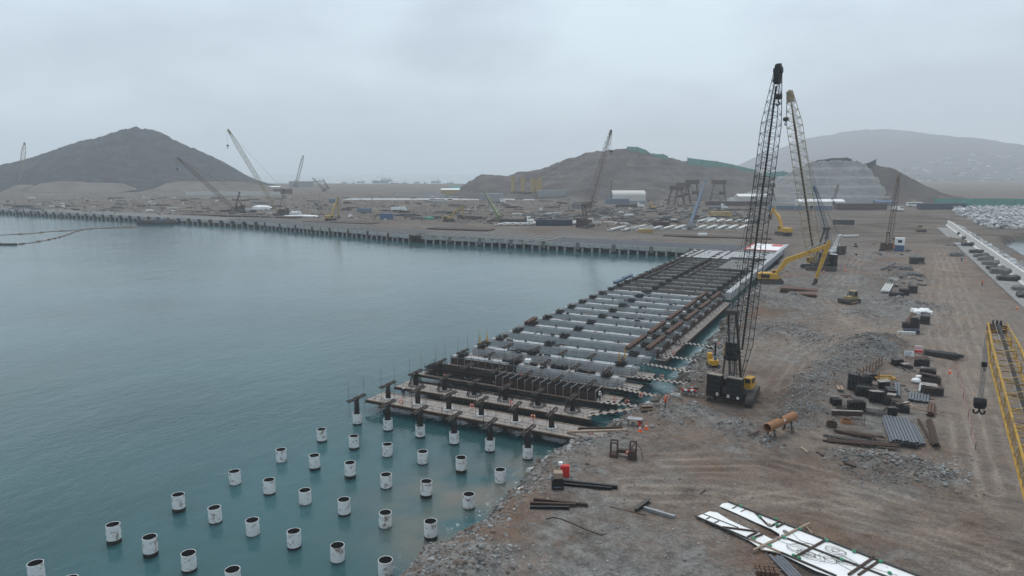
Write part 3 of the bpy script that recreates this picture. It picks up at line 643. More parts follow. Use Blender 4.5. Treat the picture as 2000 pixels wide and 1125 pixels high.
for r in range(4, 31):
    if r == 4: lab = 'fresh concrete cap beam, nearest to the rebar cage, partly behind dark shutters'
    elif r == 5: lab = 'grey concrete cap beam with clamp brackets and yellow jacks at both ends'
    else: lab = 'grey concrete cap beam across the quay, %s behind the one with yellow jacks' % ORD[r-6]
    t = thing('cap_beam', lab, 'beam', (rnd.uniform(-.1,.1), ROW*r, 0), 0, 'cap beams of the new quay')
    mt = 'concrete' if r < 16 else 'concrete_old'
    bm = obj('beam', ME['cap'] if r < 16 else ME.setdefault('cap2', ME['cap'].copy()), None, t)
    if not bm.data.materials: bm.data.materials.append(M[mt])
    elif r == 16: bm.data.materials[0] = M[mt]
    obj('corbel_end', ME['end'], 'concrete', t)
    if r > 5: obj('seaward_ledge', ME['seaend'], 'concrete_old', t)
    tag(obj('starter_bars', ME['mini'], 'rebar', t), kind='stuff')
    for c in (0, 2, 5): obj('rebar_cluster', ME['cluster'], 'rebar', t, (COL*c + (-.4 if c == 2 else 0), 0, 0))
    for c in (0, 5) if r < 16 else (0,): obj('pile', ME['pileunder'], 'white_paint', t, (COL*c, 0, 0))
    for c in (1, 3, 4): obj('lifting_post', ME['stub'], 'dark_steel', t, (COL*c, 0, 0))
    for k_ in range(6):
        o = obj('form_timber', FTM[rnd.randrange(len(FTM))], None, t, (rnd.uniform(-1,33), rnd.uniform(-1.2,1.2), 3.63+rnd.uniform(0,.25)), rnd.choice([0,0,1.57])+rnd.uniform(-.25,.25))
    for s_ in (-1, 1):
        if r > 5 and (r > 15 or s_ > 0): obj('walkway_board', ME['walk' if r % 3 else 'walk2'], 'timber' if r % 3 else 'rust_dark', t, (rnd.uniform(-2,2), s_*1.35, 0))
    if r in (4, 5):
        for c in range(6):
            br = obj('bracket_beam', ME['beam'], 'bracket', t, (COL*c, 0, .12), rnd.uniform(-.05,.05)); tag(obj('packing', ME['pack'], 'rust_dark', br), kind='stuff')
            for s_ in (0, -3.9): obj('hanger_rod', ME['rodtall' if c == 0 else 'rod'], 'rebar', t, (COL*c, s_, .1))
    if r == 4:
        MB().box(-2.4, 13.0, -1.12, -1.0, 1.9, 3.3).build('shutter_panel', 'rust_dark', t)
        for i in range(10): obj('shutter_post', pm, 'dark_steel', t, (-2.2+i*1.65, -1.22, 0))
    if r == 5:
        jm = mesh_of(lambda b: [(b.tube((x,y,4.6),(x,y,6.2),.13,8), b.tube((x,y,6.2),(x,y,7.6),.04,4), b.box(x-.2,x+.2,y-.2,y+.2,4.55,4.8)) for x, y in ((-.2,-1.0),(.2,1.6))], 'jack')
        for c in (0, 5): obj('jack', jm, 'yellow', t, (COL*c, 0, 0))
# black bundles and a white tank lying on the near beams
def bundle(name, label, x0, x1, y, z, r_, mat, cat):
    b = MB(); n = 8; pts = [Vector((x0+(x1-x0)*i/n, y+rnd.uniform(-.1,.1), z+rnd.uniform(-.05,.05))) for i in range(n+1)]
    for i, (p, q) in enumerate(zip(pts, pts[1:])): b.tube(p, q, r_*rnd.uniform(.75,1.1), 9, r_*rnd.uniform(.75,1.1))
    return tag(b.build(name, mat), label, cat)
bundle('tarpaulin_roll', 'black tarpaulin roll on the half-shuttered beam, nearest the shore end', 26, 29.5, ROW*4+.1, 3.95, .38, 'tarp_black', 'roll')
bundle('tarpaulin_roll', 'fat black tarpaulin bundle in the middle of the half-shuttered beam', 20.3, 23.6, ROW*4+.1, 4.1, .55, 'tarp_black', 'roll')
bundle('tarpaulin_roll', 'black roll beside the white tank on the half-shuttered beam', 14.6, 17.3, ROW*4, 3.95, .35, 'tarp_black', 'roll')
bundle('tarpaulin_roll', 'thin black roll left of the white tank on the half-shuttered beam', 9.5, 12, ROW*4, 3.92, .32, 'tarp_black', 'roll')
bundle('tarpaulin_roll', 'black roll on the jack beam near its seaward end', 8.2, 11.4, ROW*5, 3.97, .36, 'tarp_black', 'roll')
bundle('tarpaulin_roll', 'short black heap on a cap beam in the middle of the quay', 15.2, 17, ROW*10, 3.9, .33, 'tarp_black', 'roll')
bundle('tarpaulin_roll', 'black heap on a cap beam half way along the quay', 10.2, 11.8, ROW*15, 3.95, .4, 'tarp_black', 'roll')
t = thing('water_tank', 'white plastic cube tank standing on a concrete beam', 'tank', (15.2, ROW*4+.2, 3.64))
MB().box(-.55,.55,-.55,.55,.12,1.15).build('bladder', 'white', t); MB().box(-.62,.62,-.62,.62,0,.12).build('pallet', 'timber', t); MB().tube((0,0,1.15),(0,0,1.24),.15,8).build('lid', 'blue', t)
# lifebuoys on the railings
def buoy_mesh(b): b.torus((0,0,0), .33, .1, 'Y', 16, 7)
bm_ = mesh_of(buoy_mesh, 'ring', True); bandm = mesh_of(lambda b: [b.obox((.33*math.cos(a),0,.33*math.sin(a)), .16,.23,.16, 0) for a in (.78,2.35,3.92,5.5)], 'band')
for p, z, lab in (((783,785),2.6,'first platform near its seaward end'),((922,793),2.6,'first platform behind its middle'),((1041,814),2.6,'first platform towards the shore'),((870,735),2.6,'second platform, seaward part'),((998,787),2.6,'second platform towards its middle'),((1153,845),2.6,'shore end of the first platform'),((1200,780),2.7,'shore end of the third platform'),((1225,785),3,'gangway beside the third platform'),((1252,772),3.2,'rocky shore by the gangways'),((1316,690),3,'gangway near the steel beams'),((1293,735),3,'gangway below the drilling rig'),((1017,733),2.8,'shuttered beam'),((1404,672),3.6,'bank behind the steel beams'),((1303,775),4.4,'bank above the third gangway')):
    q = at(*p, z); t = thing('lifebuoy', 'orange and white lifebuoy hung at the %s' % lab, 'lifebuoy', q, rnd.uniform(-.3,.3), 'lifebuoys along the platforms')
    obj('ring', bm_, 'orange', t); obj('band', bandm, 'white', t)
# gangways with black and white kick rails
def gangway(p, q, label):
    p = Vector(p); q = Vector(q); L_ = (q-p).length; d = (q-p).normalized(); side = Vector((-d.y, d.x, 0)).normalized()
    t = thing('gangway', label, 'gangway', p, 0, 'striped gangways to the shore'); q = q-p; p = Vector((0,0,0))
    MB().beam(p, q, 1.0, .08).build('tread', 'timber', t)
    n = int(L_/.62)
    bw_ = MB().beam((0,0,0), d*(L_/n), .06, .17).mesh('kick_board'); bb_ = bw_.copy()
    for i in range(n):
        for s in (-1, 1): obj('kick_board', bb_ if i % 2 else bw_, 'black_steel' if i % 2 else 'white', t, p+d*(i*L_/n)+side*s*.56+Vector((0,0,.12)))
    b = MB()
    for s in (-1, 1):
        m = max(2, int(L_/2))
        for i in range(m+1): b.tube(p+d*(i*L_/m)+side*s*.55, p+d*(i*L_/m)+side*s*.55+Vector((0,0,1.05)), .022, 4)
        b.beam(p+side*s*.55+Vector((0,0,1.05)), q+side*s*.55+Vector((0,0,1.05)), .03); b.beam(p+side*s*.55+Vector((0,0,.6)), q+side*s*.55+Vector((0,0,.6)), .03)
    b.build('handrail', 'rebar', t)
for i, (a, b_) in enumerate((((1147,812),(1252,797)),((1176,786),(1258,796)),((1203,758),(1318,782)),((1237,736),(1358,752)),((1251,709),(1345,727)),((1274,691),(1380,709)),((1318,668),(1412,681)))):
    lab = ['striped gangway rising from the second platform to the shore','striped gangway from the rebar cage platform to the rocks','long striped gangway from the half-shuttered beam to the bank','striped gangway from the jack beam to the bank','striped gangway below the yellow drilling rig','striped gangway third from the rusty steel beams','striped gangway nearest to the rusty steel beams'][i]
    gangway(at(*a, 2.1), at(*b_, 3.4), lab)
# rusty longitudinal steel on the landward side
segs = [(54.5,68),(71,85),(88.5,102),(105.5,119),(122,135)]
for j, x in enumerate((29.6, 33.4)):
    for i, (y0, y1) in enumerate(segs):
        t = thing('steel_beam', 'rusty steel launching beam along the quay, %s line, %s from the near end' % (('inner','outer')[j], ORD[i]), 'beam', (x+rnd.uniform(-.25,.25), y0+j*1.5, 3.66), rnd.uniform(-.01,.01), 'rusty beams laid along the quay')
        b = MB(); b.ibeam((-.28,0,.42),(-.28,y1-y0,.42),.4,.8,.05); b.ibeam((.28,0,.42),(.28,y1-y0,.42),.4,.8,.05); b.build('girder', 'rust_steel', t)
        b = MB()
        for k in range(5): b.box(-.5,.5,(y1-y0)*k/4-.06+.1*(k==0)-.1*(k==4),(y1-y0)*k/4+.06+.1*(k==0)-.1*(k==4),.08,.76)
        b.build('stiffener', 'rust_dark', t)
t = thing('edge_platform', 'long timber work platform hung along the landward edge of the quay', 'platform', (35.0, 57, 0))
MB().box(-.2,2.6,0,77,1.6,1.68).build('deck', 'plywood', t); MB().ibeam((2.45,-.2,1.45),(2.45,77.2,1.45),.2,.35,.04).build('edge_beam', 'rust_steel', t)
MB().box(2.56,2.64,0,77,1.7,1.95).build('toe_board', 'timber', t)
b = MB()
for i in range(40):
    b.tube((2.5,i*1.95,1.6),(2.5,i*1.95,2.9),.03,4)
    if i < 39: b.tube((2.5,i*1.95,2.8),(2.5,i*1.95+1.95,2.8),.025,4); b.tube((2.5,i*1.95,2.3),(2.5,i*1.95+1.95,2.3),.025,4)
b.build('railing', 'rebar', t)
fm = MB().box(-.05,.05,0,3.6,1.75,3.55).mesh('form_panel')
for i in range(18):
    o = obj('form_panel', fm, 'rust_dark', t, (.15, i*4.25+.5, 0)); 
ry = MB()
for i in range(19): ry.beam((.1,i*4.25+.2,3.6),(1.6,i*4.25+.2,1.7),.09); ry.beam((-.4,i*4.25+.2,1.4),(2.5,i*4.25+.2,1.4),.12)
ry.build('raking_prop', 'rust_dark', t)
# concrete edge beam beyond the steel
t = thing('edge_beam', 'pale concrete edge beam along the landward side of the quay', 'edge beam', (0,0,0))
for i in range(20): MB().box(35.6, 37.3, 134+i*8.3, 134+i*8.3+8.22, 2.4, 4.75+rnd.uniform(-.03,.03)).build('beam_segment', 'concrete', t)
# launching rails on the seaward half
k = 0
for x, ys in ((.6,(150,172,194,216,238)),(3.4,(158,180,202,224,242)),(12.2,(163,186,209,232)),(15.8,(170,193,216,239))):
    for y in ys:
        k += 1
        t = thing('steel_rail_beam', 'dark steel beam on the far caps, %s line from sea, %s along' % (ORD[[.6,3.4,12.2,15.8].index(x)], ORD[ys.index(y)]), 'beam', (x+rnd.uniform(-.3,.3), y, 3.66), rnd.uniform(-.012,.012), 'dark rail beams on the far caps, line %d' % (1+[.6,3.4,12.2,15.8].index(x)))
        MB().ibeam((0,0,.35),(0,19.5,.35),.45,.7,.05).build('girder', 'rust_dark', t)
        b = MB(); [b.box(-.22,.22,i*3.9-.05+.06,i*3.9+.05+.06,.06,.64) for i in range(5)]; b.build('stiffener', 'dark_steel', t)
for x, y, lab in ((-3.2,142,'nearer'),(-3.6,153,'further')):
    t = thing('edge_form', 'dark steel form hung on the seaward ends of the caps, the %s of two' % lab, 'form', (x, y, 3.4)); MB().box(-.5,.5,0,9,0,.9).build('panel', 'blue_grey', t); b = MB(); [b.box(-.7,-.5,i*1.5,i*1.5+.15,-.1,1.0) for i in range(7)]; b.build('rib', 'dark_steel', t)
t = thing('steel_beam', 'short rusty steel beam jutting from a cap at the seaward edge', 'beam', (-1.5, 67, 3.7), .1); MB().ibeam((0,0,.4),(0,7.5,.4),.5,.8,.05).build('girder', 'rust_steel', t); MB().ibeam((.7,.5,.4),(.7,7.8,.4),.5,.8,.05).build('second_girder', 'rust_steel', t)
# deck slabs near the corner
t = thing('quay_deck', 'grey precast deck slabs laid over the last cap beams by the corner', 'deck', (0,0,0))
sm = MB().box(0,4.2,0,8.2,3.66,4.0).mesh('deck_slab')
for i in range(9):
    for j in range(4):
        if i > 4 and j == 0: continue
        o = obj('deck_slab', sm, 'concrete', t, (-2+i*4.3, ROW*(27+j)-4.2+rnd.uniform(-.1,.1), rnd.uniform(0,.04)))
MB().box(21,35.5,196,226.5,3.66,3.9).build('deck_pour', 'concrete_old', t)
# white sheet with red border by the corner
t = thing('membrane_sheet', 'white sheet with a red border spread on the quay corner', 'sheet', (21, 268, 4.0))
MB().box(0,15,0,30,.55,.6).build('sheet', 'sheet_white', t)
for q in ((-1.2,-.05,0,30),(15.05,16,0,30),(-1.2,16,-2.5,-.05)): MB().box(*q,.55,.62).build('border', 'red', t)
MB().box(9,14,19,28,.64,.72).build('red_patch', 'red', t); MB().box(-1.2,16,-2.5,30,.0,.54).build('slab', 'concrete_old', t)
# ------------------------------------------------------------------ the far quay
t = thing('far_quay', 'long finished quay on white-faced piles across the basin', 'quay', (0,0,0))
fq = [Vector((36,259.5,0)), Vector((-172,258.5,0)), Vector((-340,296,0)), Vector((-740,309,0)), Vector((-1250,330,0))]
pil = MB().tube((0,0,-4),(0,0,2.5),.6,10).mesh('pile')
fas = {}; pild = pil.copy()
stain = 0
for si, (p, q) in enumerate(zip(fq, fq[1:])):
    d = (q-p); Ls = d.length; d.normalize(); nrm = Vector((d.y, -d.x, 0)); nrm = nrm if nrm.y > 0 else -nrm; ang = math.atan2(d.y, d.x)
    b = MB(); c = (p+q)/2 + nrm*14; b.obox((c.x,c.y,3.95), Ls+.5, 27, .7, ang); b.build('deck', 'concrete_old', t)
    pitch = 10.0 if si < 2 else 13.0; n = int(Ls/pitch); full = .985 if si == 0 else (.93 if si == 1 else .62)
    for i in range(n):
        m0 = p + d*(pitch*(i+.5)); dz = rnd.uniform(-.08,.08)
        key = (si, int(rnd.random() < .55))
        if key not in fas:
            b = MB(); b.box(-pitch*full/2, pitch*full/2, -.25, .25, 2.35 if key[1] else 2.2, 4.45); b.box(-pitch*.2, pitch*.12, -.32, -.25, 1.9, 4.3); fas[key] = b.mesh('fascia_panel')
        obj('fascia_panel', fas[key], 'fascia', t, (m0.x, m0.y, dz), ang+rnd.uniform(-.006,.006))
        jp = p + d*(pitch*i); 
        if i % 2 == 0: o = obj('joint_block', fas.setdefault(('j',si), MB().box(-1.1,1.1,-.55,.3,.9,4.5).mesh('joint_block')), 'rust_dark' if si else 'concrete_old', t, (jp.x, jp.y, 0), ang)
        for k in (0, 1):
            if i*2+k > 60 and si < 2: pass
            w_ = p + d*(pitch*(i+.25+k*.5)+rnd.uniform(-.5,.5)) + nrm*.9; obj('pile', pil, 'concrete', t, (w_.x, w_.y, 0))
            w_ = w_ + nrm*7
            if si == 0: obj('pile', pild, 'weed_and_dark', t, (w_.x, w_.y, 0))  # rear row coloured dark all over, so it shows less between front piles
# long slabs and gaps on the far quay deck
sl1 = MB().box(-1.6,1.6,-15,15,0,.28).mesh('deck_plank')
for i in range(64):
    s = 20 + i*6.3
    p = Vector((36-s, 273, 4.32)) if s < 205 else Vector((-169,273,4.32)) + Vector((-.976,.218,0))*(s-205)
    if 18 < s < 120: continue
    t2 = thing('deck_plank', '%s precast slab on the far quay deck, %s from the corner' % ('grey' if i % 3 else 'pale', ORD[i]), 'slab', p, rnd.uniform(-.5,-.42) if s > 205 else rnd.uniform(-.03,.03), 'precast slabs on the far quay deck'); obj('slab', sl1, 'concrete_old' if i % 3 else 'concrete_pale', t2); obj('lifting_bar', ME.setdefault('lb', MB().box(-.4,.4,-12,-11.6,.28,.5).mesh('lifting_bar')), 'rebar', t2)
tag(MB().box(-85,18,262,285,4.32,4.4).build('asphalt_strip', 'asphalt'), 'dark new-laid surface on the far quay by the corner', 'pavement')
# ------------------------------------------------------------------ machines
def lattice(ch, la, p0, p1, wf, hf, n, rc, rl, side=None, sides=4):
    p0 = Vector(p0); p1 = Vector(p1); d = (p1-p0).normalized()
    x = Vector(side).normalized() if side else d.cross(Vector((0,0,1))).normalized()
    y = x.cross(d).normalized(); st = []
    for i in range(n+1):
        t = i/n; c = p0 + (p1-p0)*t; w_, h_ = wf(t)/2, hf(t)/2
        st.append([c - x*w_ - y*h_, c + x*w_ - y*h_, c + x*w_ + y*h_, c - x*w_ + y*h_])
    for a, b in zip(st, st[1:]):
        for k in range(4): ch.tube(a[k], b[k], rc, sides, caps=False)
    for i, (a, b) in enumerate(zip(st, st[1:])):
        for k in range(4):
            j = (k+1) % 4
            if (i+k) % 2: la.tube(a[k], b[j], rl, 3, caps=False)
            else: la.tube(a[j], b[k], rl, 3, caps=False)
            if i % 2 == 0: la.tube(a[k], a[j], rl, 3, caps=False)
    return st
def taper(w_, a=.12, b=.83, foot=.35, tip=.35):
    return lambda t: w_*(foot+(1-foot)*t/a if t < a else (1 if t < b else 1-(1-tip)*(t-b)/(1-b)))
def track_mesh(L_, H_, W_, shoes=True):
    b = MB(); n = 10; r = H_/2; prof = []
    for i in range(n+1): a = -math.pi/2 + math.pi*i/n; prof.append((L_/2-r+r*math.cos(a), r+r*math.sin(a)))
    for i in range(n+1): a = math.pi/2 + math.pi*i/n; prof.append((-L_/2+r+r*math.cos(a), r+r*math.sin(a)))
    b.prism([(y, z) for y, z in prof], -W_*.34, W_*.34)
    m = max(8, int(L_*2/.38)); per = 2*(L_-H_)+math.pi*H_
    for i in range(m if shoes else 0):
        s = per*i/m; f = L_-H_
        if s < f: y, z, a = -f/2+s, H_, 0
        elif s < f+math.pi*r: q = (s-f)/r; y, z, a = f/2+r*math.sin(q), r+r*math.cos(q), -q
        elif s < 2*f+math.pi*r: y, z, a = f/2-(s-f-math.pi*r), 0, math.pi
        else: q = (s-2*f-math.pi*r)/r; y, z, a = -f/2-r*math.sin(q), r-r*math.cos(q), math.pi-q
        b.obox((0, y, z), W_, per/m*.86, .07+.04*(W_ > .8), 0, a)
    return b
def hook(t, top, drop, mat='black_steel', s=1.0, lines=4):
    top = Vector(top); b = MB()
    for i in range(lines): o = Vector(((i-(lines-1)/2)*.22*s, 0, 0)); b.tube(top+o, top+o*.8+Vector((0,0,-drop)), .022*max(1,s), 3, caps=False)
    b.build('hoist_rope', 'hose', t)
    c = top+Vector((0,0,-drop)); b = MB(); b.box(c.x-.42*s, c.x+.42*s, c.y-.3*s, c.y+.3*s, c.z-.9*s, c.z); b.tube((c.x-.5*s,c.y,c.z-.4*s),(c.x+.5*s,c.y,c.z-.4*s),.55*s,10)
    h = b.build('hook_block', mat, t)
    b = MB(); b.path([(c.x,c.y,c.z-.9*s),(c.x,c.y,c.z-1.3*s),(c.x+.28*s,c.y,c.z-1.6*s),(c.x+.1*s,c.y,c.z-1.95*s),(c.x-.3*s,c.y,c.z-1.85*s),(c.x-.4*s,c.y,c.z-1.55*s)], .12*s, 6); b.build('hook', mat, h)
def crane(label, base, tip, s=1.0, bw=2.3, boom='black_steel', body='dark_steel', cwmat='black_steel', cab='yellow', nb=34, rc=.09, rl=.045, trot=None, mast=14, walk=True, drop=None, group=None, shoes=False, capmat='tan_lid', name='crawler_crane', ropes=2, hs=1.0, jib=False):
    base = Vector(base); tip = Vector(tip); h = tip-base; rz = math.atan2(h.y, h.x)-math.pi/2
    t = thing(name, label, 'crane', base, rz, group); R = Matrix.Rotation(-rz, 3, 'Z'); tl = R @ h
    tr = (trot-rz) if trot is not None else 0.0
    tm = track_mesh(9.2*s, 1.35*s, 1.2*s, shoes).mesh('track')
    for sd in (-1, 1):
        o = obj('track', tm, 'track', t, Matrix.Rotation(tr, 3, 'Z') @ Vector((sd*3.1*s, 0, .02)), tr)
    b = MB(); b.obox((0,0,.95*s), 5.4*s, 3.2*s, .8*s, tr); b.tube((0,0,1.2*s),(0,0,1.75*s),1.5*s,16); b.build('car_body', body, t)
    b = MB(); b.box(-1.6*s,1.6*s,-4.2*s,2.0*s,1.75*s,2.5*s); b.box(-1.5*s,-.3*s,-3.0*s,.6*s,2.5*s,3.9*s); b.box(.4*s,1.5*s,-2.6*s,-.4*s,2.5*s,3.6*s); b.tube((-1.2*s,.2*s,3.0*s),(1.2*s,.2*s,3.0*s),.65*s,10); b.build('upper_deck', body, t)
    cwm = MB()
    for k in range(4): cwm.box(-1.22*s,1.22*s,-.65*s,.65*s,k*.86*s,k*.86*s+.83*s)
    cwm = cwm.mesh('counterweight')
    for sd in (-1, 1):
        o = obj('counterweight', cwm, cwmat, t, (sd*1.75*s, -4.35*s, 1.35*s))
        MB().box(-1.2*s,1.2*s,-.62*s,.62*s,3.45*s,3.53*s).build('lid', capmat, o)
    MB().box(-3.0*s,3.0*s,-5.05*s,-3.7*s,.95*s,1.33*s).build('counterweight_tray', cwmat, t)
    c = MB().prism([(-.2*s,2.0*s),(1.9*s,2.0*s),(2.1*s,2.7*s),(1.8*s,3.9*s),(-.2*s,3.9*s)], 1.75*s, 2.95*s).build('cab', cab, t)
    b = MB(); b.box(2.952*s,2.97*s,.2*s,1.5*s,2.9*s,3.7*s); b.box(1.9*s,2.8*s,1.98*s,2.08*s,2.5*s,3.6*s); b.box(1.9*s,2.8*s,-.23*s,-.205*s,3.0*s,3.7*s); b.build('cab_window', 'glass', c)
    foot = Vector((0, 1.7*s, 2.5*s)); ch, la = MB(), MB()
    lattice(ch, la, foot, tl, taper(bw), taper(bw*.92, foot=.3, tip=.5), nb, rc, rl, side=(1,0,0))
    bo = ch.build('boom', boom, t); la.build('lacing', boom, bo)
    d = (tl-foot).normalized(); e = tl
    b = MB(); b.tube(e+Vector((-.55*bw*.5,0,0)), e+Vector((.55*bw*.5,0,0)), .55*s, 10); b.beam(e-d*2.2*s, e+d*.9*s, bw*.36, bw*.5, up=(0,-1,.3)); b.tube(e+d*.9*s+Vector((-.4,0,0)), e+d*.9*s+Vector((.4,0,0)), .4*s, 8); b.build('boom_head', boom, bo)
    if walk: MB().beam(foot+(tl-foot)*.1, foot+(tl-foot)*.95, bw*.11, bw*.08, up=(0,-1,.2)).build('hoist_lines', 'black_steel', bo)
    if mast:
        top = Vector((0, -2.6*s, mast)); b = MB()
        for sd in (-1, 1):
            b.beam((sd*1.0*s,.6*s,2.4*s), top+Vector((sd*.7*s,0,0)), .32*s, .4*s); b.beam((sd*1.0*s,-3.4*s,2.4*s), (sd*.85*s,-2.2*s,mast*.6), .22*s)
        for k in range(1, 7): f = k/7; q = Vector((0,.6*s,2.4*s)).lerp(top, f); b.beam(q-Vector((.9*s,0,0)), q+Vector((.9*s,0,0)), .14*s)
        m_ = b.build('mast', body, t)
        b = MB(); b.box(-1.0*s,1.0*s,top.y-.5*s,top.y+.5*s,mast-.2*s,mast+.25*s); b.tube((-.9*s,top.y,mast+.1*s),(.9*s,top.y,mast+.1*s),.5*s,10); b.build('mast_head', body, m_)
        b = MB()
        for sd in (-1, 1):
            for o in (.25, .7): b.tube(top+Vector((sd*o*s,0,0)), e+Vector((sd*o*.5*s,0,0)), .028*max(s,1), 3, caps=False)
            b.tube(top+Vector((sd*.5*s,0,0)), Vector((sd*.9*s,-3.9*s,2.6*s)), .05*s, 3, caps=False)
        b.build('pendant_line', 'hose', t)
    if drop: hook(t, e+d*.6*s+Vector((0,.9*s,0)), drop, s=hs, lines=ropes)
    return t
# 1 the tall dark crane beside the bank
c1 = crane('tall black lattice-boom crawler crane with twin counterweights beside the gangways', on(1425,788)+Vector((0,3.8,0)), atd(1520,138,128), 1.0, 2.7, nb=58, rc=.068, rl=.03, trot=0.0, mast=15.5, shoes=True, drop=4.5, ropes=4)
for sd, f in ((-.55,.3),(.5,.3)): pass
b = MB(); b.box(-1.0,1.0,-2.6,-1.7,9.2,10.2); b.box(-1.2,1.2,-2.9,-1.3,8.9,9.0); b.tube((-1.1,-1.2,8.2),(1.1,-1.2,8.2),.55,10); b.tube((-1.1,-2.4,7.6),(1.1,-2.4,7.6),.5,10); b.build('winch_frame', 'black_steel', c1)
b = MB()
for sx_ in (-2.9, 2.9):
    for y in (-3.6,-2.4,-1.2,0,1.2): b.tube((sx_*.6,y,2.5),(sx_*.6,y,3.5),.03,4)
    for z in (3.0,3.5): b.tube((sx_*.6,-3.6,z),(sx_*.6,1.2,z),.025,4)
b.build('handrail', 'grey_metal', c1)
b = MB()
for k_ in range(8): b.tube((-.7+.2*k_,-1.6,3.2),(-.5+.14*k_,-2.5,15.2),.022,3,caps=False)
for k_ in range(4): b.tube((-.5+.33*k_,.4,3.2),(-.4+.26*k_,-1.2,9.2),.03,3,caps=False)
b.build('wire_rope', 'grey_metal', c1)
for sx_ in (-1.75,1.75):
    for z in (2.2,3.06,3.92): MB().box(sx_-1.23,sx_+1.23,-5.02,-5.0,z-.02,z+.02).build('block_joint', 'dark_steel', c1)
MB().box(-1.75,-1.2,-1.2,-.6,7.4,9.0).build('tool_box', 'yellow', c1)
for x in (-1.0, .9):
    o = MB().box(x-.2,x+.2,-5.09,-5.06,1.4,1.9).build('warning_plate', 'white', c1); MB().box(x-.13,x+.13,-5.105,-5.095,1.5,1.8).build('mark', 'pink', o)
MB().box(2.35,2.75,-5.09,-5.06,1.45,1.85).build('plate', 'white', c1)
# drilling rig beside it
p = on(1392,716); t = thing('drilling_rig', 'small yellow drilling rig on the bank beside the tall black crane', 'drilling rig', p, .4)
b = MB(); b.box(-.9,.9,-1.2,1.2,.5,1.5); b.box(-.9,-.1,.2,1.2,1.5,2.6); b.build('body', 'yellow', t); tm_ = track_mesh(3.0,.7,.5).mesh('track')
for sx_ in (-.8,.8): obj('track', tm_, 'track', t, (sx_,0,0))
b = MB(); b.beam((.6,1.0,.4),(.6,1.2,4.6),.3,.35); b.build('mast', 'black_steel', t); MB().tube((.3,-.6,1.5),(.3,-.6,2.2),.3,8).build('power_head','blue_grey',t)
# 2 the cream crane
crane('tall cream lattice-boom crawler crane behind the long-reach excavator', on(1597,528)+Vector((0,2,0)), atd(1543,184,262), 1.25, 4.0, 'crane_cream', 'dark_steel', 'black_steel', 'yellow', 44, .14, .07, trot=1.9, mast=16, drop=9, hs=1.4, walk=True, capmat='white')
# 3.. farther cranes
crane('brown lattice crane standing on the far quay behind the white beams', at(1143,443,4.3), atd(1193,257,520), 1.3, 3.2, 'crane_brown', 'rust_dark', 'rust_dark', 'crane_brown', 30, .13, .065, mast=15, drop=14, hs=1.5)
crane('cream lattice crane leaning towards the conical hill on the far quay', at(548,421,4.3), atd(447,256,600), 1.4, 3.3, 'crane_cream', 'rust_dark', 'rust_dark', 'crane_cream', 32, .16, .08, mast=22, drop=12, hs=1.6)
crane('cream lattice crane with its boom lowered, next to the dredging barge', at(462,414,4.3), atd(349,310,640), 1.4, 3.2, 'crane_brown', 'rust_dark', 'rust_dark', 'crane_cream', 28, .16, .08, mast=18, drop=9, hs=1.5)
crane('pale lattice crane rising in front of the conical hill flank', at(38,372,4.3), atd(48,280,1250), 1.6, 6.0, 'crane_cream', 'rust_dark', 'rust_dark', 'crane_cream', 18, .3, .16, mast=16, walk=False)
crane('faint lattice crane on the far shore before the bay', at(578,366,4.3), atd(592,305,1500), 1.6, 5.0, 'crane_brown', 'rust_dark', 'rust_dark', 'crane_brown', 18, .3, .16, mast=16, walk=False)
crane('small dark crane by the sheds at the back of the yard, larger of two', at(633,374,4.3), atd(611,348,1190), 1.2, 2.6, 'dark_steel', 'rust_dark', 'rust_dark', 'white', 14, .2, .1, mast=8, walk=False)
crane('small dark crane by the sheds at the back of the yard, shorter of two', at(640,370,4.3), atd(631,350,1290), 1.2, 2.4, 'dark_steel', 'rust_dark', 'rust_dark', 'white', 14, .2, .1, mast=8, walk=False)
crane('blue-white small lattice crane behind the cream crane', on(1628,497), atd(1591,367,335), .9, 2.0, 'blue_grey', 'white', 'dark_steel', 'white', 26, .09, .05, trot=.6, mast=9, drop=9)
crane('brown lattice crane standing among the scrap beside the haul road', on(1733,490), atd(1756,342,356), .9, 2.2, 'crane_brown', 'rust_steel', 'rust_dark', 'orange', 26, .1, .055, mast=9, drop=32, ropes=2)
crane('thin grey crane before the terraced slope', at(1626,402,4.3), atd(1637,361,800), 1.1, 2.2, 'dark_steel', 'dark_steel', 'rust_dark', 'white', 16, .17, .09, mast=8, walk=False)
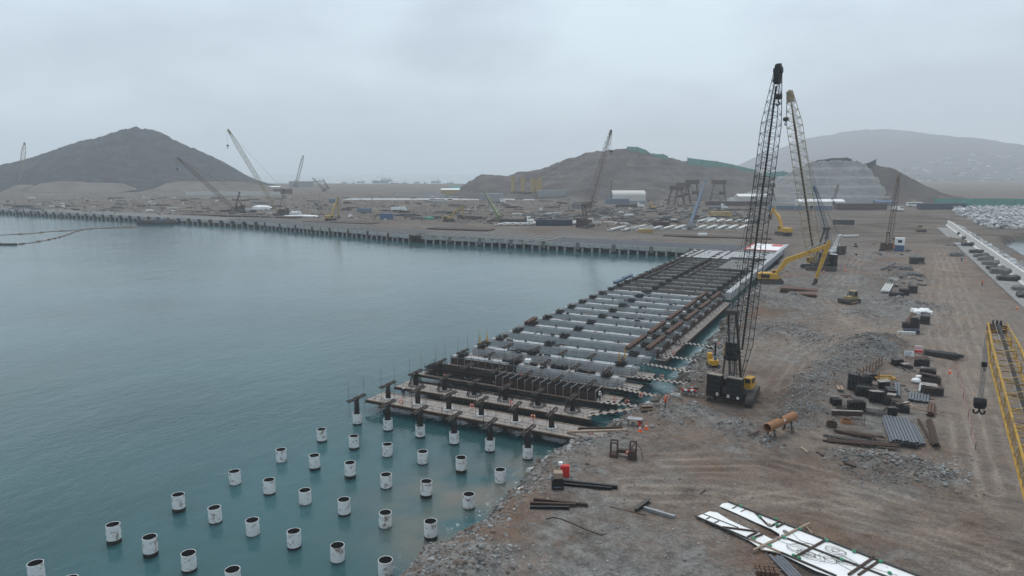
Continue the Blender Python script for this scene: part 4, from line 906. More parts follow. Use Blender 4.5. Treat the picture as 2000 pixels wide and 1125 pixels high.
# telescopic cranes
def telescopic(label, base, tip, mat, body, s=1.0, drop=15, wheels=False):
    base = Vector(base); tip = Vector(tip); h = tip-base; rz = math.atan2(h.y, h.x)-math.pi/2; t = thing('telescopic_crane', label, 'crane', base, rz); tl = Matrix.Rotation(-rz, 3, 'Z') @ h
    tm = track_mesh(7*s, 1.2*s, .9*s, False).mesh('track')
    for sd in (-1, 1): obj('track', tm, 'track', t, (sd*2.2*s,0,0))
    b = MB(); b.box(-1.9*s,1.9*s,-2*s,2*s,.7*s,1.4*s); b.box(-1.6*s,1.6*s,-3.6*s,2.2*s,1.5*s,2.5*s); b.box(-1.5*s,1.5*s,-3.6*s,-2*s,2.5*s,3.4*s); b.build('upper_deck', body, t)
    c = MB().prism([(.4*s,2.5*s),(2.4*s,2.5*s),(2.2*s,4.2*s),(.4*s,4.2*s)], .7*s, 1.7*s).build('cab', body, t); MB().box(1.71*s,1.74*s,.7*s,2.0*s,3.1*s,4.0*s).build('cab_window', 'glass', c)
    f = Vector((0,-1.8*s,3.0*s)); d = tl-f
    for i, (a, e, w_) in enumerate(((0,.42,1.3),(.4,.74,1.0),(.72,1,.75))): MB().beam(f+d*a, f+d*e, w_*s, w_*1.2*s).build('boom_section', mat, t)
    MB().tube(Vector((0,1.5*s,2.2*s)), f+d*.3, .22*s, 8).build('luffing_cylinder', 'grey_metal', t)
    dn = d.normalized(); MB().tube(tl+Vector((-.6*s,0,0)), tl+Vector((.6*s,0,0)), .6*s, 8).build('boom_head', mat, t)
    if drop: hook(t, tl+Vector((0,.7*s,0)), drop, s=1.2, lines=2)
telescopic('lime green telescopic crawler crane beside the white truck', at(972,432,4.3), atd(946,374,565), 'lime', 'lime', 1.3, 22)
telescopic('slate blue telescopic crawler crane at the end of the white beams', at(1351,447,4.3), atd(1378,353,490), 'blue_grey', 'grey_metal', 1.3, 0)
# foreground yellow boom at the frame edge
tipB = atd(1947,640,86); midB = atd(2052,985,54); dB = (midB-tipB).normalized(); k = (tipB.z-6.0)/(-dB.z); baseB = tipB + dB*k
t = thing('crane_boom', 'yellow lattice boom with a hanging black hook at the edge over the haul road', 'crane boom', baseB); tl = tipB-baseB
ch, la = MB(), MB(); wB = 2.75
st = lattice(ch, la, (0,0,0), tl, taper(wB, .1, .9, .5, .72), taper(wB*.78, .1, .9, .5, .55), 48, .12, .042, sides=6)
bo = ch.build('chords', 'ochre', t); la.build('lacing', 'ochre', bo)
dd = tl.normalized(); xx = dd.cross(Vector((0,0,1))).normalized(); yy = xx.cross(dd)
MB().beam(tl*.1+yy*(wB*.30), tl*.99+yy*(wB*.30), .34, .12).build('walkway', 'black_steel', t)
b = MB(); [b.tube(tl*f-xx*.9+yy*.5, tl*f+xx*.9+yy*.5, .035, 4, caps=False) for f in np.linspace(.1,.97,26)]; tag(b.build('hose_brackets', 'rust_dark', t), kind='stuff')
b = MB(); b.tube(tl+xx*1.05, tl-xx*1.05, .35, 10); b.beam(tl-dd*1.3, tl+dd*.4, 1.5, .5, up=yy); b.build('boom_head', 'rust_dark', t)
b = MB(); [b.tube(tl+dd*.35+xx*o-xx*.08+yy*.45, tl+dd*.35+xx*o+xx*.08+yy*.45, .42, 12) for o in (-.4,0,.4)]; b.box(*[v for c in ((tl+dd*.35)) for v in (c-.35,c+.35)]); b.build('head_sheaves', 'black_steel', t)
b = MB(); b.path([tl-xx*.4+yy*.9, tl*.72-xx*.25+yy*.75, tl*.3+yy*.7], .03, 4); b.path([tl+xx*1.0+yy*.9, tl*.6+xx*1.1+yy*1.4, tl*.2+xx*1.0+yy*1.6], .03, 4); b.build('rope', 'grey_metal', t)
hb = tl-xx*1.15-dd*2.2
b = MB(); [b.tube(hb+xx*o+dd*o2, hb+xx*o*.9+dd*o2+Vector((0,0,-8.3)), .025, 4, caps=False) for o in (-.25,-.08,.08,.25) for o2 in (-.1,.1)]; b.build('hoist_rope', 'grey_metal', t)
b = MB(); c = hb+Vector((0,0,-9.0)); b.box(c.x-.55,c.x+.55,c.y-.3,c.y+.3,c.z-.6,c.z+.7); b.tube((c.x-.65,c.y,c.z+.15),(c.x+.65,c.y,c.z+.15),.6,12); hk = b.build('hook_block', 'black_steel', t)
b = MB()
for s_ in (-1, 1): b.path([(c.x,c.y,c.z-.6),(c.x,c.y,c.z-.95),(c.x+s_*.32,c.y,c.z-1.35),(c.x+s_*.6,c.y,c.z-1.15),(c.x+s_*.58,c.y,c.z-.85)], .12, 6)
b.build('hook', 'black_steel', hk)
b = MB(); c = hb+Vector((0,0,-3.9)); b.box(c.x-.28,c.x+.28,c.y-.2,c.y+.2,c.z-.3,c.z+.3); b.path([(c.x,c.y,c.z-.3),(c.x,c.y,c.z-.55),(c.x+.18,c.y,c.z-.7),(c.x,c.y,c.z-.9)], .07, 5); b.build('small_hook', 'black_steel', t)
# the carrier under the boom foot (outside the frame)
tm_ = track_mesh(9,1.35,1.2,False).mesh('track')
for sd in (-3,3): obj('track', tm_, 'track', t, (sd,-2,-baseB.z+4))
MB().box(-1.8,1.8,-7,1,-baseB.z+5.2,-baseB.z+7.4).build('upper_deck', 'yellow', t)
# excavators
def excavator(label, base, heading, pts, s=1.0, arm='yellow', wid=.9):
    t = thing('excavator', label, 'excavator', base, heading-math.pi/2)
    tm = track_mesh(5.6*s, 1.1*s, .75*s).mesh('track')
    for sd in (-1, 1): obj('track', tm, 'track', t, (sd*1.35*s,0,0))
    MB().box(-1.0*s,1.0*s,-1.2*s,1.2*s,.5*s,1.2*s).build('car_body', 'dark_steel', t)
    h = MB().prism([(-2.9*s,1.25*s),(1.7*s,1.25*s),(1.7*s,2.2*s),(-.2*s,2.7*s),(-2.6*s,2.7*s),(-3.0*s,2.2*s)], -1.45*s, 1.45*s).build('house', arm, t)
    MB().box(-1.5*s,1.5*s,-3.35*s,-2.75*s,1.2*s,2.5*s).build('counterweight', arm, t); MB().box(1.46*s,1.5*s,-2.4*s,-.6*s,1.5*s,2.4*s).build('engine_grille', 'black_steel', h)
    c = MB().prism([(.1*s,1.9*s),(1.75*s,1.9*s),(1.85*s,2.4*s),(1.4*s,3.3*s),(.1*s,3.3*s)], -1.45*s, -.5*s).build('cab', arm, t)
    b = MB(); b.box(-1.48*s,-1.455*s,.25*s,1.3*s,2.3*s,3.15*s); b.box(-.495*s,-.47*s,.3*s,1.3*s,2.4*s,3.15*s); b.prism([(1.87*s,2.42*s),(1.88*s,2.42*s),(1.46*s,3.24*s),(1.45*s,3.24*s)], -1.35*s, -.6*s); b.build('cab_window', 'glass', c)
    P = [Vector((0,u,z)) for u, z in pts]
    def limb(name, q, ws, hs, mat):
        b = MB(); x = Vector((1,0,0)); hh = [hs[0][0]]+[h2 for _, h2 in hs]; rings = []
        for k, p in enumerate(q):
            d = ((q[k]-q[k-1]).normalized() if k else Vector((0,0,0))) + ((q[k+1]-q[k]).normalized() if k < len(q)-1 else Vector((0,0,0))); y = x.cross(d.normalized())
            rings += [p+x*sx_*ws[0]/2+y*sy_*hh[k]/2 for sx_, sy_ in ((-1,-1),(1,-1),(1,1),(-1,1))]
        n = len(q)-1; b.raw(rings, [(3,2,1,0),(4*n,4*n+1,4*n+2,4*n+3)]+[(4*k+a,4*k+(a+1)%4,4*k+4+(a+1)%4,4*k+4+a) for k in range(n) for a in range(4)])
        return b.build(name, mat, t)
    limb('boom', [P[0], P[1], P[2]], (wid*.8*s, wid*.78*s), ((.8*s,1.25*s),(1.25*s,.8*s)), arm)
    e = P[2]; d = (P[3]-e).normalized(); top = e-d*1.5*s
    limb('stick', [top, e, P[3]], (wid*.6*s, wid*.6*s), ((.4*s,1.1*s),(1.1*s,.5*s)), arm)
    b = MB(); m = P[1].lerp(P[2], .45)+Vector((0,0,.9*s)); b.tube(m, top, .13*s, 6); b.tube(m.lerp(top,.0), m.lerp(top,.5), .2*s, 6); b.tube(Vector((.5*s,1.4*s,1.9*s)), P[0].lerp(P[1],.75), .17*s, 6); b.tube(Vector((-.5*s,1.4*s,1.9*s)), P[0].lerp(P[1],.75), .17*s, 6); b.tube(e.lerp(P[3],.1)+Vector((0,.55*s,0)), P[3]+Vector((0,.5*s,.4*s)), .12*s, 6); b.build('cylinder', 'grey_metal', t)
    q = P[3]; b = MB(); b.prism([(q.y-.3*s,q.z+.2*s),(q.y+.5*s,q.z),(q.y+.35*s,q.z-1.1*s),(q.y-.5*s,q.z-1.5*s),(q.y-1.0*s,q.z-1.2*s),(q.y-.55*s,q.z-.9*s)], -.55*s, .55*s); b.build('bucket', 'dark_steel', t)
    return t
pb = on(1506,553); pk = on(1581,556)
excavator('yellow long-reach excavator with its arm bent down beside the quay', pb, math.atan2(pk.y-pb.y, pk.x-pb.x), [(1.0,2.4),(4.6,8.0),(17.2,13.4),(14.2,2.0)], 1.35, wid=1.0)
pb = at(1530,459,4.3); pk = at(1488,452,4.3)
excavator('yellow excavator with its boom raised behind the tall black crane', pb, math.atan2(pk.y-pb.y, pk.x-pb.x), [(1.2,2.6),(6,10),(13.5,14.5),(17,11)], 1.7)
pb = at(646,431,4.3); pk = at(668,428,4.3)
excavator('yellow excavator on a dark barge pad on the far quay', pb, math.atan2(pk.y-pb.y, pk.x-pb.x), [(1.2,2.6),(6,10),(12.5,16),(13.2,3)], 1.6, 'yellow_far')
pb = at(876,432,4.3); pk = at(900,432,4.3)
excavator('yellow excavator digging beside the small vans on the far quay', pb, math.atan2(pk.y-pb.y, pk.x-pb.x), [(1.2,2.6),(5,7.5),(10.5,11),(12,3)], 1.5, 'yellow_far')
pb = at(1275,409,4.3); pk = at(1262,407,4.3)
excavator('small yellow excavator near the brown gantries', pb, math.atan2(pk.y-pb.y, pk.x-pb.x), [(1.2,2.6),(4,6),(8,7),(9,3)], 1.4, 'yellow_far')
# bulldozers
def bulldozer(label, base, heading, s=1.0):
    t = thing('bulldozer', label, 'bulldozer', base, heading-math.pi/2)
    b = track_mesh(4.4*s,1.25*s,.65*s)
    for sd in (-1, 1): obj('track', b.mesh('track'), 'track', t, (sd*1.25*s,0,0))
    MB().prism([(-2.0*s,.7*s),(2.3*s,.7*s),(2.3*s,2.05*s),(.5*s,2.2*s),(-.2*s,1.9*s),(-2.0*s,1.9*s)], -.75*s, .75*s).build('engine_hood', 'dusty_yellow', t)
    c = MB().prism([(-1.6*s,1.9*s),(.3*s,1.9*s),(.1*s,3.3*s),(-1.5*s,3.3*s)], -.8*s, .8*s).build('cab', 'glass', t)
    b = MB(); b.box(-.9*s,.9*s,-1.7*s,.3*s,3.3*s,3.42*s); [b.beam((x*s,y*s,1.9*s),(x*s,(y*.95)*s,3.32*s),.12*s) for x in (-.8,.8) for y in (-1.58,.24)]; b.build('canopy', 'dusty_yellow', c)
    MB().tube((.35*s,1.3*s,2.0*s),(.35*s,1.3*s,2.9*s),.09*s,6).build('exhaust', 'black_steel', t)
    pr = [(2.9*s+.25*s*math.cos(a*1.0)-.25*s, (.1+1.3*i/6)*s) for i, a in enumerate(np.linspace(-1.2,1.2,7))]
    MB().prism(pr+[(y+.12*s, z) for y, z in reversed(pr)], -2.1*s, 2.1*s).build('blade', 'dark_steel', t)
    b = MB(); [b.beam((x*s,-.4*s,.6*s),(x*s,2.85*s,.45*s),.22*s) for x in (-1.65,1.65)]; [b.tube((x*s,1.6*s,1.7*s),(x*s,2.8*s,.9*s),.09*s,6) for x in (-.6,.6)]; b.build('push_arm', 'dusty_yellow', t)
    b = MB(); b.beam((0,-2.1*s,1.0*s),(0,-2.9*s,1.2*s),.35*s); b.beam((0,-2.9*s,1.4*s),(0,-2.95*s,.2*s),.2*s,.3*s); b.build('ripper', 'dark_steel', t)
a_, b_ = on(1684,590), on(1640,597); bulldozer('yellow bulldozer with its blade down in the middle of the site', on(1662,592), math.atan2(b_.y-a_.y, b_.x-a_.x), 1.05)
bulldozer('distant bulldozer coming along the haul road', on(1797,453), math.radians(-80), 1.3)
# road vehicles
def wheelset(t, xs, ys, r, w_):
    tyre = mesh_of(lambda b: b.tube((-w_/2,0,0),(w_/2,0,0),r,14), 'tyre'); rim = mesh_of(lambda b: b.tube((-w_/2-.02,0,0),(w_/2+.02,0,0),r*.5,10), 'rim')
    for y in ys:
        for x in xs: o = obj('wheel', tyre, 'rubber', t, (x,y,r)); obj('rim', rim, 'grey_metal', o)
def semi(label, base, heading, cab='white', load='dark_steel', s=1.0, box=False, Lt=13, name='truck'):
    t = thing(name, label, 'truck', base, heading-math.pi/2)
    c = MB().prism([(2.0*s,1.0*s),(5.8*s,1.0*s),(5.8*s,2.2*s),(4.2*s,2.4*s),(3.8*s,3.5*s),(2.6*s,3.9*s),(2.0*s,3.9*s)], -1.2*s, 1.2*s).build('cab', cab, t)
    b = MB(); b.box(-1.23*s,-1.205*s,2.9*s,3.8*s,2.5*s,3.3*s); b.box(1.205*s,1.23*s,2.9*s,3.8*s,2.5*s,3.3*s); b.prism([(4.22*s,2.5*s),(4.24*s,2.5*s),(3.88*s,3.4*s),(3.86*s,3.4*s)], -1.05*s, 1.05*s); b.build('window', 'glass', c)
    b = MB(); b.box(-.5*s,.5*s,-Lt*s+2,5.2*s,.7*s,1.0*s); b.box(-1.25*s,1.25*s,-Lt*s+2,1.8*s,1.1*s,1.45*s); b.build('chassis', 'dark_steel', t)
    if box: MB().box(-1.25*s,1.25*s,-Lt*s+2,1.6*s,1.46*s,4.0*s).build('container', load, t)
    else: MB().box(-1.1*s,1.1*s,-Lt*s+2.3,1.2*s,1.46*s,2.4*s).build('load', load, t)
    wheelset(t, (-1.0*s,1.0*s), (4.8*s,.9*s,-.3*s,-Lt*s+5,-Lt*s+3.7), .55*s, .5*s)
def tipper(label, base, heading, mat='yellow_far', s=1.0):
    t = thing('tipper_truck', label, 'truck', base, heading-math.pi/2)
    c = MB().prism([(2.6*s,.9*s),(4.8*s,.9*s),(4.8*s,2.2*s),(4.3*s,3.1*s),(2.6*s,3.1*s)], -1.2*s, 1.2*s).build('cab', mat, t); MB().prism([(4.83*s,2.2*s),(4.85*s,2.2*s),(4.4*s,3.0*s),(4.38*s,3.0*s)], -1.0*s, 1.0*s).build('window', 'glass', c)
    MB().prism([(-4.0*s,1.3*s),(2.2*s,1.3*s),(2.4*s,3.0*s),(-4.4*s,2.9*s)], -1.25*s, 1.25*s).build('dump_body', mat, t); MB().box(-.5*s,.5*s,-3.8*s,4.4*s,.7*s,1.1*s).build('chassis', 'dark_steel', t)
    wheelset(t, (-1.0*s,1.0*s), (3.7*s,-1.2*s,-2.5*s), .55*s, .5*s)
HX = math.radians(25)
semi('white bonneted truck with a long dark trailer beside the lime crane', at(1022,436,4.3), HX, s=1.35, Lt=15)
semi('white truck with a dark trailer by the pale storage hall', at(1240,406,4.3), HX, s=1.5, Lt=15)
semi('white truck with a grey box in front of the brown gantries', at(1403,409,4.3), HX, s=1.5, load='grey_metal', Lt=8, box=False)
semi('white truck far off by the green roofed sheds', at(972,397,4.3), HX, s=1.5, load='grey_metal', Lt=9)
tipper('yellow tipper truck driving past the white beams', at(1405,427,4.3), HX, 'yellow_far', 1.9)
tipper('white lorry near the blue container on the far quay', at(778,414,4.3), HX, 'white', 1.6)
tipper('small pale truck on the ramp beside the brown crane', on(1752,413), math.radians(-60), 'white', 1.6)
t = thing('bus', 'white bus parked below the dark hill', 'bus', at(1786,403,4.3), HX); MB().box(-6.5,6.5,-1.4,1.4,.5,3.6).build('body', 'white', t); MB().box(-6.2,6.2,-1.43,-1.405,1.9,2.9).build('window_strip', 'glass', t)
tyre = MB().tube((0,-1.42,0),(0,1.42,0),.55,12).mesh('wheel')
for x in (-4.2,4.2): obj('wheel', tyre, 'rubber', t, (x,0,.55))
t.scale = (1.25,1.25,1.25)
# people
def person(label, base, rz=0, vest='orange', s=1.0):
    import bmesh
    J = {'pelvis':(0,0,.95,.15),'chest':(0,0,1.3,.17),'neck':(0,0,1.5,.07),'head':(0,.02,1.66,.11),'crown':(0,.02,1.74,.09),'ls':(-.2,0,1.42,.075),'le':(-.28,.02,1.14,.055),'lw':(-.27,.12,.9,.045),'rs':(.2,0,1.42,.075),'re':(.27,.04,1.15,.055),'rw':(.2,.2,.98,.045),'lh':(-.1,0,.9,.11),'lk':(-.12,.06,.5,.075),'la':(-.13,-.02,.1,.055),'lt':(-.14,.14,.04,.045),'rh':(.1,0,.9,.11),'rk':(.12,.0,.5,.075),'ra':(.13,-.08,.1,.055),'rt':(.14,.08,.04,.045)}
    E_ = [('pelvis','chest'),('chest','neck'),('neck','head'),('head','crown'),('chest','ls'),('ls','le'),('le','lw'),('chest','rs'),('rs','re'),('re','rw'),('pelvis','lh'),('lh','lk'),('lk','la'),('la','lt'),('pelvis','rh'),('rh','rk'),('rk','ra'),('ra','rt')]
    ks = list(J); m = bpy.data.meshes.new('body'); m.from_pydata([J[k][:3] for k in ks], [(ks.index(a), ks.index(b)) for a, b in E_], [])
    t = thing('person', label, 'person', base, rz); o = obj('body', m, 'navy', t)
    o.modifiers.new('Skin', 'SKIN'); sv = m.skin_vertices[0].data
    for i, k in enumerate(ks): sv[i].radius = (J[k][3],)*2
    sv[0].use_root = True; o.modifiers.new('Sub', 'SUBSURF').levels = 1; o.modifiers['Sub'].render_levels = 1
    MB().prism([(-.19,.98),(.19,.98),(.2,1.3),(.14,1.47),(-.14,1.47),(-.2,1.3)], -.25, .25).build('vest', vest, o)
    b = MB(); b.tube((0,.02,1.7),(0,.02,1.82),.15,10,.08); b.tube((0,.05,1.69),(0,.05,1.715),.19,10); b.build('helmet', 'white' if vest != 'orange' else 'orange', o)
    MB().tube((0,.1,1.6),(0,.13,1.66),.075,8).build('face', 'skin', o); t.scale = (s,s,s)
person('worker in an orange vest walking on the track beside the tall black crane', on(1299,797), 2.0, s=1.05)
person('worker in an orange vest crossing the haul road near the sea wall', on(1918,559), 1.0, s=1.1)
person('worker in dark clothes standing behind the seaward column on the first platform', (2.2, ROW+1.6, 1.93), 0.5, 'navy')
person('worker in dark clothes beside the red and white cones near the sea wall', on(1878,512), 1.0, 'navy', 1.15)
person('worker in a white top at the shore end of the third platform', (34.2, ROW*3-1.2, 1.93), 2.5, 'white')
# ------------------------------------------------------------------ sea wall and breakwater
t = thing('sea_wall', 'long pale concrete sea wall with a low apron along the outer edge of the site', 'wall', (0,0,0))
wm = MB(); wm.raw([(121.0,0,3.5),(122.9,0,3.5),(122.9,0,8.0),(122.0,0,8.0),(121.7,0,5.2),(121.0,0,4.8),(121.0,7.9,3.5),(122.9,7.9,3.5),(122.9,7.9,8.0),(122.0,7.9,8.0),(121.7,7.9,5.2),(121.0,7.9,4.8)],
   [(i,(i+1)%6,6+(i+1)%6,6+i) for i in range(6)]+[(5,4,3,2,1,0),(6,7,8,9,10,11)]); wm = wm.mesh('wall_segment')
am = MB().box(114.2,120.95,0,7.9,3.2,4.55).mesh('apron_slab')
for i in range(46):
    y = 125+i*8; obj('wall_segment', wm, 'concrete_pale', t, (0,y,rnd.uniform(-.03,.03)))
    if i < 43: obj('apron_slab', am, 'concrete_mid', t, (0,y,rnd.uniform(-.03,.02)))
RV = np.array([tuple(v) for v in ROCKV]); RF = np.array(ROCKF)
def rocks(name, pts, mat, seed, kind='stuff'):
    R_ = np.random.RandomState(seed); P_ = np.array(pts); n = len(P_); s = P_[:,3]
    sc_ = np.stack([s*R_.uniform(.7,1.2,n), s*R_.uniform(.6,1.0,n), s*R_.uniform(.45,.8,n)], -1)
    V = RV[None]*R_.uniform(.78,1.16,(n,12,1))*sc_[:,None,:]
    a = R_.uniform(0,6.28,n); c, d = np.cos(a)[:,None], np.sin(a)[:,None]; tx = R_.uniform(-.35,.35,n); ct, st_ = np.cos(tx)[:,None], np.sin(tx)[:,None]
    y = V[...,1]*ct-V[...,2]*st_; z = V[...,1]*st_+V[...,2]*ct; x = V[...,0]
    V = np.stack([x*c-y*d, x*d+y*c, z], -1)+P_[:,None,:3]
    Fc = (RF[None]+(np.arange(n)*12)[:,None,None]).reshape(-1)
    m = bpy.data.meshes.new(name); m.vertices.add(n*12); m.vertices.foreach_set('co', V.reshape(-1).astype(np.float32)); m.loops.add(len(Fc)); m.loops.foreach_set('vertex_index', Fc.astype(np.int32))
    m.polygons.add(len(Fc)//3); m.polygons.foreach_set('loop_start', np.arange(0,len(Fc),3,dtype=np.int32)); m.update(calc_edges=True)
    m.polygons.foreach_set('use_smooth', [False]*(len(Fc)//3))
    return tag(obj(name, m, mat), kind=kind)
r = random.Random(5); pts = []
for _ in range(3600):
    y = r.uniform(130,500); x = 123+r.random()**.8*19; pts.append((x, y, max(-.6, 6.4-(x-123)*.38)+r.uniform(-.4,.3), r.uniform(.8,1.6)))
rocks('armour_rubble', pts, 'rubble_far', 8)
pts = []
for _ in range(4200):
    px = r.uniform(1862,2080); py = 404+ (r.random()**1.2)*38
    if px < 1862+(py-404)*2.4-20 and py > 412: continue
    p = at(px, py, 5.5); pts.append((p.x, p.y, 3.9+r.random()**2*3.2, r.uniform(1.0,2.4)))
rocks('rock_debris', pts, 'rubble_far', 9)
# heaps of stuff left on the apron
def wrapped(label, px, py, w_, d_, h_, mat, z=4.56, rz=0, cat='covered stack', name='covered_stack'):
    p = at(px, py, z); t = thing(name, label, cat, (p.x,p.y,z), rz, None); b = MB(); n = 5
    q = random.Random(int(px*7+py)); top = []; 
    for i in range(n+1):
        for j in range(n+1):
            u, v = i/n-.5, j/n-.5; edge = max(abs(u),abs(v)) > .45
            top.append((u*w_*(1.06 if edge else 1), v*d_*(1.06 if edge else 1), h_*(q.uniform(.62,1.0) if not edge else q.uniform(.35,.8))))
    base = [(u*w_*1.1, v*d_*1.1, 0) for u, v in [((i/n-.5),-.5) for i in range(n)]+[(.5,j/n-.5) for j in range(n)]+[(.5-i/n,.5) for i in range(n)]+[(-.5,.5-j/n) for j in range(n)]]
    rim = [i*(n+1) for i in range(n)]+[n*(n+1)+j for j in range(n)]+[(n-i)*(n+1)+n for i in range(n)]+[n-j for j in range(n)]
    N_ = len(top); m = len(base); b.raw(top+base, [(i*(n+1)+j,(i+1)*(n+1)+j,(i+1)*(n+1)+j+1,i*(n+1)+j+1) for i in range(n) for j in range(n)]+[(N_+k, N_+(k+1)%m, rim[(k+1)%m], rim[k]) for k in range(m)])
    b.build('tarpaulin', mat, t); MB().box(-w_*.5,w_*.5,-d_*.5,d_*.5,.02,.18).build('pallet', 'timber', t); return t
for i, (px, py, w_, d_, h_, m_) in enumerate([(1893,468,7,5,2.2,'concrete_old'),(1880,459,5,4,2.0,'tarp_black'),(1892,480,6,4,2,'tarp_black'),(1909,494,6,4,1.9,'tarp_black'),(1918,502,6,4,2.0,'concrete_old'),(1930,509,7,4,2.2,'concrete_old'),(1939,517,7,4,2.1,'concrete_old'),(1946,526,6,4,1.7,'tarp_black'),(1957,534,7,4.5,2.6,'concrete_old'),(1971,547,6.5,4.5,2.0,'tarp_black'),(1992,566,4,4,1.6,'concrete_old'),(2003,580,4,4,1.6,'tarp_black'),(1868,500,5,4,2.2,'concrete_old')]):
    lab = 'tarpaulin-covered stack on the sea wall apron, %s from its far end' % ORD[i] if i < 12 else 'grey covered block standing on the ground before the sea wall'
    wrapped(lab, px, py, w_, d_, h_, m_, 4.56 if i < 12 else 4.1)
t = thing('beam_stack', 'dark row of short beams lying before the sea wall apron', 'beams', on(1866,480), 0)
for i in range(7): MB().box(-5+i*1.5,-4.1+i*1.5,-2,2,0,.6).build('beam', 'tarp_black' if i % 2 else 'concrete_old', t)
# ------------------------------------------------------------------ loose stone
r = random.Random(21); gp = []; bp = []
def scatter(n, px0, px1, py0, py1, s0, s1, lst, cond=None):
    for _ in range(n):
        px, py = r.uniform(px0,px1), r.uniform(py0,py1)
        if cond and not cond(px, py): continue
        p = at(px, py, 4.0); lst.append([p.x, p.y, r.uniform(s0,s1)*(.6+.8*r.random()**3)])
for (hx, hy), R_, h_, k_ in HP:
    if hy > 260: continue
    for _ in range(int(34*R_**1.35)):
        a = r.uniform(0,6.3); d = R_*abs(r.gauss(0,.75)); (bp if r.random() < .3 else gp).append([hx+d*math.cos(a), hy+d*math.sin(a), r.uniform(.08,.26)*(.7+1.2*r.random()**4)])
for (x0,y0),(x1,y1) in zip(SHORE[1:20], SHORE[2:21]):
    L_ = math.hypot(x1-x0,y1-y0)
    for _ in range(int(L_*(48 if y0 < 0 else 30))):
        f = r.random(); o = r.gauss(.8,2.6); nx, ny = (y1-y0)/L_, -(x1-x0)/L_
        (bp if r.random() < .3 else gp).append([x0+(x1-x0)*f+nx*o, y0+(y1-y0)*f+ny*o, r.uniform(.06,.27 if y0 < 0 else .4)*(.7+1.6*r.random()**5)])
band = [(1558,832),(1563,795),(1578,758),(1618,722),(1680,697),(1752,686)]
bw3 = [at(*p, 4.6) for p in band]
for a, b_ in zip(bw3, bw3[1:]):
    for _ in range(int((b_-a).length*95)):
        f = r.random(); o = r.gauss(0,2.0); d = (b_-a).normalized(); gp.append([a.x+(b_.x-a.x)*f-d.y*o, a.y+(b_.y-a.y)*f+d.x*o, r.uniform(.06,.17)*(.7+1.0*r.random()**4)])
scatter(900, 1440, 1640, 580, 690, .08, .2, bp); scatter(700, 1560, 1780, 640, 720, .08, .22, gp); scatter(500, 1640, 1900, 885, 945, .08, .25, gp)
scatter(5200, 900, 1960, 640, 1125, .04, .11, gp); scatter(1600, 1450, 1900, 470, 660, .1, .25, gp); scatter(500, 880, 1500, 930, 1125, .08, .2, gp, lambda x, y: x > 2300-1.3*y)
def drop_rocks(name, lst, mat, seed):
    X = np.array([q[0] for q in lst]); Y = np.array([q[1] for q in lst]); Z = ground_z(X, Y)[0]
    rocks(name, [(x,y,z+.15*s,s) for (x,y,s), z in zip(lst, Z) if z > .85], mat, seed); return [(x,y,z+.15*s,s) for (x,y,s), z in zip(lst, Z) if -.6 < z <= .85]
rocks('wet_rubble', drop_rocks('gravel', gp, 'rubble', 31) + drop_rocks('rubble', bp, 'rubble_brown', 32), 'rubble_wet', 33)
def boulder(px, py, sx_, sy_, sz_, mat, label, z=None, rz=0, group=None, name='boulder'):
    p = on(px, py) if z is None else at(px, py, z); q = random.Random(int(px*3+py)); b = MB(); b.rock((0,0,sz_*.35), sx_, sy_, sz_, q, 0)
    m = b.mesh('boulder'); o = obj(name, m, mat, None, p, rz); tag(o, label, 'boulder', group)
    md = o.modifiers.new('Sub', 'SUBSURF'); md.subdivision_type = 'SIMPLE'; md.levels = md.render_levels = 2
    tx = bpy.data.textures.get('rockt') or bpy.data.textures.new('rockt', 'CLOUDS'); tx.noise_scale = .7
    d = o.modifiers.new('Disp', 'DISPLACE'); d.texture = tx; d.strength = .35*min(sx_,sy_,sz_); d.texture_coords = 'LOCAL'; return o
for px, py, a, b_, c_, rz, m_, lab in [(1058,920,2.6,.8,.6,.6,'boulder_pale','long pale slab of rock on the waterline beside the red box'),(1085,906,1.6,.6,.6,.6,'boulder_pale','white rock slab leaning at the top of the shore above the others'),(1022,965,1.9,.8,.7,.8,'boulder_pale','pale rock slab on the shore below the grey beam'),(1062,918,.9,.7,.5,.2,'boulder','grey rock next to the long pale slab'),(1008,975,1.0,.6,.6,.9,'boulder_pale','pale rock standing in the muddy shallows'),(1056,906,.9,.7,.7,0,'rubble_brown','brown rock at the water behind the pale slabs'),(1095,885,1.2,.8,.6,.4,'boulder','dark grey rock in the water below the first platform'),(1025,985,.8,.6,.5,.3,'boulder','grey rock at the foot of the muddy bank'),(1000,990,.9,.6,.5,.5,'boulder','low grey rock furthest out in the muddy shallows'),(850,1098,.7,.5,.4,.4,'boulder_pale','pale rock on the shore at the near corner of the site'),(1040,940,1.3,.6,.5,.7,'boulder','grey rock between the two pale slabs')]:
    boulder(px, py, a, b_, c_, m_, lab, .35, rz)
q = random.Random(77); n = 0
for (px, py) in [(1268,772),(1285,760),(1296,752),(1306,745),(1318,738),(1325,726),(1335,716),(1346,706),(1338,700),(1355,690),(1352,680),(1362,672),(1370,665),(1378,656),(1384,648),(1390,640),(1396,634),(1401,626),(1406,619),(1412,611),(1417,604),(1421,598),(1427,590),(1432,582),(1310,752),(1292,770),(1278,785),(1262,790),(1330,740),(1347,722),(1240,805),(1228,812),(1300,765),(1322,748),(1288,790),(1250,800)]:
    n += 1; s_ = q.uniform(.55,1.1); p_ = at(px+q.uniform(-3,3), py+q.uniform(-2,2), 2.0) + Vector((q.uniform(1.2,3.6), 0, 0))
    o = boulder(px, py, s_*q.uniform(.9,1.4), s_, s_*.7, q.choice(['boulder','boulder','rubble_brown','rubble_wet']), 'angular grey rock on the shore by the gangways, %s of the row' % ORD[n], 1.6, q.uniform(0,6), 'rocks along the shore by the gangways'); o.location = (p_.x, p_.y, max(gz(p_.x, p_.y)-.1, -.3))
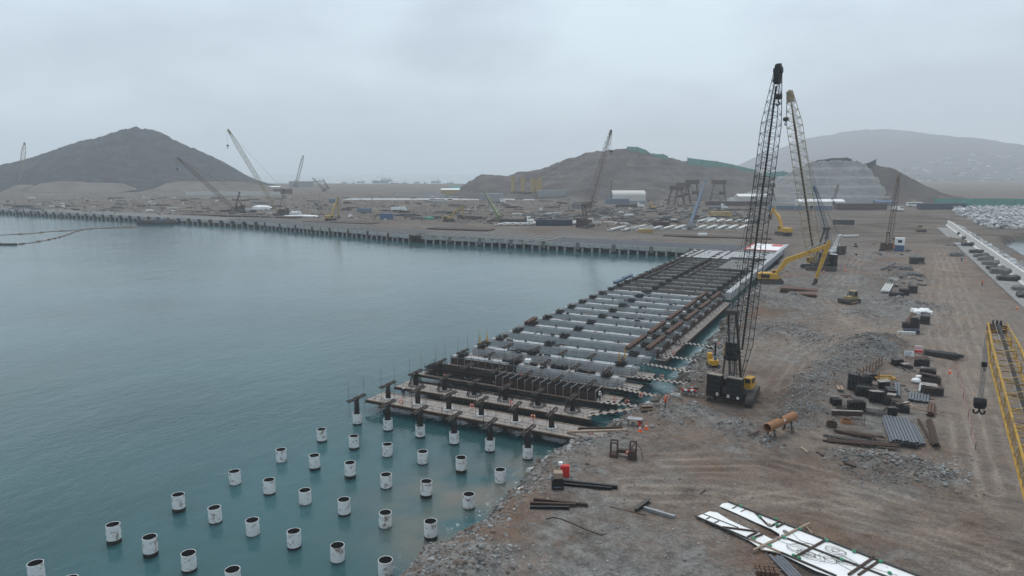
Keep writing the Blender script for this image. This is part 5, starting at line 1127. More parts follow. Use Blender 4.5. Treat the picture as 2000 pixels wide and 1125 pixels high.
# ------------------------------------------------------------------ storage yard
def frame_of(p, q): return math.atan2(q.y-p.y, q.x-p.x)
def form_box(px, py, w_, d_, h_, rz, label, mat='tarp_black', ribs=5, tilt=0):
    t = thing('steel_form', label, 'form', on(px, py), rz, 'black steel forms in the storage yard')
    MB().box(-w_/2+.06,w_/2-.06,-d_/2+.06,d_/2-.06,.05,h_-.1).build('panel', mat, t)
    b = MB()
    for i in range(ribs):
        x = -w_/2+w_*i/(ribs-1)
        for y in (-d_/2, d_/2): b.beam((x,y,0),(x,y,h_),.09)
        b.beam((x,-d_/2,h_),(x,d_/2,h_),.09)
    b.build('rib', 'dark_steel', t)
    b = MB()
    for z in (.08, h_*.5, h_):
        for y in (-d_/2-.02, d_/2+.02): b.beam((-w_/2,y,z),(w_/2,y,z),.1)
        for x in (-w_/2-.02, w_/2+.02): b.beam((x,-d_/2,z),(x,d_/2,z),.1)
    tag(b.build('waler', 'black_steel', t), kind='stuff'); return t
FB = [(1632,790,1.6,1.4,1.4,.3,'small black form at the corner of the yard by the gravel bank'),(1672,800,2.8,1.5,1.9,.2,'wide black form behind the rebar mats'),(1683,772,2.4,1.8,2.0,.2,'black form next to the tall rusty posts, behind the wide one'),(1665,760,1.8,1.6,2.8,.1,'tall black form with standing panels near the gravel bank'),(1690,752,2.0,1.4,2.2,.4,'black form leaning by the rust-coloured frame'),(1712,785,2.6,1.5,1.7,.1,'black form in the middle of the yard left of the flat one'),(1735,790,1.8,1.4,1.8,.2,'narrow black form beside the stacked flat panels'),(1757,803,3.0,1.8,1.4,-.1,'low black form with lids next to the big grey pipes'),(1742,815,1.5,1.3,1.6,.2,'black form touching the end of the grey pipes'),(1726,758,2.0,1.5,1.4,.3,'black form under the yellow frame'),(1738,772,1.8,1.2,1.0,.6,'low black form with loose sheets behind the middle ones'),(1820,770,3.4,2.0,1.4,.05,'neat black stack of panels, nearest of the three by the tape'),(1818,748,3.2,2.0,1.3,.05,'neat black stack of panels, middle of the three by the tape'),(1812,731,3.0,1.8,1.1,.05,'neat black stack of panels behind the white bags'),(1800,716,3.0,1.6,1.5,.0,'black form behind the white bags with a sagging sheet'),(1752,713,2.0,1.5,1.2,.4,'black form near the white sign boards'),(1772,722,1.8,1.4,1.1,.5,'small black form with sheets near the sign boards'),(1704,741,1.6,1.2,1.3,.2,'small black form behind the yellow frame post'),(1786,640,1.9,1.8,2.5,.1,'black crate stack beside the white tarpaulin, nearer of two'),(1806,632,2.4,1.8,2.5,.1,'black crate stack beside the white tarpaulin, farther of two'),(1770,640,2.0,1.5,1.3,.3,'low black crate before the white tarpaulin')]
qf = random.Random(8)
for px, py, w_, d_, h_, rz, lab in FB:
    o = form_box(px, py, w_*.86, d_*.86, h_*qf.uniform(.65,1.0), rz+qf.uniform(-.2,.2), lab, qf.choice(['tarp_black','black_steel','dark_steel','tarp_black']), qf.choice([4,5,6,7])); o.rotation_euler.x = qf.uniform(-.05,.05)
    for k_ in range(qf.choice([0,1,2])):
        sh_ = MB().box(-w_*qf.uniform(.3,.55), w_*qf.uniform(.3,.55), -d_*.5, d_*.5, 0, .05).build('loose_sheet', qf.choice(['tarp_black','dark_steel','rust_dark','plywood']), o, (qf.uniform(-.4,.4), qf.uniform(-.5,.5), h_*1.02+k_*.12)); sh_.rotation_euler = (qf.uniform(-.12,.12), qf.uniform(-.15,.15), qf.uniform(-.5,.5))
for i in range(24):
    px, py = 1640+i*8.3+qf.uniform(-3,3), qf.uniform(705,815)
    pl = thing('loose_panel', 'flat dark panel lying loose among the black forms, %s from the gravel bank' % ORD[i], 'panel', on(px, py)+Vector((0,0,.02)), qf.uniform(0,3), 'loose panels in the storage yard'); a_, b_ = qf.uniform(.5,1.3), qf.uniform(.15,.6)
    pb_ = MB().box(-a_,a_,-b_,b_,0,.07).build('board', qf.choice(['tarp_black','dark_steel','rust_dark','timber']), pl); MB().box(-a_,a_,-.05,.05,.07,.13).build('rib', 'rust_dark', pl)
for px, py, w_, d_, h_, lab in [(1765,576,2.5,2,1.9,'black skip in the scrap rows, nearer of two'),(1782,572,2.2,2,2.2,'black skip in the scrap rows, farther of two'),(1750,580,3.5,2.5,1.4,'low black skip at the edge of the scrap rows'),(1790,515,5,2.5,2.6,'black frame stack at the far end of the scrap rows')]: form_box(px, py, w_, d_, h_, .2, lab)
def pipes(label, p0, p1, n, rad, mat, gap=1.08, layers=1, name='pipe_bundle', jit=.25, hollow=True):
    a, b = on(*p0), on(*p1); d = b-a; d.z = 0; L_ = d.length; d.normalize(); rz = math.atan2(d.y, d.x); t = thing(name, label, 'pipes', Vector((a.x,a.y,max(a.z,b.z)+.05)), rz)
    m = (MB().pipe((0,0,0),(L_,0,0),rad,rad*.82,10) if hollow else MB().tube((0,0,0),(L_,0,0),rad,8)).mesh('pipe')
    for l in range(layers):
        for i in range(n-l): obj('pipe', m, mat, t, (rnd.uniform(-jit,jit), (i-(n-1)/2+l*.5)*rad*2*gap, rad+l*rad*1.75))
    b = MB(); [b.box(L_*f-.06,L_*f+.06,-n*rad*gap-.2,n*rad*gap+.2,-.06,.0) for f in (.15,.5,.85)]; b.build('bearer', 'timber', t); return t
pipes('wide bundle of long grey plastic pipes in the storage yard', (1748,822), (1768,875), 9, .2, 'hdpe', layers=2)
pipes('grey pipes laid against the wide bundle on its road side', (1775,830), (1795,872), 5, .16, 'hdpe')
pipes('row of short grey pipes near the black panel stacks', (1793,787), (1796,772), 7, .2, 'hdpe')
pipes('two grey pipes behind the short grey row', (1753,778), (1752,750), 2, .2, 'hdpe')
pipes('short bundle of rusty pipes by the tape line', (1817,815), (1820,794), 3, .18, 'rust_steel', layers=2)
pipes('long bundle of rusty pipes near the tape line', (1828,878), (1815,824), 3, .15, 'rust_dark', layers=2)
pipes('thin rusty pipes lying next to the long rusty bundle', (1820,872), (1793,820), 2, .09, 'rust_dark')
pipes('long dark steel rails on the ground along the front of the yard', (1612,862), (1752,878), 4, .14, 'rust_dark', name='rail_bundle', jit=.5)
pipes('bundle of rusty bars behind the long dark rails', (1642,845), (1715,860), 7, .08, 'rust_dark', name='bar_bundle', jit=1.0, layers=2)
pipes('bundle of thin bars with a white tag in front of the rust ring', (1618,853), (1700,866), 6, .07, 'dark_steel', name='bar_bundle', jit=1.0)
pipes('heap of black rods at the corner of the yard beside the tape', (1812,692), (1873,703), 12, .11, 'black_steel', layers=4, name='rod_heap', jit=.9)
pipes('rusty rails lying before the white tarpaulin', (1767,640), (1785,612), 4, .15, 'rust_steel', name='rail_bundle')
pipes('grey beams lying at the near end of the scrap rows', (1728,573), (1737,557), 4, .3, 'concrete_pale', hollow=False, name='beam_bundle')
pipes('long grey girder lying across the far end of the scrap rows', (1722,528), (1748,517), 1, .45, 'concrete_old', hollow=False, name='girder')
pipes('long pale pipe lying beyond the brown crane', (1645,464), (1677,463), 1, .7, 'concrete_pale', name='concrete_pipe')
# rebar mats, rings, timber with white cap, yellow frame
p = on(1685,806); t = thing('rebar_mat', 'flat rebar cage lying in front of the black forms', 'rebar cage', p, on(1720,812) and frame_of(on(1642,800), on(1722,812)))
b = MB()
for z in (.1,.6):
    for y in np.linspace(-.8,.8,6): b.beam((-3.8,y,z),(3.8,y,z),.04)
for x in np.linspace(-3.8,3.8,22): b.beam((x,-.8,.1),(x,.8,.1),.035); b.beam((x,-.8,.1),(x,-.8,.6),.035); b.beam((x,.8,.1),(x,.8,.6),.035); b.beam((x,-.8,.6),(x,.8,.6),.035)
b.build('bars', 'rebar', t)
a, b_ = on(1624,811), on(1683,818); t = thing('form_panel', 'rust-brown panel with a pale timber on top in the yard', 'panel', a, frame_of(a, b_)); L_ = (b_-a).length
MB().box(0,L_,-.1,.1,0,.75).build('panel', 'rust_dark', t); MB().box(-.05,L_+.05,-.22,.16,.76,.9).build('timber', 'plywood', t)
t = thing('steel_ring', 'rust-brown steel ring lying in the yard by the gravel bank', 'ring', on(1624,833)); MB().pipe((0,0,0),(0,0,.7),.75,.68,22).build('ring', 'rust_dark', t)
t = thing('cable_coil', 'coil of orange-brown bars in the middle of the yard front', 'coil', on(1653,826)); b = MB(); [b.torus((0,0,.1+.09*i),.85-.03*i,.05,n=20,m=4) for i in range(6)]; b.build('coil', 'pipe_rust', t)
t = thing('wire_cage', 'open wire cage standing behind the coil in the yard', 'cage', on(1675,828)); b = MB()
for x in (-.9,.9):
    for y in (-.5,.5): b.beam((x,y,0),(x,y,1.4),.05)
for z in (.05,.7,1.4): b.beam((-.9,-.5,z),(.9,-.5,z),.04); b.beam((-.9,.5,z),(.9,.5,z),.04); b.beam((-.9,-.5,z),(-.9,.5,z),.04); b.beam((.9,-.5,z),(.9,.5,z),.04)
b.build('bars', 'rebar', t)
t = thing('lifting_cradle', 'yellow steel frame on posts among the black forms', 'frame', on(1727,744), .45)
for y in (-.9,.9): MB().box(-1.6,1.6,y-.12,y+.12,.5,.8).build('side_beam', 'yellow', t)
for x in (-1.6,1.6): MB().box(x-.1,x+.1,-.8,.8,.5,.8).build('end_beam', 'yellow', t)
for x in (-1.6,1.6):
    for y in (-.9,.9): MB().box(x-.08,x+.08,y-.08-.21*(1 if y<0 else -1),y+.08-.21*(1 if y<0 else -1),0,1.9 if x < 0 else .5).build('post', 'pipe_rust', t)
a, b_ = on(1672,745), on(1722,713); t = thing('rusty_frame', 'long rusty rack of posts behind the black forms', 'rack', a, frame_of(a, b_)); L_ = (b_-a).length; b = MB()
for z in (.3,1.3): b.beam((0,0,z),(L_,0,z),.18)
b.build('rail', 'rust_steel', t); b = MB()
for i in range(9): b.beam((L_*i/8,0,0),(L_*i/8,0,1.9),.12)
b.build('post', 'rust_dark', t)
t = thing('timber_trestle', 'pair of pale timbers propped beside the black panel stacks', 'trestle', on(1799,765)); b = MB(); b.beam((-.35,-1.2,.35),(-.1,1.0,1.3),.3); b.beam((.35,-1.2,.35),(.1,1.0,1.3),.3); b.build('timber', 'concrete_pale', t); MB().box(-.4,.4,-.2,.2,0,.55).build('support', 'tarp_black', t)
def sack(px, py, s_, label, mat='white'):
    b = MB(); q = random.Random(int(px)); 
    for k in range(2): b.rock((0,0,.28*s_), .62*s_, .5*s_, .38*s_, q, 0)
    o = obj('bulk_bag', b.mesh('bulk_bag', True), mat, None, on(px, py), .3); md = o.modifiers.new('Sub','SUBSURF'); md.levels = md.render_levels = 1; tag(o, label, 'bag')
sack(1789,748,1.7,'white bulk bag nearest the yellow frame'); sack(1797,742,1.7,'white bulk bag touching the black panel stacks'); sack(1806,737,1.3,'small white bulk bag behind the other two')
# loose pale timber offcuts
t = thing('timber_offcuts', 'tangle of pale timber offcuts between the yellow frame and the bags', 'timber', on(1768,724)); q = random.Random(3)
om = MB().box(-.9,.9,-.05,.05,0,.06).mesh('offcut')
for i in range(14): o = obj('offcut', om, 'plywood', t, (q.uniform(-1.4,1.4), q.uniform(-.8,.8), .02+i*.03)); o.rotation_euler = (0, q.uniform(-.1,.1), q.uniform(0,3.14))
# sign boards
def board(px, py, w_, h_, rz, label, mat, extra=None):
    t = thing('sign_board', label, 'sign', on(px, py), rz); MB().box(-w_/2,w_/2,-.03,.03,.15,.15+h_).build('panel', mat, t)
    b = MB(); [b.beam((x,.05,0),(x,.35,.2+h_),.06) for x in (-w_/2+.1,w_/2-.1)]; b.build('leg', 'grey_metal', t)
    if extra == 'check':
        m = MB().box(0,w_/8,-.045,-.032,0,h_/10).mesh('chequer')
        for i in range(8):
            for j in range(4):
                if (i+j) % 2: obj('chequer', m, 'red', t, (-w_/2+i*w_/8,0,.15+h_*.45+j*h_/10))
        MB().box(-w_/2,w_/2,-.045,-.032,.15,.15+h_*.36).build('red_band', 'red', t)
    if extra == 'text':
        for j, (x0, x1) in enumerate(((-.8,.7),(-.85,.3),(-.8,.8),(-.8,.5))): MB().box(x0*w_/2,x1*w_/2,-.042,-.032,.25+j*h_*.21,.25+j*h_*.21+h_*.08).build('text_line', 'blue_grey', t)
board(1775,697,1.7,1.1,.15,'white notice board with rows of small print at the back of the yard','white','text')
board(1794,690,1.6,1.5,.15,'white board with a red chequer band at the back of the yard','white','check')
# cones
def cone_meshes():
    a = MB().box(-.28,.28,-.28,.28,0,.06); a.tube((0,0,.06),(0,0,.95),.21,12,.04); b = MB().tube((0,0,.42),(0,0,.62),.145,12,.105); return a.mesh('cone_body'), b.mesh('white_band')
ca, cb = cone_meshes()
for px, py, s_, lab in [(1250,843,1.0,'orange traffic cone by the shore end of the first platform, nearer of two'),(1262,838,1.0,'orange traffic cone by the shore end of the first platform, farther of two'),(1855,729,1.0,'orange traffic cone inside the pink tape line'),(1609,533,1.2,'orange traffic cone beside the cream crane tracks'),(1649,525,1.2,'orange traffic cone in the open ground, left of a pair'),(1652,530,1.2,'orange traffic cone in the open ground, right of a pair'),(1886,512,1.3,'orange and white cone near the sea wall, by the dark worker'),(1986,604,1.1,'orange cone at the edge of the haul road under the sea wall'),(1352,762,1.0,'orange cone on the bank beside the white and red barrier')]:
    t = thing('traffic_cone', lab, 'cone', on(px, py)); obj('cone_body', ca, 'orange', t); obj('white_band', cb, 'white', t); t.scale = (s_*1.1,)*3
# pink tape on posts
tp = [(1869,712),(1872,738),(1881,778),(1891,815),(1896,850),(1905,878)]; P_ = [on(*q) for q in tp]
t = thing('tape_fence', 'pink barrier tape strung on thin posts along the storage yard', 'barrier', (0,0,0))
for p in P_: MB().tube(p, p+Vector((0,0,1.15)), .045, 5).build('post', 'rust_dark', t)
for a, b_ in zip(P_, P_[1:]):
    b = MB(); n = 6; q = [a.lerp(b_, i/n)+Vector((0,0,1.0-.35*math.sin(math.pi*i/n))) for i in range(n+1)]; [b.beam(x, y, .02, .09) for x, y in zip(q, q[1:])]; b.build('tape', 'pink', t)
# white tarpaulin heap, small white blocks, blue sheet
wrapped('white tarpaulin thrown over a stack beside the black crates', 1799, 612, 4.2, 4.0, 1.5, 'sheet_white', 4.1, .2)
wrapped('blue-black sheet over a low stack behind the white blocks', 1780, 648, 3.0, 1.8, .8, 'navy', 4.1, .1)
wrapped('dark sheet spread over scrap in the middle of the scrap rows', 1770, 537, 9, 6, 1.1, 'tarp_black', 4.3, .3)
wrapped('grey covered stack at the far end of the scrap rows', 1768, 527, 4.5, 3, 2.0, 'concrete_old', 4.3, .2)
t = thing('concrete_block', 'row of white concrete blocks at the near edge of the white tarpaulin stack', 'blocks', on(1770,653), .2)
for i in range(5): MB().box(-1.9+i*.78,-1.2+i*.78,-.35,.35,0,.7).build('block', 'concrete_pale', t)
q = random.Random(14); kinds = [('concrete_old','grey'),('concrete_pale','pale'),('tarp_black','black'),('timber','brown'),('rust_dark','rusty'),('blue_grey','blue-grey')]
for i in range(46):
    if i < 26: px, py = q.uniform(1735,1805), q.uniform(512,565)
    else: px, py = q.uniform(1668,1775), q.uniform(474,502)
    k = q.choice(kinds); a_, b_, c_ = q.uniform(.6,2.6), q.uniform(.4,1.4), q.uniform(.25,.9)
    t = thing('scrap_piece', '%s %s scrap piece, %s one %s' % ('long' if a_ > 1.8 else ('low' if c_ < .45 else 'blocky'), k[1], ORD[i % 26], 'in the scrap rows by the haul road' if i < 26 else 'around the brown crane'), 'scrap', on(px, py), q.uniform(0,3.1), '%s scrap %s' % (k[1], 'rows by the haul road' if i < 26 else 'around the brown crane'))
    MB().box(-a_/2,a_/2,-b_/2,b_/2,0,c_).build('crate', k[0], t); MB().box(-a_/2-.1,a_/2+.1,-b_/4,b_/4,c_+.004,c_+.08).build('top_board', 'timber', t)
t = thing('site_cabin', 'white and blue site cabin beside the brown crane', 'cabin', on(1756,490)); MB().box(-1.5,1.5,-1.3,1.3,0,2.2).build('lower_unit', 'blue', t); u = MB().box(-1.6,1.6,-1.4,1.4,2.22,4.9).build('upper_unit', 'white', t); MB().box(-.7,.7,-1.45,-1.41,3.2,4.2).build('window', 'glass', u); t.scale = (1.3,)*3
# ------------------------------------------------------------------ near ground pieces
def stick(label, p0, p1, w_, h_, mat, name='steel_beam', cat='beam', kind='i', z=.0):
    a, b = on(*p0), on(*p1); zz = max(a.z, b.z)+z; t = thing(name, label, cat, Vector((a.x,a.y,zz)), frame_of(a, b)); L_ = math.hypot(b.x-a.x, b.y-a.y)
    (MB().ibeam((0,0,h_/2),(L_,0,h_/2),w_,h_,.05) if kind == 'i' else (MB().tube((0,0,h_/2),(L_,0,h_/2),h_/2,8) if kind == 'o' else MB().box(0,L_,-w_/2,w_/2,0,h_))).build('girder' if kind == 'i' else 'bar', mat, t); return t
stick('black steel beam lying beside the red box, pointing inland', (1100,943), (1206,955), .35, .4, 'black_steel'); stick('shorter black beam on the inland side of the one by the red box', (1100,948), (1195,957), .3, .32, 'black_steel')
stick('long dark beam lying on the shore, topmost of the small stack', (1042,978), (1148,990), .3, .35, 'rust_dark'); stick('dark beam in the shore stack, middle', (1035,986), (1125,990), .3, .35, 'rust_dark'); stick('dark beam in the shore stack, nearest the camera', (1035,993), (1112,995), .3, .3, 'black_steel')
a = stick('grey box girder lying alone on the open gravel', (1258,995), (1318,1013), .35, .35, 'grey_metal', kind='b'); a = stick('dark clamp beam lying across the end of the grey girder', (1240,1000), (1268,980), .5, .45, 'dark_steel'); stick('thin rusty bar half buried beside the grey girder', (1190,990), (1262,1008), .1, .1, 'rust_steel', kind='b', name='steel_bar')
stick('rusty bar lying on the ground below the pipe trestle', (1595,884), (1608,892), .25, .2, 'rust_dark', kind='b', name='steel_bar'); stick('short rusty rail at the edge of the rubble', (1648,906), (1672,917), .3, .25, 'rust_dark', name='rail')
stick('rust-brown plank by the gravel pile', (1487,855), (1505,851), .25, .15, 'timber', kind='b', name='plank', cat='timber'); stick('dark plank by the gravel pile', (1462,852), (1482,845), .25, .15, 'rust_dark', kind='b', name='plank', cat='timber')
stick('timber beam lying by the rubble below the yard', (1565,876), (1577,885), .3, .2, 'timber', kind='b', name='plank', cat='timber'); stick('short dark rod on the gravel in front of the white panel', (1368,965), (1378,957), .12, .1, 'rust_dark', kind='b', name='steel_bar')
for p0_, p1_, w_, m_, lab in (((1108,845),(1225,841),.5,'timber','long timber walkway beam reaching onto the first platform'),((1130,838),(1215,836),.35,'rust_dark','second timber beam beside the walkway beam')):
    a, b_ = at(*p0_, 2.05), at(*p1_, 4.1); t = thing('timber_beam', lab, 'timber', a); MB().beam((0,0,.1), b_-a+Vector((0,0,.1)), w_, .28).build('plank', m_, t)
# rusty machine frame
t = thing('rusty_frame', 'rust-brown machine frame with two uprights on the gravel by the shore', 'frame', on(1220,893), .25)
b = MB(); b.box(-2.0,-.9,-.8,.8,0,.5); b.box(.5,1.6,-.6,.8,0,.5); b.box(-1.0,.6,.1,.7,.5,.95); b.build('base', 'rust_dark', t)
b = MB(); [b.beam((x,y,.5),(x,y,2.1),.16) for x in (-1.9,-1.0,.7,1.5) for y in (-.5,.6)]; b.beam((-1.9,-.5,2.1),(-1.0,-.5,2.1),.16); b.beam((-1.9,.6,2.1),(-1.0,.6,2.1),.16); b.beam((.7,.6,2.1),(1.5,.6,2.1),.16); b.beam((.7,-.5,1.4),(1.5,.6,2.1),.12); b.build('upright', 'rust_dark', t)
b = MB(); b.tube((1.0,-.9,.7),(1.0,.2,.7),.6,14); b.build('drum', 'rust_dark', t); b = MB(); b.path([(1.6,.3,1.9),(2.1,.2,1.4),(2.3,0,.7),(2.4,-.1,.05)], .06, 5); b.build('hose', 'rust_steel', t)
t = thing('lifebuoy', 'orange and white lifebuoy leaning on the rust-brown machine frame', 'lifebuoy', on(1229,893)+Vector((.1,-.6,.75)), .3, None); obj('ring', bm_, 'orange', t); obj('band', bandm, 'white', t)
t = thing('fire_cabinet', 'bright red cabinet standing on the shore', 'cabinet', on(1103,930), .5); MB().box(-.55,.55,-.35,.35,0,1.45).build('body', 'red', t); MB().box(.552,.6,-.2,.2,.3,1.1).build('label_plate', 'white', t); MB().tube((-.5,.3,1.45),(-.5,.3,1.75),.28,10).build('drum_top', 'white', t)
t = thing('crate_stack', 'black crate with a cardboard box on top beside the red cabinet', 'crates', on(1089,953), .5); MB().box(-.7,.7,-.6,.6,0,1.3).build('crate', 'black_steel', t); MB().box(-.45,.6,-.3,.7,1.31,2.0).build('cardboard_box', 'timber', t); MB().box(-.5,.4,-.615,-.6,.3,.4).build('stripe', 'blue_grey', t)
# cable on the ground
pts = [on(px, py)+Vector((0,0,.06)) for px, py in [(1066,1015),(1080,1011),(1095,1014),(1115,1022),(1140,1033),(1160,1041),(1175,1046),(1184,1043)]]
b = MB(); b.path(pts, .06, 5); tag(b.build('cable', 'rust_dark'), 'thin brown cable snaking over the gravel near the shore', 'cable')
# rusty pipe on trestles
a, b_ = on(1497,858), on(1549,838); c = (a+b_)/2; t = thing('trestle_pipe', 'fat rusty pipe resting on two dark trestles', 'pipe', Vector((c.x,c.y,min(a.z,b_.z))), frame_of(a, b_)); L_ = (b_-a).length
pp = MB().pipe((-L_/2,0,2.1),(L_/2,0,2.1),.62,.57,20).build('pipe', 'pipe_rust', t, smooth=False); MB().box(-.2,.2,-.6,-.55,2.3,2.6).build('label_plate', 'white', pp); b = MB(); b.tube((-.1,0,2.7),(-.1,0,2.95),.18,8); b.box(-.5,.1,-.15,.15,2.75,2.85); b.build('nozzle', 'dark_steel', pp)
for x in (-L_*.33, L_*.3):
    b = MB(); [b.beam((x+dx,s_*.75,0),(x,s_*.35,1.55),.13) for s_ in (-1,1) for dx in (-.3,.3)]; b.beam((x,-.6,1.5),(x,.6,1.5),.16); b.beam((x,-.6,.5),(x,.6,.5),.09); b.build('trestle', 'dark_steel', t)
# steel plates by the long-reach excavator
for px, py, w_, d_, n_, lab in [(1547,570,7,5,3,'stack of rusty steel mats beside the long-reach excavator, left'),(1577,567,6,4,1,'flat rusty mat between the two mat stacks'),(1575,578,6,4.5,2,'stack of rusty steel mats beside the long-reach excavator, nearer the dozer')]:
    t = thing('steel_mat', lab, 'mats', on(px, py), .05); [MB().box(-w_/2,w_/2,-d_/2,d_/2,i*.5,i*.5+.42).build('mat', 'rust_steel' if i == n_-1 else 'rust_dark', t, (rnd.uniform(-.2,.2),rnd.uniform(-.2,.2),0)) for i in range(n_)]
# red and white barrier and table on the bank near the crane
t = thing('barrier', 'red and white barrier laid on a dark table by the crane tracks', 'barrier', on(1345,772), .2); MB().box(-1.1,1.1,-.5,.5,.7,.78).build('table_top', 'black_steel', t); b = MB(); [b.beam((x,y,0),(x,y,.7),.08) for x in (-1,1) for y in (-.4,.4)]; b.build('leg', 'black_steel', t)
bw_ = MB().box(0,.5,-.1,.1,.8,1.05).mesh('stripe'); br_ = bw_.copy()
for i in range(5): obj('stripe', br_ if i % 2 else bw_, 'red' if i % 2 == 0 else 'white', t, (-1.3+i*.52,0,0)) if False else obj('stripe', bw_ if i % 2 == 0 else br_, 'red' if i % 2 == 0 else 'white', t, (-1.3+i*.52,0,0))
t = thing('work_table', 'pale work table with a sloping sheet beside the orange cones', 'table', on(1240,830), .2); MB().box(-1.1,1.1,-.6,.6,1.0,1.06).build('top', 'grey_metal', t); b = MB(); [b.beam((x,y,0),(x,y,1.0),.07) for x in (-1,1) for y in (-.5,.5)]; b.build('leg', 'rebar', t); MB().box(.5,.9,-.3,.1,.05,.75).build('red_drum', 'red', t)
t = thing('timber_stack', 'dark stack of sawn timbers at the top of the gangway landing', 'timber', on(1262,803), .6); [MB().box(-.9,.9,-.5+.34*i,-.2+.34*i,.32*j,.32*j+.28).build('timber', 'timber' if (i+j) % 2 else 'rust_dark', t) for i in range(3) for j in range(3)]
# ------------------------------------------------------------------ white membrane frame in the foreground
A = on(1388,1020); B = on(1790,1150); ux = (B-A); ux.z = 0; ux.normalize(); uy = Vector((-ux.y, ux.x, 0)); Z0 = max(gz(*(A+ux*k)[:2]) for k in (0,5,10,15))+.12
t = thing('membrane_sheet', 'large white sheet panel framed with dark steel, a tapered slot cut into its far end', 'sheet', Vector((A.x,A.y,Z0)), math.atan2(ux.y, ux.x))
def fl(px, py): v = at(px, py, Z0)-Vector((A.x,A.y,Z0)); return (v.dot(ux), v.dot(uy))
S_ = lambda x, y: fl(1350+x*.225, 960+y*.225)
left = [S_(*p) for p in [(45,222),(160,175),(225,185),(330,245),(470,305),(570,345),(700,410),(760,430),(820,440),(740,430),(640,520),(500,430),(300,330)]]
def plate(pts, z0, z1, name, mat):
    n = len(pts); b = MB(); b.raw([(x,y,z0) for x,y in pts]+[(x,y,z1) for x,y in pts], [tuple(range(n-1,-1,-1)), tuple(range(n,2*n))]+[(i,(i+1)%n,n+(i+1)%n,n+i) for i in range(n)]); return b.build(name, mat, t)
plate([S_(*p) for p in [(45,222),(160,175),(225,185),(330,250),(470,315),(570,350),(690,412),(745,425),(610,500),(500,425),(280,325)]], 0, .05, 'lower_wing', 'sheet_white')
plate([S_(*p) for p in [(245,130),(270,108),(320,100),(540,180),(780,275),(905,325),(760,430),(745,425),(770,395),(765,370),(690,325),(560,270),(430,210),(330,165)]], 0, .05, 'upper_wing', 'sheet_white')
plate([S_(*p) for p in [(905,328),(1170,432),(1600,590),(2100,780),(2000,980),(1250,750),(1080,690),(780,545),(615,505),(748,430)]], 0, .05, 'main_sheet', 'sheet_white')
def bar(p, q, w_, mat, nm='frame_bar', z=.05, h_=.16):
    a, b = S_(*p), S_(*q); MB().beam((a[0],a[1],z+h_/2),(b[0],b[1],z+h_/2),w_,h_).build(nm, mat, t)
for i, (p, q, w_, m_) in enumerate([((35,222),(500,420),.16,'dark_steel'),((500,420),(780,540),.14,'timber'),((780,540),(1260,745),.18,'dark_steel'),((320,97),(900,325),.16,'dark_steel'),((900,325),(2100,795),.16,'dark_steel'),((830,415),(1750,770),.2,'dark_steel'),((540,180),(665,300),.16,'rust_dark'),((270,318),(560,355),.16,'rust_dark'),((490,405),(570,365),.16,'rust_dark'),((520,420),(620,380),.16,'rust_dark'),((690,310),(765,270),.16,'rust_dark'),((740,320),(815,280),.16,'rust_dark'),((540,520),(1030,285),.22,'timber'),((900,580),(1165,432),.2,'rust_dark'),((1365,735),(1590,580),.22,'rust_dark'),((1450,735),(1640,605),.22,'rust_dark'),((105,200),(410,320),.07,'dark_steel'),((130,245),(165,228),.07,'dark_steel'),((200,280),(240,262),.07,'dark_steel'),((355,155),(395,135),.07,'dark_steel'),((430,180),(475,160),.07,'dark_steel'),((600,510),(790,545),.12,'timber'),((980,290),(1050,370),.14,'timber')]): bar(p, q, w_, m_, z=.05+.012*(i % 5), h_=.15 if i < 16 else .07)
q = random.Random(4)
for k, (x, y, n_) in enumerate(((920,510,7),(1010,560,6),(1230,520,6),(1290,600,6),(1140,580,4))):
    b = MB(); c = S_(x, y); pts = []
    for i in range(46): a_ = i*.42; rr = .5+.45*math.sin(i*.31+k)+.12*q.random(); pts.append((c[0]+rr*1.3*math.cos(a_)+i*.012, c[1]+rr*.8*math.sin(a_), .12+.03*math.sin(i*1.7)+.002*i))
    b.path(pts, .02, 4); b.build('hose_coil', 'hose', t)
b = MB()
for p in ([(780,440),(850,465),(960,455),(1060,465)],[(1300,600),(1450,635),(1600,680),(1790,735)],[(880,370),(940,430),(1060,470)],[(1200,560),(1290,640),(1400,700)]): b.path([(*S_(*v), .1) for v in p], .02, 4)
b.build('hose', 'hose', t)
for i, (x, y) in enumerate([(433,140),(597,235),(737,255),(742,305),(942,340),(806,412),(685,485),(1173,438),(1410,535),(1642,622),(545,425),(935,590),(1305,605),(890,570),(1722,722)]):
    c = S_(x, y); b = MB(); b.rock((c[0],c[1],.22), .24, .2, .16, random.Random(i), 0); o = b.build('sandbag', 'green', t)
for i, (x, y) in enumerate([(680,305),(570,355),(800,400),(835,375),(750,420),(815,360)]):
    c = S_(x, y); b = MB(); b.rock((c[0],c[1],.2), .3, .22, .18, random.Random(40+i), 0); b.build('wrapping', 'plywood', t)
# brown crates and black pipes at the bottom edge
a = on(1498,1122); t = thing('clip_crate', 'stack of rust-brown couplers at the bottom edge beside black pipes', 'couplers', a, .3)
km = MB().box(-.16,.16,-.2,.2,0,.2).mesh('coupler')
for i in range(5):
    for j in range(3):
        for k_ in range(3): obj('coupler', km, 'rust_dark' if (i+j+k_) % 3 else 'rust_steel', t, (-.9+i*.42, -.5+j*.48, k_*.23), rnd.uniform(-.1,.1))
pipes('bundle of black pipes at the bottom edge beside the couplers', (1515,1090), (1560,1140), 4, .15, 'hdpe', layers=1)
sack(1482,1120,.9,'grey plastic sack left of the couplers', 'grey_metal')
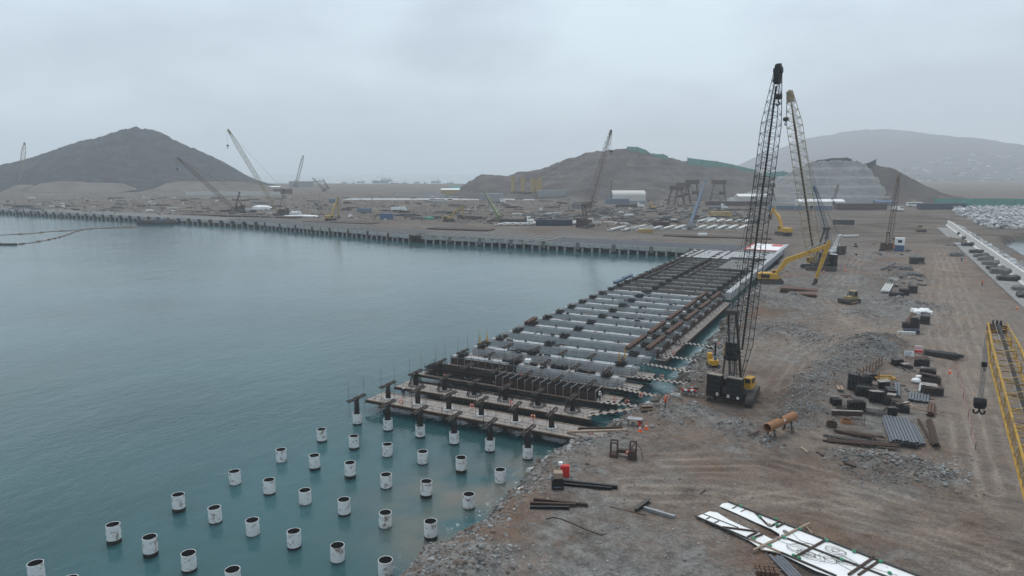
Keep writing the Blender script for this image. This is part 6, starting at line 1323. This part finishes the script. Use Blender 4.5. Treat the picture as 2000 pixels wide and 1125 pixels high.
# ------------------------------------------------------------------ the far yard
q = random.Random(61)
def strip(px, py, L_, w_, h_, mat, label, group, rz=None, name='precast_beam', z=4.25):
    p = at(px, py, z); t = thing(name, label, 'beam', p, (.02 if rz is None else rz), group); MB().box(-w_/2,w_/2,-L_/2,L_/2,.0,h_).build('beam', mat, t); MB().box(-w_*.3,w_*.3,-L_/2+1,-L_/2+1.6,h_,h_+.3).build('lifting_eye', 'rebar', t)
for k, (x0, x1, y0, n, m_) in enumerate([(990,1128,437,10,'concrete_pale'),(1245,1450,445,11,'concrete_pale'),(1205,1260,447,3,'concrete_pale'),(1370,1460,432,6,'concrete_pale')]):
    for i in range(n):
        px = x0+(x1-x0)*i/(n-1); strip(px, y0-(0 if k else (px-990)*.012), 34, 2.6, 1.0, m_, 'white precast beam in the %s, %s along it' % (('row behind the lime crane','long front row','short front row','second row by the black crane')[k], ORD[i]), 'white precast beams, row %d' % (k+1), q.uniform(-.02,.02))
for k, (x0, x1, y0, y1, n) in enumerate([(1030,1180,420,424,14),(1120,1340,411,417,14),(1040,1150,426,430,8),(1230,1330,424,432,9),(1340,1480,418,428,10)]):
    for i in range(n): strip(x0+(x1-x0)*i/(n-1)+q.uniform(-3,3), q.uniform(y0,y1), q.uniform(18,32), 2.4, 1.1, q.choice(['concrete_old','concrete_old','tarp_black']), 'grey precast beam in the %s dark stack row of the yard, %s along it' % (ORD[k], ORD[i]), 'grey precast beams, row %d' % (k+1), q.uniform(-.05,.05))
# concrete units in rows (small dark-and-light blocks on a pale pad)
tag(MB().obox(at(860,389,4.2), 260, 60, .3, .47).build('pavement', 'concrete'), kind='structure')
um = MB().prism([(-2,0),(2,0),(1.2,2.6),(-1.2,2.6)], -1.6, 1.6).mesh('block'); us = MB().box(-1.0,1.0,-.7,.7,2.6,3.4).mesh('top_block')
for row, (x0, y0, x1, y1, n) in enumerate([(772,383,880,385,24),(775,380,870,382,22),(880,386,945,388,14),(840,394,870,394,8)]):
    for i in range(n):
        t = thing('concrete_unit', 'grey concrete unit in the %s line on the pale pad, %s along it' % (ORD[row], ORD[i]), 'block', at(x0+(x1-x0)*i/n, y0+(y1-y0)*i/n, 4.4), .47, 'concrete units, line %d' % (row+1)); obj('block', um, 'concrete', t); obj('top_block', us, 'concrete_old', t)
# containers, sheds, heaps
def container(px, py, w_, d_, h_, mat, label, rz=.47, name='container', cat='container', roof=None):
    t = thing(name, label, cat, at(px, py, 4.2), rz); MB().box(-w_/2,w_/2,-d_/2,d_/2,0,h_).build('body', mat, t)
    b = MB(); [b.box(x-.12,x+.12,-d_/2-.12,-d_/2-.004,.2,h_-.2) for x in np.arange(-w_/2+.6,w_/2,1.2)]; b.build('corrugation', mat, t)
    if roof: MB().prism([(-d_/2-.5,h_+.02),(d_/2+.5,h_+.02),(0,h_+d_*.18)], -w_/2-.5, w_/2+.5).build('roof', roof, t)
for a in [(712,415,13,5,4,'blue_grey','blue-grey container between the yellow excavators'),(755,428,10,4,4.5,'blue','bright blue container on the far quay'),(653,396,12,5,4.5,'blue_grey','dark container in the middle of the far yard'),(1082,440,26,5,4,'navy','long navy container in front of the white beams'),(1205,398,28,7,6,'blue_grey','row of dark blue containers before the storage hall'),(1230,398,40,6,4,'grey_metal','grey block behind the white truck at the hall'),(1078,388,40,10,12,'grey_metal','grey plant building beside the yellow silos'),(1290,443,12,5,3.5,'rust_dark','brown skip beside the blue telescopic crane'),(1260,455,9,3,2.5,'yellow_far','yellow generator on the far quay'),(1372,462,5,2.5,2,'white','small white box at the corner of the quay'),(1588,410,36,5,4,'blue_grey','long blue-grey container row below the terraces'),(1535,409,36,5,4,'blue_grey','second blue-grey container row below the terraces'),(1440,402,70,8,5,'rust_dark','long rusty stock row behind the gantries'),(1680,409,50,8,6,'rust_dark','long rusty stock row below the dark hill'),(1838,409,46,7,6,'navy','navy container row behind the rock field'),(960,391,30,12,9,'grey_metal','grey shed beside the pale pad'),(590,365,60,15,14,'grey_metal','grey shed at the far shore'),(553,378,30,10,8,'rust_dark','rusty stock at the back of the yard'),(1640,437,8,5,3,'rust_dark','dark pit form in the open ground, smaller'),(1648,440,12,6,4,'tarp_black','dark pit form in the open ground, larger'),(1130,407,14,6,5,'concrete_old','grey block beside the brown crane boom'),(1145,406,12,6,6,'rust_dark','brown frame box behind the grey block'),(1600,393,44,6,3,'blue_grey','low blue sheds under the terrace toe')]: container(*a)
for a in [(520,372,60,12,7,'grey_metal','grey roofed shed left of the far crane','white'),(1470,396,40,16,8,'concrete_pale','white roofed shed before the terraces','white'),(930,377,90,22,8,'concrete_old','long green roofed shed by the headland','green_net'),(1000,378,70,20,9,'concrete_old','green roofed shed nearer the silos','green_net'),(880,380,30,12,8,'yellow_far','small yellow shed behind the pale pad','white'),(1600,402,50,14,5,'concrete_pale','long white roofed shed below the terraces','white'),(1727,401,22,8,4,'blue_grey','light blue shed at the foot of the dark hill','blue')]: container(a[0],a[1],a[2],a[3],a[4],a[5],a[6],name='shed',cat='shed',roof=a[7])
# white wall strip at left, small clutter
container(455,382,150,4,6,'concrete_pale','long pale wall in front of the spoil heap',name='site_wall',cat='wall')
LM = [(40,390,'the pale crane by the hill'),(120,400,'the left end of the quay'),(200,385,'the first spoil heap'),(300,405,'the dredging barge'),(330,385,'the gap between the spoil heaps'),(430,384,'the long pale wall'),(460,410,'the lowered cream crane'),(545,415,'the raised cream crane'),(560,385,'the far crane'),(640,385,'the two small cranes'),(655,420,'the excavator on the barge pad'),(655,400,'the dark container'),(715,412,'the blue-grey container'),(755,425,'the bright blue container'),(780,405,'the white lorry'),(830,395,'the pale pad'),(880,425,'the digging excavator'),(930,400,'the green roofed sheds'),(970,425,'the lime crane'),(1010,435,'the truck with the dark trailer'),(1030,395,'the yellow silos'),(1080,425,'the navy container'),(1080,400,'the grey plant building'),(1140,435,'the brown lattice crane'),(1160,405,'the brown frame box'),(1220,405,'the storage hall'),(1230,435,'the long front row of beams'),(1300,410,'the brown gantries'),(1290,440,'the brown skip'),(1350,435,'the blue telescopic crane'),(1400,420,'the yellow tipper'),(1460,425,'the black crane boom')]
for i in range(420):
    px = q.choice([q.uniform(0,560), q.uniform(560,1200), q.uniform(1150,1480)]); py = q.uniform(384,437)
    if py > 408+px*.028: continue
    k = q.choice([('rust_dark','rusty'),('concrete_old','grey'),('concrete_pale','pale'),('tarp_black','black'),('tarp_black','black'),('timber','brown'),('rust_dark','rusty'),('white','white'),('spoil_pile','earth-brown'),('spoil_pile','earth-brown')])
    a_, b_, c_ = q.uniform(2,12)*(1 if i % 3 else 2.2), q.uniform(1.5,4), q.uniform(.7,2.2)
    if k[0] == 'white': a_, b_ = a_*.4, b_*.6
    t = thing('material_stack', '%s %s stack of material in the far yard near %s' % (('long' if a_ > 14 else 'short'), k[1], min(LM, key=lambda m: abs(m[0]-px)+2.5*abs(m[1]-py))[2]), 'stack', at(px, py, 4.2), .47+q.uniform(-.5,.5), '%s stacks in the far yard' % k[1])
    MB().box(-a_/2,a_/2,-b_/2,b_/2,0,c_*.6).build('lower_layer', k[0], t); MB().box(-a_*.38,a_*.34,-b_*.4,b_*.45,c_*.6+.01,c_).build('upper_layer', k[0], t)
dk_, pl_ = [], []
for _ in range(3600):
    px = q.uniform(-40,1500); py = q.uniform(378,446)
    if py > 412+px*.026: continue
    p = at(px, py, 4.1); (dk_ if q.random() < .68 else pl_).append((p.x, p.y, 4.2+q.uniform(0,.3), q.uniform(.5,1.5)*(1+.8*q.random()**5)))
rocks('yard_debris', dk_, 'rubble_brown', 71); rocks('pale_debris', pl_, 'rubble', 72)
# white sheeted heaps on the far quay
wrapped('bright white sheet heap between the two cream cranes', 512, 409, 16, 9, 4.5, 'sheet_white', 4.2, .5); wrapped('flat white sheet stack on the far quay', 588, 423, 26, 5, 1.6, 'sheet_white', 4.3, .4); wrapped('small white sheet stack by the flat one', 577, 418, 9, 4, 3, 'sheet_white', 4.3, .4); wrapped('pale green heap near the digging excavator', 838, 428, 7, 4, 2, 'green_net', 4.3, .4)
# dark barge pad under the excavator and along the quay edge
for px, py, L_, lab in ((665,434,60,'under the yellow excavator'),(470,421,120,'in front of the two cream cranes'),(900,447,44,'in front of the digging excavator'),(1400,462,60,'by the quay corner')):
    tag(MB().obox(at(px,py,4.6), L_, 12, .6, .1).build('timber_mat', 'rust_dark'), 'dark timber mat on the far quay %s' % lab, 'mat')
# storage hall
p = at(1225,391,4); t = thing('storage_hall', 'pale arched fabric storage hall with a dark open gable', 'hall', p, .47); n = 10; W2, HT = 15, 13
arc = [(W2*math.cos(math.pi*i/n), 7+ (HT-7)*math.sin(math.pi*i/n)) for i in range(n+1)]; prof = [(W2,0)]+arc+[(-W2,0)]
b = MB(); m = len(prof); b.raw([(-22,y,z) for y,z in prof]+[(22,y,z) for y,z in prof], [(i,i+1,m+i+1,m+i) for i in range(m-1)]); h_ = b.build('skin', 'hall_fabric', t)
b = MB(); [b.raw([(x,y*1.005,z*1.005) for y,z in prof]+[(x+.6,y*1.005,z*1.005) for y,z in prof], [(i,i+1,m+i+1,m+i) for i in range(m-1)]) for x in np.linspace(-22,21.4,8)]; b.build('rib', 'concrete_pale', h_)
b = MB(); b.raw([(21.5,y*.98,z*.98) for y,z in prof], [tuple(range(m))]); b.raw([(-21.5,y*.98,z*.98) for y,z in prof], [tuple(range(m))]); b.build('gable', 'blue_grey', t)
tag(MB().tube(at(1193,398,4.2), at(1193,398,4.2)+Vector((0,0,28)), .5, 6).build('light_mast', 'dark_steel'), 'tall dark mast beside the storage hall', 'mast')
# silos of the batching plant
for i, (px, py, hh) in enumerate([(1002,386,21),(1021,386,20),(1044,385,17),(1049,386,18),(1054,386,21),(1040,386,19)]):
    t = thing('silo', 'yellow silo of the batching plant, %s in order of distance from the bay' % ORD[[0,1,3,4,5,2][i]], 'silo', at(px, py, 4), 0, 'yellow silos of the batching plant')
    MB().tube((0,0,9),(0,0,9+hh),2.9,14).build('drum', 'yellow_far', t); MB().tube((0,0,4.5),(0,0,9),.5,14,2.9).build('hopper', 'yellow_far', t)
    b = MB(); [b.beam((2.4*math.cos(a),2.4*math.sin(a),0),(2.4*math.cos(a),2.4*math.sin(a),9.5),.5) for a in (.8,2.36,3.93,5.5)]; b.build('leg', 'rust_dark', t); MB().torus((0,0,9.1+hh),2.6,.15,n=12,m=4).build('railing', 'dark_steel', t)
for i, (px, py) in enumerate([(1012,386),(1030,387),(1062,388)]):
    t = thing('batching_plant', ['rusty hopper frame between the first two silos','rusty hopper frame beside the silo cluster','yellow mixer trucks parked by the silos'][i], 'plant', at(px, py, 4), .47); MB().box(-6,6,-4,4,3,9).build('hopper', 'rust_dark' if i < 2 else 'yellow_far', t); b = MB(); [b.beam((x,y,0),(x,y,3),.5) for x in (-5,5) for y in (-3,3)]; b.beam((-14,0,0),(-4,0,10),1.5); b.build('frame', 'dark_steel', t)
# brown trestle gantries
for i, (px, py, hh) in enumerate([(1320,400,22),(1333,398,25),(1350,397,28),(1402,398,28),(1497,397,24)]):
    t = thing('gantry_frame', ['brown steel gantry, nearest to the hall','brown steel gantry, second from the hall','brown steel gantry, tallest of the group of three','lone brown steel gantry behind the blue crane','brown steel gantry seen through the black crane boom'][i], 'gantry', at(px, py, 4), .35)
    MB().box(-8,8,-5,5,hh-5,hh).build('top_box', 'rust_dark', t)
    for sx_ in (-1,1):
        for sy_ in (-1,1): MB().beam((sx_*9.5,sy_*6,0),(sx_*5.5,sy_*4,hh-5),.8).build('leg', 'rust_dark', t)
    b = MB(); [b.beam((-8.2,y,hh*.4),(8.2,y,hh*.4),.5) for y in (-5.2,5.2)]; [b.beam((-9.3,y,1),(7,y,hh*.55),.35) for y in (-5.6,5.6)]; b.box(1,7,-4.6,4.6,hh*.42,hh*.52); b.build('brace', 'rust_dark', t)
# green nets on the hills, fence
def net(label, pts, D, hgt, name='green_net', mat='green_net', thick=1.0):
    t = thing(name, label, 'netting', (0,0,0)); P0 = [atd(px, py, D) for px, py in pts]
    for a, b_ in zip(P0, P0[1:]):
        o = FWD*thick; b = MB(); h1 = Vector((0,0,hgt if not isinstance(hgt, tuple) else 0)); top = [a, b_]; lo = [a-Vector((0,0,hgt)), b_-Vector((0,0,hgt))]
        vs = [lo[0],lo[1],top[1],top[0],lo[0]+o,lo[1]+o,top[1]+o,top[0]+o]; b.raw(vs, [(0,1,2,3),(7,6,5,4),(3,2,6,7),(0,3,7,4),(1,5,6,2)]); b.build('net_panel', mat, t)
    b = MB(); [b.tube(p-Vector((0,0,hgt)), p+Vector((0,0,.8)), .4, 5) for p in P0]; b.build('post', 'dark_steel', t)
net('tall green net screen on the summit of the headland', [(1224,290),(1226,286),(1245,287),(1262,293),(1271,300)], 1268, 8)
net('green net screen lower along the headland ridge', [(1271,301),(1296,301),(1304,305)], 1262, 8)
net('green net screen along the falling ridge of the headland', [(1343,308),(1372,312),(1400,315),(1430,321),(1455,327),(1478,332)], 1255, 11)
net('bright green net panel by the saddle between the hills', [(1492,338),(1510,336),(1530,334),(1540,337)], 1240, 9)
net('dark green net over the crest of the terraced slope', [(1580,319),(1597,313),(1625,309),(1655,308),(1663,311),(1672,320)], 905, 6, mat='green_dark')
net('pointed dark green net at the edge of the terraced slope', [(1685,321),(1700,317),(1711,311)], 905, 8, mat='green_dark')
# terrace berms (pale lines)
tb = thing('terrace_drain', 'pale drains running along the benches of the terraced slope', 'drain', (0,0,0))
for (x0,y0,x1,y1,D) in ((1575,339,1696,340,884),(1560,357,1692,359,872),(1545,376,1690,378,858)):
    a, b_ = atd(x0,y0,D), atd(x1,y1,D); MB().beam(a, b_, 1.4, .9).build('drain', 'concrete_pale', tb)
t = thing('site_fence', 'long green sheet fence behind the rock field', 'fence', (0,0,0)); f0 = [at(px, py, 4) for px, py in ((1822,404),(1862,404),(1902,404),(1942,404),(1982,404),(2022,405),(2080,406))]
for a, b_ in zip(f0, f0[1:]): MB().beam(a+Vector((0,0,4.5)), b_+Vector((0,0,4.5)), .4, 9).build('fence_sheet', 'green_net', t)
b = MB(); [b.tube(a, a+Vector((0,0,9.5)), .3, 5) for a in f0]; b.build('post', 'dark_steel', t)
# houses on the far slope
hm_ = MB().box(-6,6,-5,5,0,5).mesh('wall'); hr_ = MB().box(-6.4,6.4,-5.4,5.4,5.01,5.6).mesh('roof'); hw_ = MB().box(-4,4,-5.06,-5.01,1.5,3.5).mesh('window')
hms = {}
from mathutils.bvhtree import BVHTree
mm = bpy.data.objects['mountain'].data; bvh = BVHTree.FromPolygons([v.co for v in mm.vertices], [tuple(p.vertices) for p in mm.polygons])
nh = 0
for i in range(110):
    px = 1760+240*i/110; py = q.uniform(300+max(0,(1900-px)*.15),384)
    d = (atd(px, py, 1000)-CAM).normalized(); loc_ = bvh.ray_cast(CAM, d)[0]
    if loc_ is None: continue
    nh = nh+1; m_ = q.choice(['concrete_pale','white','white','rust_steel','blue_grey']); k = q.uniform(.9,1.7)
    t = thing('house', '%s house on the hazy hillside %s the slope, %s from the dark hill' % ({'concrete_pale':'pale','white':'white','rust_steel':'brick-red','blue_grey':'blue-grey'}[m_], 'high on' if py < 335 else ('half up' if py < 362 else 'low on'), ORD[min(nh//2, 69)]), 'house', loc_+Vector((0,0,-1)), q.uniform(0,1.5), '%s houses on the hazy hillside' % m_.split('_')[0]); t.scale = (k*q.uniform(.8,1.8),k,k*.9)
    if m_ not in hms: hms[m_] = hm_.copy()
    obj('wall', hms[m_], m_, t); obj('roof', hr_, 'concrete_old', t); obj('window', hw_, 'glass', t)
# ------------------------------------------------------------------ boats
def ship(label, p, rz, s=1.0, mat='navy', big=False):
    t = thing('ship' if big else 'boat', label, 'boat', p, rz)
    b = MB(); sec = [(-10,1.6),(-9.5,2.2),(4,2.3),(8,1.5),(11,.1)]; vs = []
    for y, w_ in sec: vs += [(-w_*.7,y,-.6),(w_*.7,y,-.6),(w_,y+.3,1.8+(y > 5)*.5),(-w_,y+.3,1.8+(y > 5)*.5)]
    fs = [(3,2,1,0)]+[(4*i+a,4*i+(a+1)%4,4*i+4+(a+1)%4,4*i+4+a) for i in range(4) for a in range(4)]+[(16,17,18,19)]; b.raw(vs, fs); b.build('hull', mat, t)
    c = MB().box(-1.5,1.5,-7.5,-3,1.9,4.6).build('wheelhouse', 'white', t); MB().box(-1.52,1.52,-7.0,-3.4,3.4,4.2).build('window_strip', 'glass', c)
    b = MB(); b.tube((0,-2.5,1.8),(0,-2.5,10),.18,5); b.tube((0,5,2),(0,5,8),.15,5); b.tube((0,-2.5,3),(0,4.5,7.5),.12,5); b.build('mast', 'dark_steel', t); t.scale = (s,s,s)
for i, (px, py, s_, lab) in enumerate([(744,356,3.2,'hazy cargo ship riding in the bay, bow to the hill'),(756,353,2.6,'hazy ship moored behind the cargo ship in the bay'),(690,358,1.6,'small hazy boat left of the cargo ship'),(672,357,1.2,'tiny hazy boat at the near shore of the bay'),(705,356,1.5,'hazy boat in the middle of the bay'),(790,358,1.5,'hazy fishing boat right of the cargo ship'),(815,357,1.3,'hazy boat towards the headland'),(852,356,2.0,'hazy ship near the headland'),(772,359,1.4,'low hazy boat before the cargo ship'),(622,355,1.8,'hazy ship behind the small cranes'),(830,358,1.2,'tiny hazy boat near the headland'),(880,358,1.2,'hazy boat closest to the headland')]): ship(lab, at(px, py, 0), q.uniform(-1,1)+1.6, s_, q.choice(['navy','blue_grey','rust_dark']), True)
ship('white and red work boat beside the far quay', at(466,439,0), 1.3, .75, 'dark_steel')
p = at(310,438,0); t = thing('dredging_barge', 'dark dredging barge with pipes moored at the far quay', 'barge', p, .3)
MB().box(-16,14,-5,5,-.6,1.6).build('hull', 'black_steel', t); MB().box(-16,-2,-4,4,1.6,3.4).build('deck_house', 'black_steel', t); MB().box(2,6,-2,3,1.6,4.4).build('winch_house', 'blue_grey', t); MB().box(8,12,-2,2,1.6,4.0).build('engine_box', 'rust_steel', t); b = MB(); [b.beam((x,-3,1.6),(x+2,0,5.5),.4) for x in (-14,-9,-4,4)]; b.tube((-15,-4.5,2.5),(13,-4.5,2.2),.5,6); b.build('rigging', 'dark_steel', t)
# floating pipelines with floats
def floatline(label, pts, step):
    P0 = [at(px, py, .15) for px, py in pts]; t = thing('floating_pipeline', label, 'pipeline', P0[0]); o = P0[0]
    b = MB(); b.path([p-o for p in P0], .22, 6); b.build('pipe', 'float_tan', t); fm_ = MB().tube((-1.6,0,.15),(1.6,0,.15),.5,8).mesh('float')
    for a, b_ in zip(P0, P0[1:]):
        d = b_-a; n = max(1, int(d.length/step))
        for i in range(n): obj('float', fm_, 'float_tan', t, a+d*((i+.5)/n)-o, math.atan2(d.y, d.x))
floatline('upper floating pipeline running from the barge to the frame edge', [(272,441),(225,444),(180,446),(140,450),(100,452),(60,456),(20,458),(-40,461)], 13)
floatline('lower floating pipeline curving away from the upper one', [(275,444),(230,445),(190,446),(165,448),(148,452),(130,459),(112,464),(90,469),(60,474),(25,478),(-10,474),(-40,470)], 8)
tag(MB().tube(at(15,478,.1)-RGT*7, at(15,478,.1)+RGT*5, .9, 8).build('pipe_pontoon', 'black_steel'), 'black pontoon joint on the lower floating pipeline', 'pontoon')
